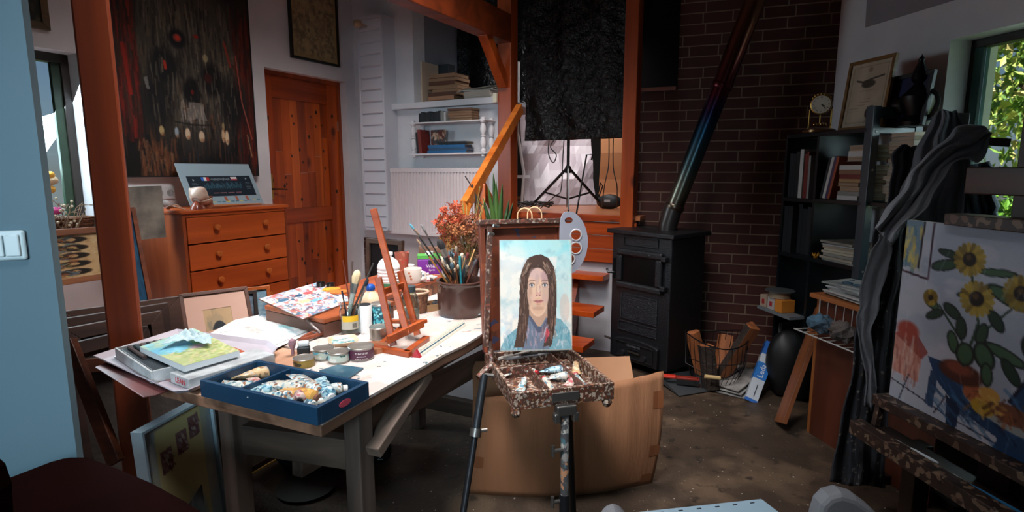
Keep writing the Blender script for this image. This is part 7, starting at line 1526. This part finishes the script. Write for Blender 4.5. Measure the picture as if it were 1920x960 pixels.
for k in range(30):
    a = 2*math.pi*k/30; G().tube([(R0*math.cos(a),R0*math.sin(a),.01),(R1*.92*math.cos(a+.12),R1*.92*math.sin(a+.12),hh*.5),(R1*math.cos(a+.05),R1*math.sin(a+.05),hh+.05*math.cos(a)**2)], .0018, 5).build('wire', W_, t)
for z_, R_ in ((.01,R0),(hh*.33,.152),(hh*.66,.178)): G().tube([(R_*math.cos(a), R_*math.sin(a), z_) for a in np.linspace(0, 6.283, 33)], .0022, 6).build('ring', W_, t, smooth=True)
G().tube([(R1*math.cos(a), R1*math.sin(a), hh+.05*math.cos(a)**2) for a in np.linspace(0, 6.283, 41)], .004, 6).build('rim', W_, t, smooth=True)
G().lathe([(0,.004),(R0,.006)], 20).build('bottom', W_, t)
hd = G().tube([(-R1,0,hh+.05),(-R1-.02,-.08,hh*.6),(-.1,-.2,hh*.45),(.0,-.2,hh*.42),(.12,-.18,hh*.7),(R1,0,hh+.05)], .003, 6).build('carry_handle', W_, t, smooth=True); G().tube([(-.13,-.2,hh*.46),(-.04,-.205,hh*.43)], .012, 10).build('grip', M('c8ac78', .5), hd, smooth=True)
LG = wood('b06a3c','7a4424','z', 6, .7); BK = M('3a2c24', .9, h2='241c18', scale=20, bump=.8, bscale=60)
def log(M0, L_, r, label, kind='split'):
    n = 7; poly = [(0,0)]+[(r*math.cos(a)*random.uniform(.9,1.1), r*math.sin(a)*random.uniform(.9,1.1)) for a in np.linspace(-.5, 1.3, n)]
    g = G(); m = len(poly); g.add([(x,y,0) for x,y in poly]+[(x,y,L_) for x,y in poly], [tuple(range(m-1,-1,-1)), tuple(range(m,2*m))]+[(i,(i+1)%m,(i+1)%m+m,i+m) for i in range(m)])
    for i in range(1, m-1): g.m[2+i] = 1
    o = g.build('firewood_log', [LG, BK], bevel=.003); o.matrix_basis = M0; tag(o, label, 'firewood', 'firewood'); return o
random.seed(6)
def leanlog(dx, dy, tiltx, tilty, L_, r, rz, lb): log(TR(c+Vector((dx,dy,.02)), 0) @ Euler((tiltx, tilty, rz)).to_matrix().to_4x4(), L_, r, lb)
leanlog(.07,-.02,.15,-.42,.42,.09,2.2,'pale freshly split log standing highest in the wire basket')
leanlog(-.02,-.06,.1,.12,.28,.07,3.6,'bark-covered split log at the front of the wire basket')
leanlog(-.04,.05,-.2,-.25,.33,.06,1.0,'short dark log behind the front one in the wire basket')
leanlog(.03,.06,-.3,.3,.3,.07,.2,'log lying against the right of the wire basket')
# firewood and boxes below the stairs, beside the stove
for i, (u, v, h_, w_, c_, lb) in enumerate(((1132,672,.30,.07,'b0967c','grey weathered plank end standing between stairs and stove'),(1092,668,.22,.06,'b8a88c','pale chopped block, left one under the stairs'),(1107,668,.22,.06,'c0ac8c','pale chopped block, right one under the stairs'))):
    c1 = Pz(u, v, 0)+Vector((0,.25,0)); o = G().box(-w_/2,w_/2,0,.06,0,h_).build('wood_block', wood(c_,'6a5848','z', 8, .8), bevel=.004); o.matrix_basis = TR(c1, -.3); tag(o, lb, 'firewood')
o = G().box(-.5,.3,0,.05,0,.33).build('brick_ledge', BRICK); o.matrix_basis = TR(Pz(1110,668,0)+Vector((.02,.42,0)), math.atan2(BD.y, BD.x)); struct(o); o.name = 'wall_low_brick'
o = G().ball((0,0,.12), .13, .08, .12, 12, rnd=.12).build('dark_sack', M('2a2622', .8, h2='4a4238', scale=12)); o.matrix_basis = TR(Pz(1118,672,0)+Vector((.03,.33,0))); tag(o, 'dark mottled sack behind the chopped blocks under the stairs', 'sack')
# ================================================================== EASEL AND CLOTHS AT THE RIGHT
e0 = Py(1667, 740, 1.88); ed = Vector((.107,-.994,0)).normalized(); en = Vector((-ed.y, ed.x, 0)); 
FE = Matrix((ed, -Vector((-.994,-.107,0)).normalized(), Vector((0,0,1)))).transposed().to_4x4(); FE.translation = Vector((e0.x, e0.y, 0))
zc0 = e0.z; zc1 = Pw(1691, 404, Vector((e0.x,e0.y,0)), ed)[0].z; cw_ = .74
DKW = splat('2a1e1a', ['5a4438','3a2a22','6a5848','1c1614','4a2c20'], 60, .5, .4, .2); DKP = wood('2c1a14','180e0a','z', 5, .5)
se = thing('studio_easel', 'large dark paint-stained studio easel at the right holding the sunflower canvas', 'easel', FE)
G().box(-.02,cw_+.1,-.05,.06,zc0-.035,zc0-.001).build('canvas_ledge', DKW, se, bevel=.003)
G().box(-.05,cw_+.1,-.10,-.05,zc0-.16,zc0-.11).build('lower_rail', DKW, se, bevel=.003); G().box(-.05,cw_+.1,-.05,.06,zc0-.16,zc0-.145).build('tray_floor', DKP, se); G().bar((.0,-.04,zc0-.11),(.0,-.03,zc0-.035), .02, .02, (0,1,0)).build('link', DKW, se)
G().box(.30,.40,.05,.12,.02,2.05).build('mast', DKP, se, bevel=.004); G().box(.44,.56,.04,.12,.3,1.98).build('mast', DKP, se, bevel=.004); G().box(.15,.62,.045,.10,1.28,1.36).build('cross_bar', wood('4a2418','2a140c','x'), se, bevel=.004)
G().box(.17,.65,-.03,.05,zc1-.012,zc1+.022).build('top_clamp', DKW, se, bevel=.003)
for y in (.1,.5): G().box(-.02,cw_,y,y+.05,.03,.09).build('foot_beam', DKP, se, bevel=.003)
for x in (.02,cw_-.1): G().box(x,x+.06,.06,.12,.02,zc0-.16).build('leg', DKP, se, bevel=.003)
for x in (.0,cw_-.08): G().box(x,x+.05,.1,.55,.0,.03).build('foot_rail', DKP, se)
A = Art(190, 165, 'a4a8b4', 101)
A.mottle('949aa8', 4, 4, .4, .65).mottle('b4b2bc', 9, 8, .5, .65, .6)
xs_ = cw_
# left picture-in-picture, chair, sunflowers (photograph shows about 0.65 of the width)
A.poly([(.0,.0),(.1,.0),(.09,.25),(0,.26)],'6a8090').strokes(40,(0,.02,.09,.24),(.02,.06),(.006,.012),['c0a050','4a7080','8a9488','d0b860'],(60,120),.8).line([(.10,0),(.09,.25)],.006,'2a2024').line([(.15,.0),(.145,.3),(.0,.28)],.006,'3a2430')
A.poly([(0,.63),(.11,.60),(.16,.72),(.15,.86),(.0,.85)],'b87868',.9).poly([(0,.64),(.1,.58),(.19,.68),(.16,.73)],'8a3a34',.8).ell(.07,.6,.06,.05,'9a4438',soft=.4).strokes(40,(0,.62,.15,.85),(.04,.1),(.004,.008),['d0a090','a05a4c','8a5048','c8b0a4'],(80,100),.6)
A.line([(0,.9),(.3,.96),(.8,1.0)],.004,'2a2c3a').line([(.1,.84),(.06,1)],.004,'2a2c3a').line([(.25,.98),(.3,.86)],.004,'2a2c3a')
BLU = '1c3a5c'
A.poly([(.19,.70),(.30,.70),(.62,.86),(.60,.97),(.36,.90),(.24,.80)],BLU).poly([(.21,.76),(.25,.79),(.24,.96),(.20,.95)],'28405c').poly([(.30,.86),(.37,.88),(.36,1),(.31,1)],'1c2c44').poly([(.55,.9),(.70,.8),(.66,1),(.52,1)],BLU)
A.poly([(.72,.38),(.85,.34),(.98,.4),(.8,.88),(.6,.84),(.56,.76)],BLU).line([(.78,.5),(.66,.78)],.010,'8c94a4').line([(.85,.52),(.72,.8)],.010,'8c94a4').line([(.72,.38),(.56,.76)],.008,'10182a').strokes(60,(.2,.7,.75,.95),(.03,.1),(.004,.010),['2c5478','10243c','3a6488'],(20,50),.7)
A.ell(.52,.84,.15,.045,'8c9090',ang=12,soft=.1).ell(.42,.79,.05,.045,'a05a3c').ell(.48,.77,.045,.035,'c09048').ell(.46,.84,.05,.04,'b08c30').ell(.57,.82,.08,.045,'6a4030').strokes(30,(.4,.76,.62,.86),(.02,.05),(.004,.01),['8a5030','c8a050','5a3424','3a2420'],(0,180),.8)
A.ell(.35,.72,.10,.055,'4a2820',soft=.2).ell(.34,.70,.06,.03,'7a4030',soft=.5)
GRN = ['2c4434','1c3428','3c5840','24382c']
r7 = random.Random(14)
A.line([(.36,.68),(.40,.45),(.34,.2)],.007,'2c4034').line([(.38,.55),(.52,.35)],.006,'2c4034').line([(.37,.6),(.22,.42)],.006,'2c4034')
for x, y, rx, ry, an in ((.22,.21,.07,.03,-15),(.24,.15,.06,.022,10),(.45,.2,.08,.02,-5),(.5,.3,.09,.035,20),(.62,.33,.1,.03,25),(.66,.42,.07,.045,40),(.62,.50,.06,.05,60),(.18,.42,.04,.025,20),(.2,.47,.05,.025,-30),(.28,.43,.05,.03,30),(.33,.5,.05,.03,80),(.42,.5,.05,.03,100),(.52,.56,.09,.03,15),(.55,.63,.06,.03,50),(.44,.6,.06,.05,60),(.3,.58,.05,.03,70),(.36,.62,.05,.05,90),(.46,.68,.05,.03,80),(.35,.33,.06,.02,-10),(.47,.42,.05,.03,50),(.55,.25,.05,.03,-30)):
    A.ell(x,y,rx,ry,'141c1c',ang=an,soft=.12).ell(x,y,rx*.85,ry*.75,r7.choice(GRN),ang=an,soft=.25)
for x, y, r_ in ((.33,.16,.062),(.38,.34,.066),(.55,.27,.062),(.17,.39,.028)):
    for k in range(18): a = k*20; A.line([(x,y),(x+r_*math.cos(math.radians(a)), y+r_*math.sin(math.radians(a))/A.asp)],.012,r7.choice(['8a7228','6e5820','a0842e']),.9)
    A.ell(x,y,r_*.48,r_*.48/A.asp,'1c1614',soft=.2).ell(x-.005,y-.01,r_*.2,r_*.2/A.asp,'4a3820',soft=.5)
A.line([(.64,.0),(.62,.18),(.85,.2)],.02,'3a3028').line([(.66,.0),(.65,.15),(.85,.16)],.008,'a08a48').strokes(50,(0,0,1,1),(.05,.12),(.003,.006),['9aa0ac','ccccd4'],(60,120),.3)
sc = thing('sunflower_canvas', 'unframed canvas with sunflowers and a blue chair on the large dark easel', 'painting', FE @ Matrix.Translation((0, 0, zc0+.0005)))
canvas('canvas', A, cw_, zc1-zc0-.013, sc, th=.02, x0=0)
for i, (x, l, c_, lb) in enumerate(((.06,.16,'b0b8bc','pale thin brush lying in the tray of the large easel'),(.28,.22,'2c6a94','blue handled brush lying in the tray of the large easel'))):
    tp = FE @ Vector((x,-.02,zc0-.136)); ftp = FE @ Vector((x+l,.0,zc0-.136)); brush(tp, ftp, lb, c_, '8a8a8a', .006, .006)
# cloths
def ribbon(name, label, cat, Lp, Rp, y, mat, folds=5, amp=.03, nu=36, nv=30, seed=0, ys=None, rj=2.5):
    def cr(P_, t_):
        n = len(P_)-1; x = min(t_*n, n-1e-6); i = int(x); f_ = x-i; p0, p1, p2, p3 = P_[max(i-1,0)], P_[i], P_[i+1], P_[min(i+2,n)]
        return [.5*((2*b)+(c-a)*f_+(2*a-5*b+4*c-d)*f_**2+(3*b-a-3*c+d)*f_**3) for a, b, c, d in zip(p0, p1, p2, p3)]
    yy = ys or (lambda b: y)
    cf2 = crumple(seed+40, .5, 5); o0 = Py(*Lp[0], yy(0)); 
    def fn(a, b):
        l = cr(Lp, b); r = cr(Rp, b); u = l[0]+(r[0]-l[0])*a; v = l[1]+(r[1]-l[1])*a
        yv = yy(b)+amp*(math.sin(a*folds*2+b*2+seed)*.6+.4*math.sin(a*folds*5+1.5*math.sin(b*4)+seed))*(.4+.6*b)+amp*.5*(cf2(a*.6,b)-.6)
        u += rj*(math.sin(b*17+seed)+math.sin(b*31+a*6+seed*2)*.7); v += rj*(math.sin(a*9+b*13+seed)*.8)
        q = Py(u, v, yv); return tuple(q-o0)
    o = G().grid(fn, nu, nv).build(name, mat, smooth=True, solid=.004); o.matrix_basis = TR(o0); return tag(o, label, cat)
CL1 = M('7c7e84', .95, h2='606268', scale=5, bump=.5, bscale=60, spec=.05); CL2 = M('34353a', .95, h2='404046', scale=4, bump=.4, bscale=60, spec=.05)
JN = splat('2a2d34', ['6a6864','2a2c30','222022','3a322c','1c1e22'], 90, .9, .2, .1)
cs = thing('coat_stand', 'dark wooden stand at the right under the hanging clothes', 'stand', TR(Py(1750, 600, 2.32)*Vector((1,1,0)) if False else Vector((Py(1750,600,2.3).x, 2.3, 0))))
zt0 = Py(1770, 208, 2.2).z
G().box(-.03,.03,-.03,.03,0,zt0).build('stand_post', DKP, cs, bevel=.003); G().bar((-.25,0,.02),(.25,0,.02), .05, .04).bar((0,-.25,.02),(0,-.031,.02), .05, .04).build('stand_foot', DKP, cs); G().bar((-.03,-.03,zt0-.1),(.12,-.12,zt0-.12), .03, .03).build('stand_arm', DKP, cs)
ribbon('hanging_apron', 'dark grey cloth apron hung from a peak before the right window', 'apron', [(1752,207),(1735,250),(1712,300),(1692,350),(1676,402),(1662,470),(1640,560)], [(1788,207),(1806,235),(1816,290),(1812,360),(1800,430),(1770,500),(1740,560)], 2.14, CL1, 4, .05, seed=1)
ribbon('hanging_sleeve', 'long grey sleeve sweeping diagonally down from the hanging apron', 'cloth', [(1838,234),(1800,240),(1756,272),(1712,322),(1674,378),(1640,425)], [(1858,252),(1842,300),(1800,300),(1760,350),(1718,405),(1672,462)], 2.0, M('9c9ea4', .95, h2='808288', scale=6, bump=.5, bscale=60, spec=.05), 4, .03, 26, 40, seed=2, rj=3.5)
ribbon('dark_jacket', 'black jacket slumped left of the grey apron', 'jacket', [(1690,272),(1672,300),(1668,350),(1662,400),(1640,440),(1635,490)], [(1722,275),(1745,320),(1738,380),(1722,430),(1712,480),(1700,520)], 2.22, CL2, 5, .04, seed=3)
ribbon('light_shirt', 'pale blue grey shirt showing through between the dark clothes before the window', 'shirt', [(1762,330),(1752,370),(1745,410),(1740,430)], [(1858,300),(1866,350),(1872,400),(1876,430)], 2.19, M('6a7c88', .8, h2='4a5a66', scale=5), 9, .05, seed=5)
ribbon('dark_jeans', 'long dark trousers with white paint spots hanging to the floor beside the easel', 'trousers', [(1645,420),(1632,480),(1618,560),(1604,640),(1588,740),(1570,830),(1552,905)], [(1706,408),(1700,480),(1694,560),(1684,640),(1672,740),(1662,830),(1655,915)], 2.06, JN, 5, .05, 40, 40, seed=4)
ribbon('jacket_arm', 'grey fabric arm hanging in front of the dark trousers', 'cloth', [(1650,440),(1632,475),(1612,560),(1608,600),(1618,680),(1624,760)], [(1668,450),(1668,500),(1650,560),(1636,620),(1640,690),(1640,770)], 1.98, M('6c6e74', .95, h2='54565a', scale=5, bump=.4, bscale=60, spec=.05), 2, .02, 12, 26, seed=6)
# ================================================================== NEAR FOREGROUND
PLS = M('8e8f93', .45, h2='77787c', scale=14)
def chairback(uvs, y, label, name, th=.035, part='backrest'):
    P_ = [Py(u, v, y) for u, v in uvs]; o = P_[0]
    return P_, o
pb = [(1505,985),(1512,950),(1520,925),(1535,910),(1558,904),(1585,912),(1612,932),(1645,965),(1670,1000)]
P_ = [Py(u, v, .98) for u, v in pb]; c0_ = Vector((P_[4].x, .98, 0)); ch = thing('plastic_chair', 'grey white plastic garden chair, its rounded back top at the bottom right', 'chair', TR(c0_))
poly = [(p.x-c0_.x, p.z) for p in P_]; xl, xr_ = poly[0][0], poly[-1][0]
g = G(); g.T = RX90; pp_ = [(xl, .42)]+poly+[(xr_, .42)]; pp_ = pp_[::-1]; g.prism(pp_, -.0, .04); g.build('backrest', PLS, ch, bevel=.012, seg=3)
G().box(xl,xr_+.25,-.45,-.0,.40,.43).build('seat', PLS, ch, bevel=.01)
for x in (xl+.02, xr_+.2):
    for y in (-.42,-.04): G().bar((x,y,.4),(x,y,0), .035, .035).build('leg', PLS, ch, bevel=.006)
am = Py(1147, 939, 1.0); t = thing('plastic_chair', 'second grey plastic chair, only a rounded corner showing at the bottom centre', 'chair', TR((am.x, 1.0, 0)))
P2 = [Py(u, v, 1.0) for u, v in ((1122,990),(1126,955),(1134,944),(1148,940),(1162,944),(1172,958),(1180,990))]; g = G(); g.T = RX90; g.prism(([(P2[0].x-am.x,.44)]+[(p.x-am.x, p.z) for p in P2]+[(P2[-1].x-am.x,.44)])[::-1], 0, .04); g.build('backrest', PLS, t, bevel=.01, seg=3)
G().box(-.1,.2,-.42,0,.42,.44).build('seat', PLS, t)
for x in (-.08,.18):
    for y in (-.4,-.04): G().bar((x,y,.42),(x,y,0), .03, .03).build('leg', PLS, t)
a = Py(1165, 962, .93); b = Py(1428, 934, 1.02); t = thing('stretched_canvas', 'pale blue white canvas edge with staples resting across the chairs at the bottom', 'canvas', frame(a, b-a)); Ls = (b-a).length
G().box(-.1,Ls,-.36,0,-.018,0).build('canvas_face', M('a8c4d4', .6), t, bevel=.003)
for k in range(7): G().box(Ls*(.1+.13*k),Ls*(.1+.13*k)+.009,-.013,-.011,.0,.0012).build('staple', M('4a5058', .4, .6), t)
# dark armchair bottom left
RDM = M('1a0706', .9, h2='120504', scale=6, spec=.02); zz_ = .66
px = [(92,862),(128,852),(168,852),(215,868),(285,897),(350,932),(420,975)]
P_ = [Pz(u, v, zz_) for u, v in px]; cc = Vector((P_[2].x, P_[2].y, 0)); t = thing('leather_armchair', 'very dark red leather armchair filling the bottom left corner', 'armchair', TR(cc))
poly = [(p.x-cc.x, p.y-cc.y) for p in P_]+[(.55,-.75),(-.25,-.85),(-.30,-.45)]
ar = sum(poly[i][0]*poly[(i+1)%len(poly)][1]-poly[(i+1)%len(poly)][0]*poly[i][1] for i in range(len(poly)))
if ar < 0: poly = poly[::-1]
G().prism(poly, .36, zz_).build('cushion', RDM, t, bevel=.02, seg=3); G().prism([(x*.95,y*.95) for x, y in poly], .1, .359).build('base', RDM, t, bevel=.01)
P2 = [Py(u, v, .80) for u, v in ((-60,1000),(-60,832),(0,830),(28,834),(44,850),(56,885),(62,1000))]; g = G(); g.T = RX90; g.prism([(p.x-cc.x, p.z) for p in P2], cc.y-.78, cc.y-.70); bk = g.build('backrest', RDM, t, bevel=.02, seg=3)
for x, y in ((.3,-.6),(-.15,-.65),(-.1,-.1),(.2,-.2)): G().lathe([(.015,0),(.02,.1)], 10, (x,y,0)).build('leg', M('1a100c', .5), t)
# ================================================================== UNDER AND AROUND THE TABLE
A = Art(110, 140, '9ca8ac', 121); A.poly([(.16,.04),(.84,.0),(.82,1),(.14,1)],'ccc48c').mottle('d4cc98', 4, 4, .5, .7, .4)
for x, y in ((.28,.26),(.52,.20),(.72,.14)): A.poly([(x-.08,y-.075),(x+.08,y-.08),(x+.08,y+.07),(x-.08,y+.075)],'8a6a6c').strokes(25,(x-.07,y-.06,x+.06,y+.05),(.02,.06),(.008,.016),['5a3438','b8b0b0','7a4c44','d0c8c4'],(0,90),.8)
A.poly([(.2,.72),(.72,.56),(.7,1),(.2,1)],'3a3c40').ell(.6,.8,.16,.2,'98a8b0',soft=.5).strokes(30,(.4,.6,.7,.95),(.05,.12),(.01,.02),['b8c4c8','6a7c88','8a98a0'],(60,120),.7).line([(0,0),(0,1),(1,1),(1,0),(0,0)],.02,'88a0ac')
a = Py(279, 815, 1.64); b = Py(404, 752, 1.93); a.z = .03; b.z = .03
t = thing('poster_board', 'white-edged board with a yellow poster and three photos leaning by the table leg', 'poster board', frame(a, b-a, (-.05,.03,1))); hB_ = Py(277,815,1.64).z-.03
canvas('poster', A, (b-a).length, hB_, t, th=.02, x0=0); G().box(-.008,0,-.012,.03,0,hB_).box((b-a).length,(b-a).length+.008,-.012,.03,0,hB_).box(-.008,(b-a).length+.008,-.012,.03,hB_,hB_+.008).build('edge_frame', M('9cb0ba', .4), t)
t = thing('dark_canvas_back', 'large dark canvas back leaning behind the timber post under the trays', 'canvas', frame((Py(125,800,2.02).x, 1.98, .02), (1,.35,0), (-.1,.1,1))); G().box(0,.6,0,.01,0,.62).build('canvas_back', M('4a4440', .95, h2='38332f', scale=9, bump=.3), t)
for bxx in ((0,.6,-.02,0,0,.05),(0,.6,-.02,0,.57,.62),(0,.05,-.02,0,.05,.57),(.55,.6,-.02,0,.05,.57)): G().box(*bxx).build('stretcher_bar', wood('5a3424','3c2016','x'), t)
# bags under the table
def blob(name, label, cat, u, v, w_, d_, h_, mat, rnd=.12, n=16, lift=0, dy=0):
    c = Pz(u, v, 0)+Vector((0, d_/2+dy, lift)); o = G().ball((0,0,h_/2), w_/2, d_/2, h_/2, n, rnd=rnd).build(name, mat, smooth=True, sub=1); o.matrix_basis = TR(c, .2); return tag(o, label, cat)
c = Pz(690, 890, 0)+Vector((-.13,.14,0)); t = thing('tool_bag', 'black bag with white vertical lettering lying on the floor under the table', 'bag', TR(c, .25))
g = G().box(-.28,.20,-.12,.12,0,.24); g.build('bag_body', M('0d0e10', .6), t, bevel=.05, seg=4)
G().tube([(.20,0,.16),(.25,0,.16)], .03, 12).build('nozzle', M('101113', .4), t, smooth=True)
text('UNICORN', .036, Matrix.Translation((.145, -.1215, .12)) @ Matrix.Rotation(math.pi/2, 4, 'X') @ Matrix.Rotation(-math.pi/2, 4, 'Z'), M('c8dce4', .5), t)
g = G(); g.T = Matrix.Translation((-.03,-.121,.10)) @ Matrix.Rotation(math.pi/2, 4, 'X'); g.lathe([(0,0),(.042,0),(.042,.002),(0,.002)], 24); g.build('red_disc', M('a82c2c', .5), t)
g = G(); g.T = Matrix.Translation((-.02,-.1235,.085)) @ RX90; g.prism([(-.02,-.012),(.022,-.014),(.022,.01),(-.004,.012),(-.006,.035),(-.014,.035),(-.014,.008),(-.02,.004)], 0, .001); g.build('hand_symbol', M('b8ccd0', .5), t)
c1 = Pz(622, 862, 0)+Vector((-.02,.02,.12)); t = thing('foil_ornament', 'glittering pale blue foil rosette with a yellow tab under the table', 'ornament', TR(Vector((c.x-.16, c.y-.11, .245))));
t.matrix_basis = TR((c.x-.17, c.y-.02, .243))
for k in range(22):
    a = k*2.4; g = G(); g.tube([(0,0,.03),(.03*math.cos(a),.03*math.sin(a),.03+.03*math.sin(k*1.3)),(.045*math.cos(a+.4),.045*math.sin(a+.4),.028+.035*math.sin(k*1.7))], .004, 5); g.build('foil_strip', M('8ab4cc', .15, .6), t, smooth=True)
G().box(-.02,.03,-.01,.01,.06,.075).build('yellow_tab', M('d8a828', .4), t, bevel=.002)
blob('blue_bag', 'slumped dark navy cloth bag on the floor left under the table', 'bag', 540, 905, .22, .2, .44, M('2c3c50', .7, h2='1c2838', scale=6), .1)
o = G().box(-.06,.06,-.02,.02,0,.02).build('orange_strap', M('c05a20', .4), bevel=.004); o.matrix_basis = TR(Pz(540,905,0)+Vector((.06,.02,.455)), -.3); tag(o, 'short orange strap on top of the navy bag under the table', 'strap')
c = Pz(575, 915, 0); o = G().lathe([(.10,.0),(.12,.006),(.125,.012),(.11,.012),(.0,.008)], 28).build('shallow_dish', M('4a4640', .5, h2='3a3632', scale=9), smooth=True); o.matrix_basis = TR(c); tag(o, 'shallow dusty dish on the concrete floor under the table', 'dish')
picture('floor_picture', 'dark framed picture standing on the floor behind the left table leg', 'picture', frame(Pz(455,905,0)+Vector((0,.05,.002)), (.42,.9,0), (-.1,.05,1)), .3, .36, .03, .02, M('2a1c16', .5), flat=M('5a5044', .6, h2='3a3028', scale=6))
a = Pz(825, 755, 0)+Vector((0,0,.003)); t = picture('leaning_white_canvas', 'white canvas with a black edge leaning on the floor beyond the table', 'canvas', frame(a, BD, (-.1,.15,1)), .5, .44, .012, .02, M('141416', .5), flat=M('9c9ca0', .8))
o = G().box(0,.42,0,.3,0,.62).build('white_cabinet', M('a8a6aa', .7), bevel=.004); o.matrix_basis = frame((Py(800,640,3.5).x, 3.5, 0), BD); tag(o, 'plain white low cabinet between the table and the stairs', 'cabinet')
# ================================================================== OUTSIDE
GRD = M('5a7a3a', .9, h2='7a9448', scale=1.5)
struct(G().box(-14,-4.4,-3,16,-.4,-.3).box(3.7,16,-6,16,-.4,-.3).build('ground_outside', GRD))
def foliage(name, label, cat, cen, rad, n, cols, leaf=.06, seed=1, trunk=None):
    r = np.random.default_rng(seed); t = thing(name, label, cat, (cen[0], cen[1], -.3)); vs = []; fs = []; ms = []
    d = r.normal(size=(n, 3)); d /= np.linalg.norm(d, axis=1)[:, None]; cl = r.normal(size=(40, 3)); cl /= np.linalg.norm(cl, axis=1)[:, None]; cl *= r.uniform(.3, 1, (40, 1))
    k = r.integers(0, 40, n); P = (cl[k]+d*r.uniform(.05, .32, (n, 1)))*np.array(rad)+np.array([0, 0, cen[2]+.3])
    e = r.uniform(0, 6.28, (n, 3)); s = leaf*r.uniform(.6, 1.3, n)
    for i in range(n):
        R_ = Euler(e[i]).to_matrix(); b = len(vs)
        for q in ((-1,0,0),(0,-.45,.1),(1,0,0),(0,.45,.1)): vs.append(tuple(Vector(P[i])+R_ @ (Vector(q)*s[i])))
        fs.append((b,b+1,b+2,b+3)); ms.append(int(r.integers(0, len(cols))))
    g = G(); g.v = vs; g.f = fs; g.m = ms; g.build('leaves', [M(c_, .6) for c_ in cols], t)
    if trunk:
        h = cen[2]+.3; G().tube([(0,0,0),(.05,.05,h*.5),(.0,.1,h)], [.12,.09,.05], 8).build('trunk', M('4a3a2c', .9), t, smooth=True)
        for j in range(7): a = j*.9; G().tube([(0,.05,h*.5+.15*j),(rad[0]*.5*math.cos(a), rad[1]*.5*math.sin(a), h*.7+.2*j)], [.05,.02], 6).build('branch', M('4a3a2c', .9), t)
    return t
LV = ['6a8c34','88a040','a8b458','4c7028','c0b070']; LV2 = ['4c7a24','6aa030','3a6420','7cb03c']
foliage('garden_tree', 'sunlit leafy tree seen through the upper part of the right window', 'tree', (6.6, 6.3, 2.6), (1.7,1.9,1.9), 7000, LV, .07, 3, True)
foliage('garden_tree', 'second leafy tree further back seen through the right window', 'tree', (9.6, 8.2, 2.8), (2.6,2.6,2.6), 6000, LV, .11, 4, True)
foliage('garden_hedge', 'bright green hedge in the lower part of the right window', 'hedge', (5.2, 4.6, .55), (1.5,1.5,.85), 7000, LV2, .05, 5)
# terrace louvres outside the left window
t = thing('garden_louvres', 'pale slanting boards of a shutter outside the left window', 'shutter', FA @ Matrix.Translation((w0-1.3, .75, 0)))
for k in range(17):
    z = .5+k*.125; G().add([(.7,0,z),(2.3,0,z+.3),(2.3,.06,z+.3+.105),(.7,.06,z+.105)], [(0,1,2,3)]).build('board', M('c8ccc8', .6, h2='a8b4b4', scale=3), t, solid=.01)
G().box(.7,2.3,.14,.16,.2,3).build('backing', M('2c3430', .8), t)
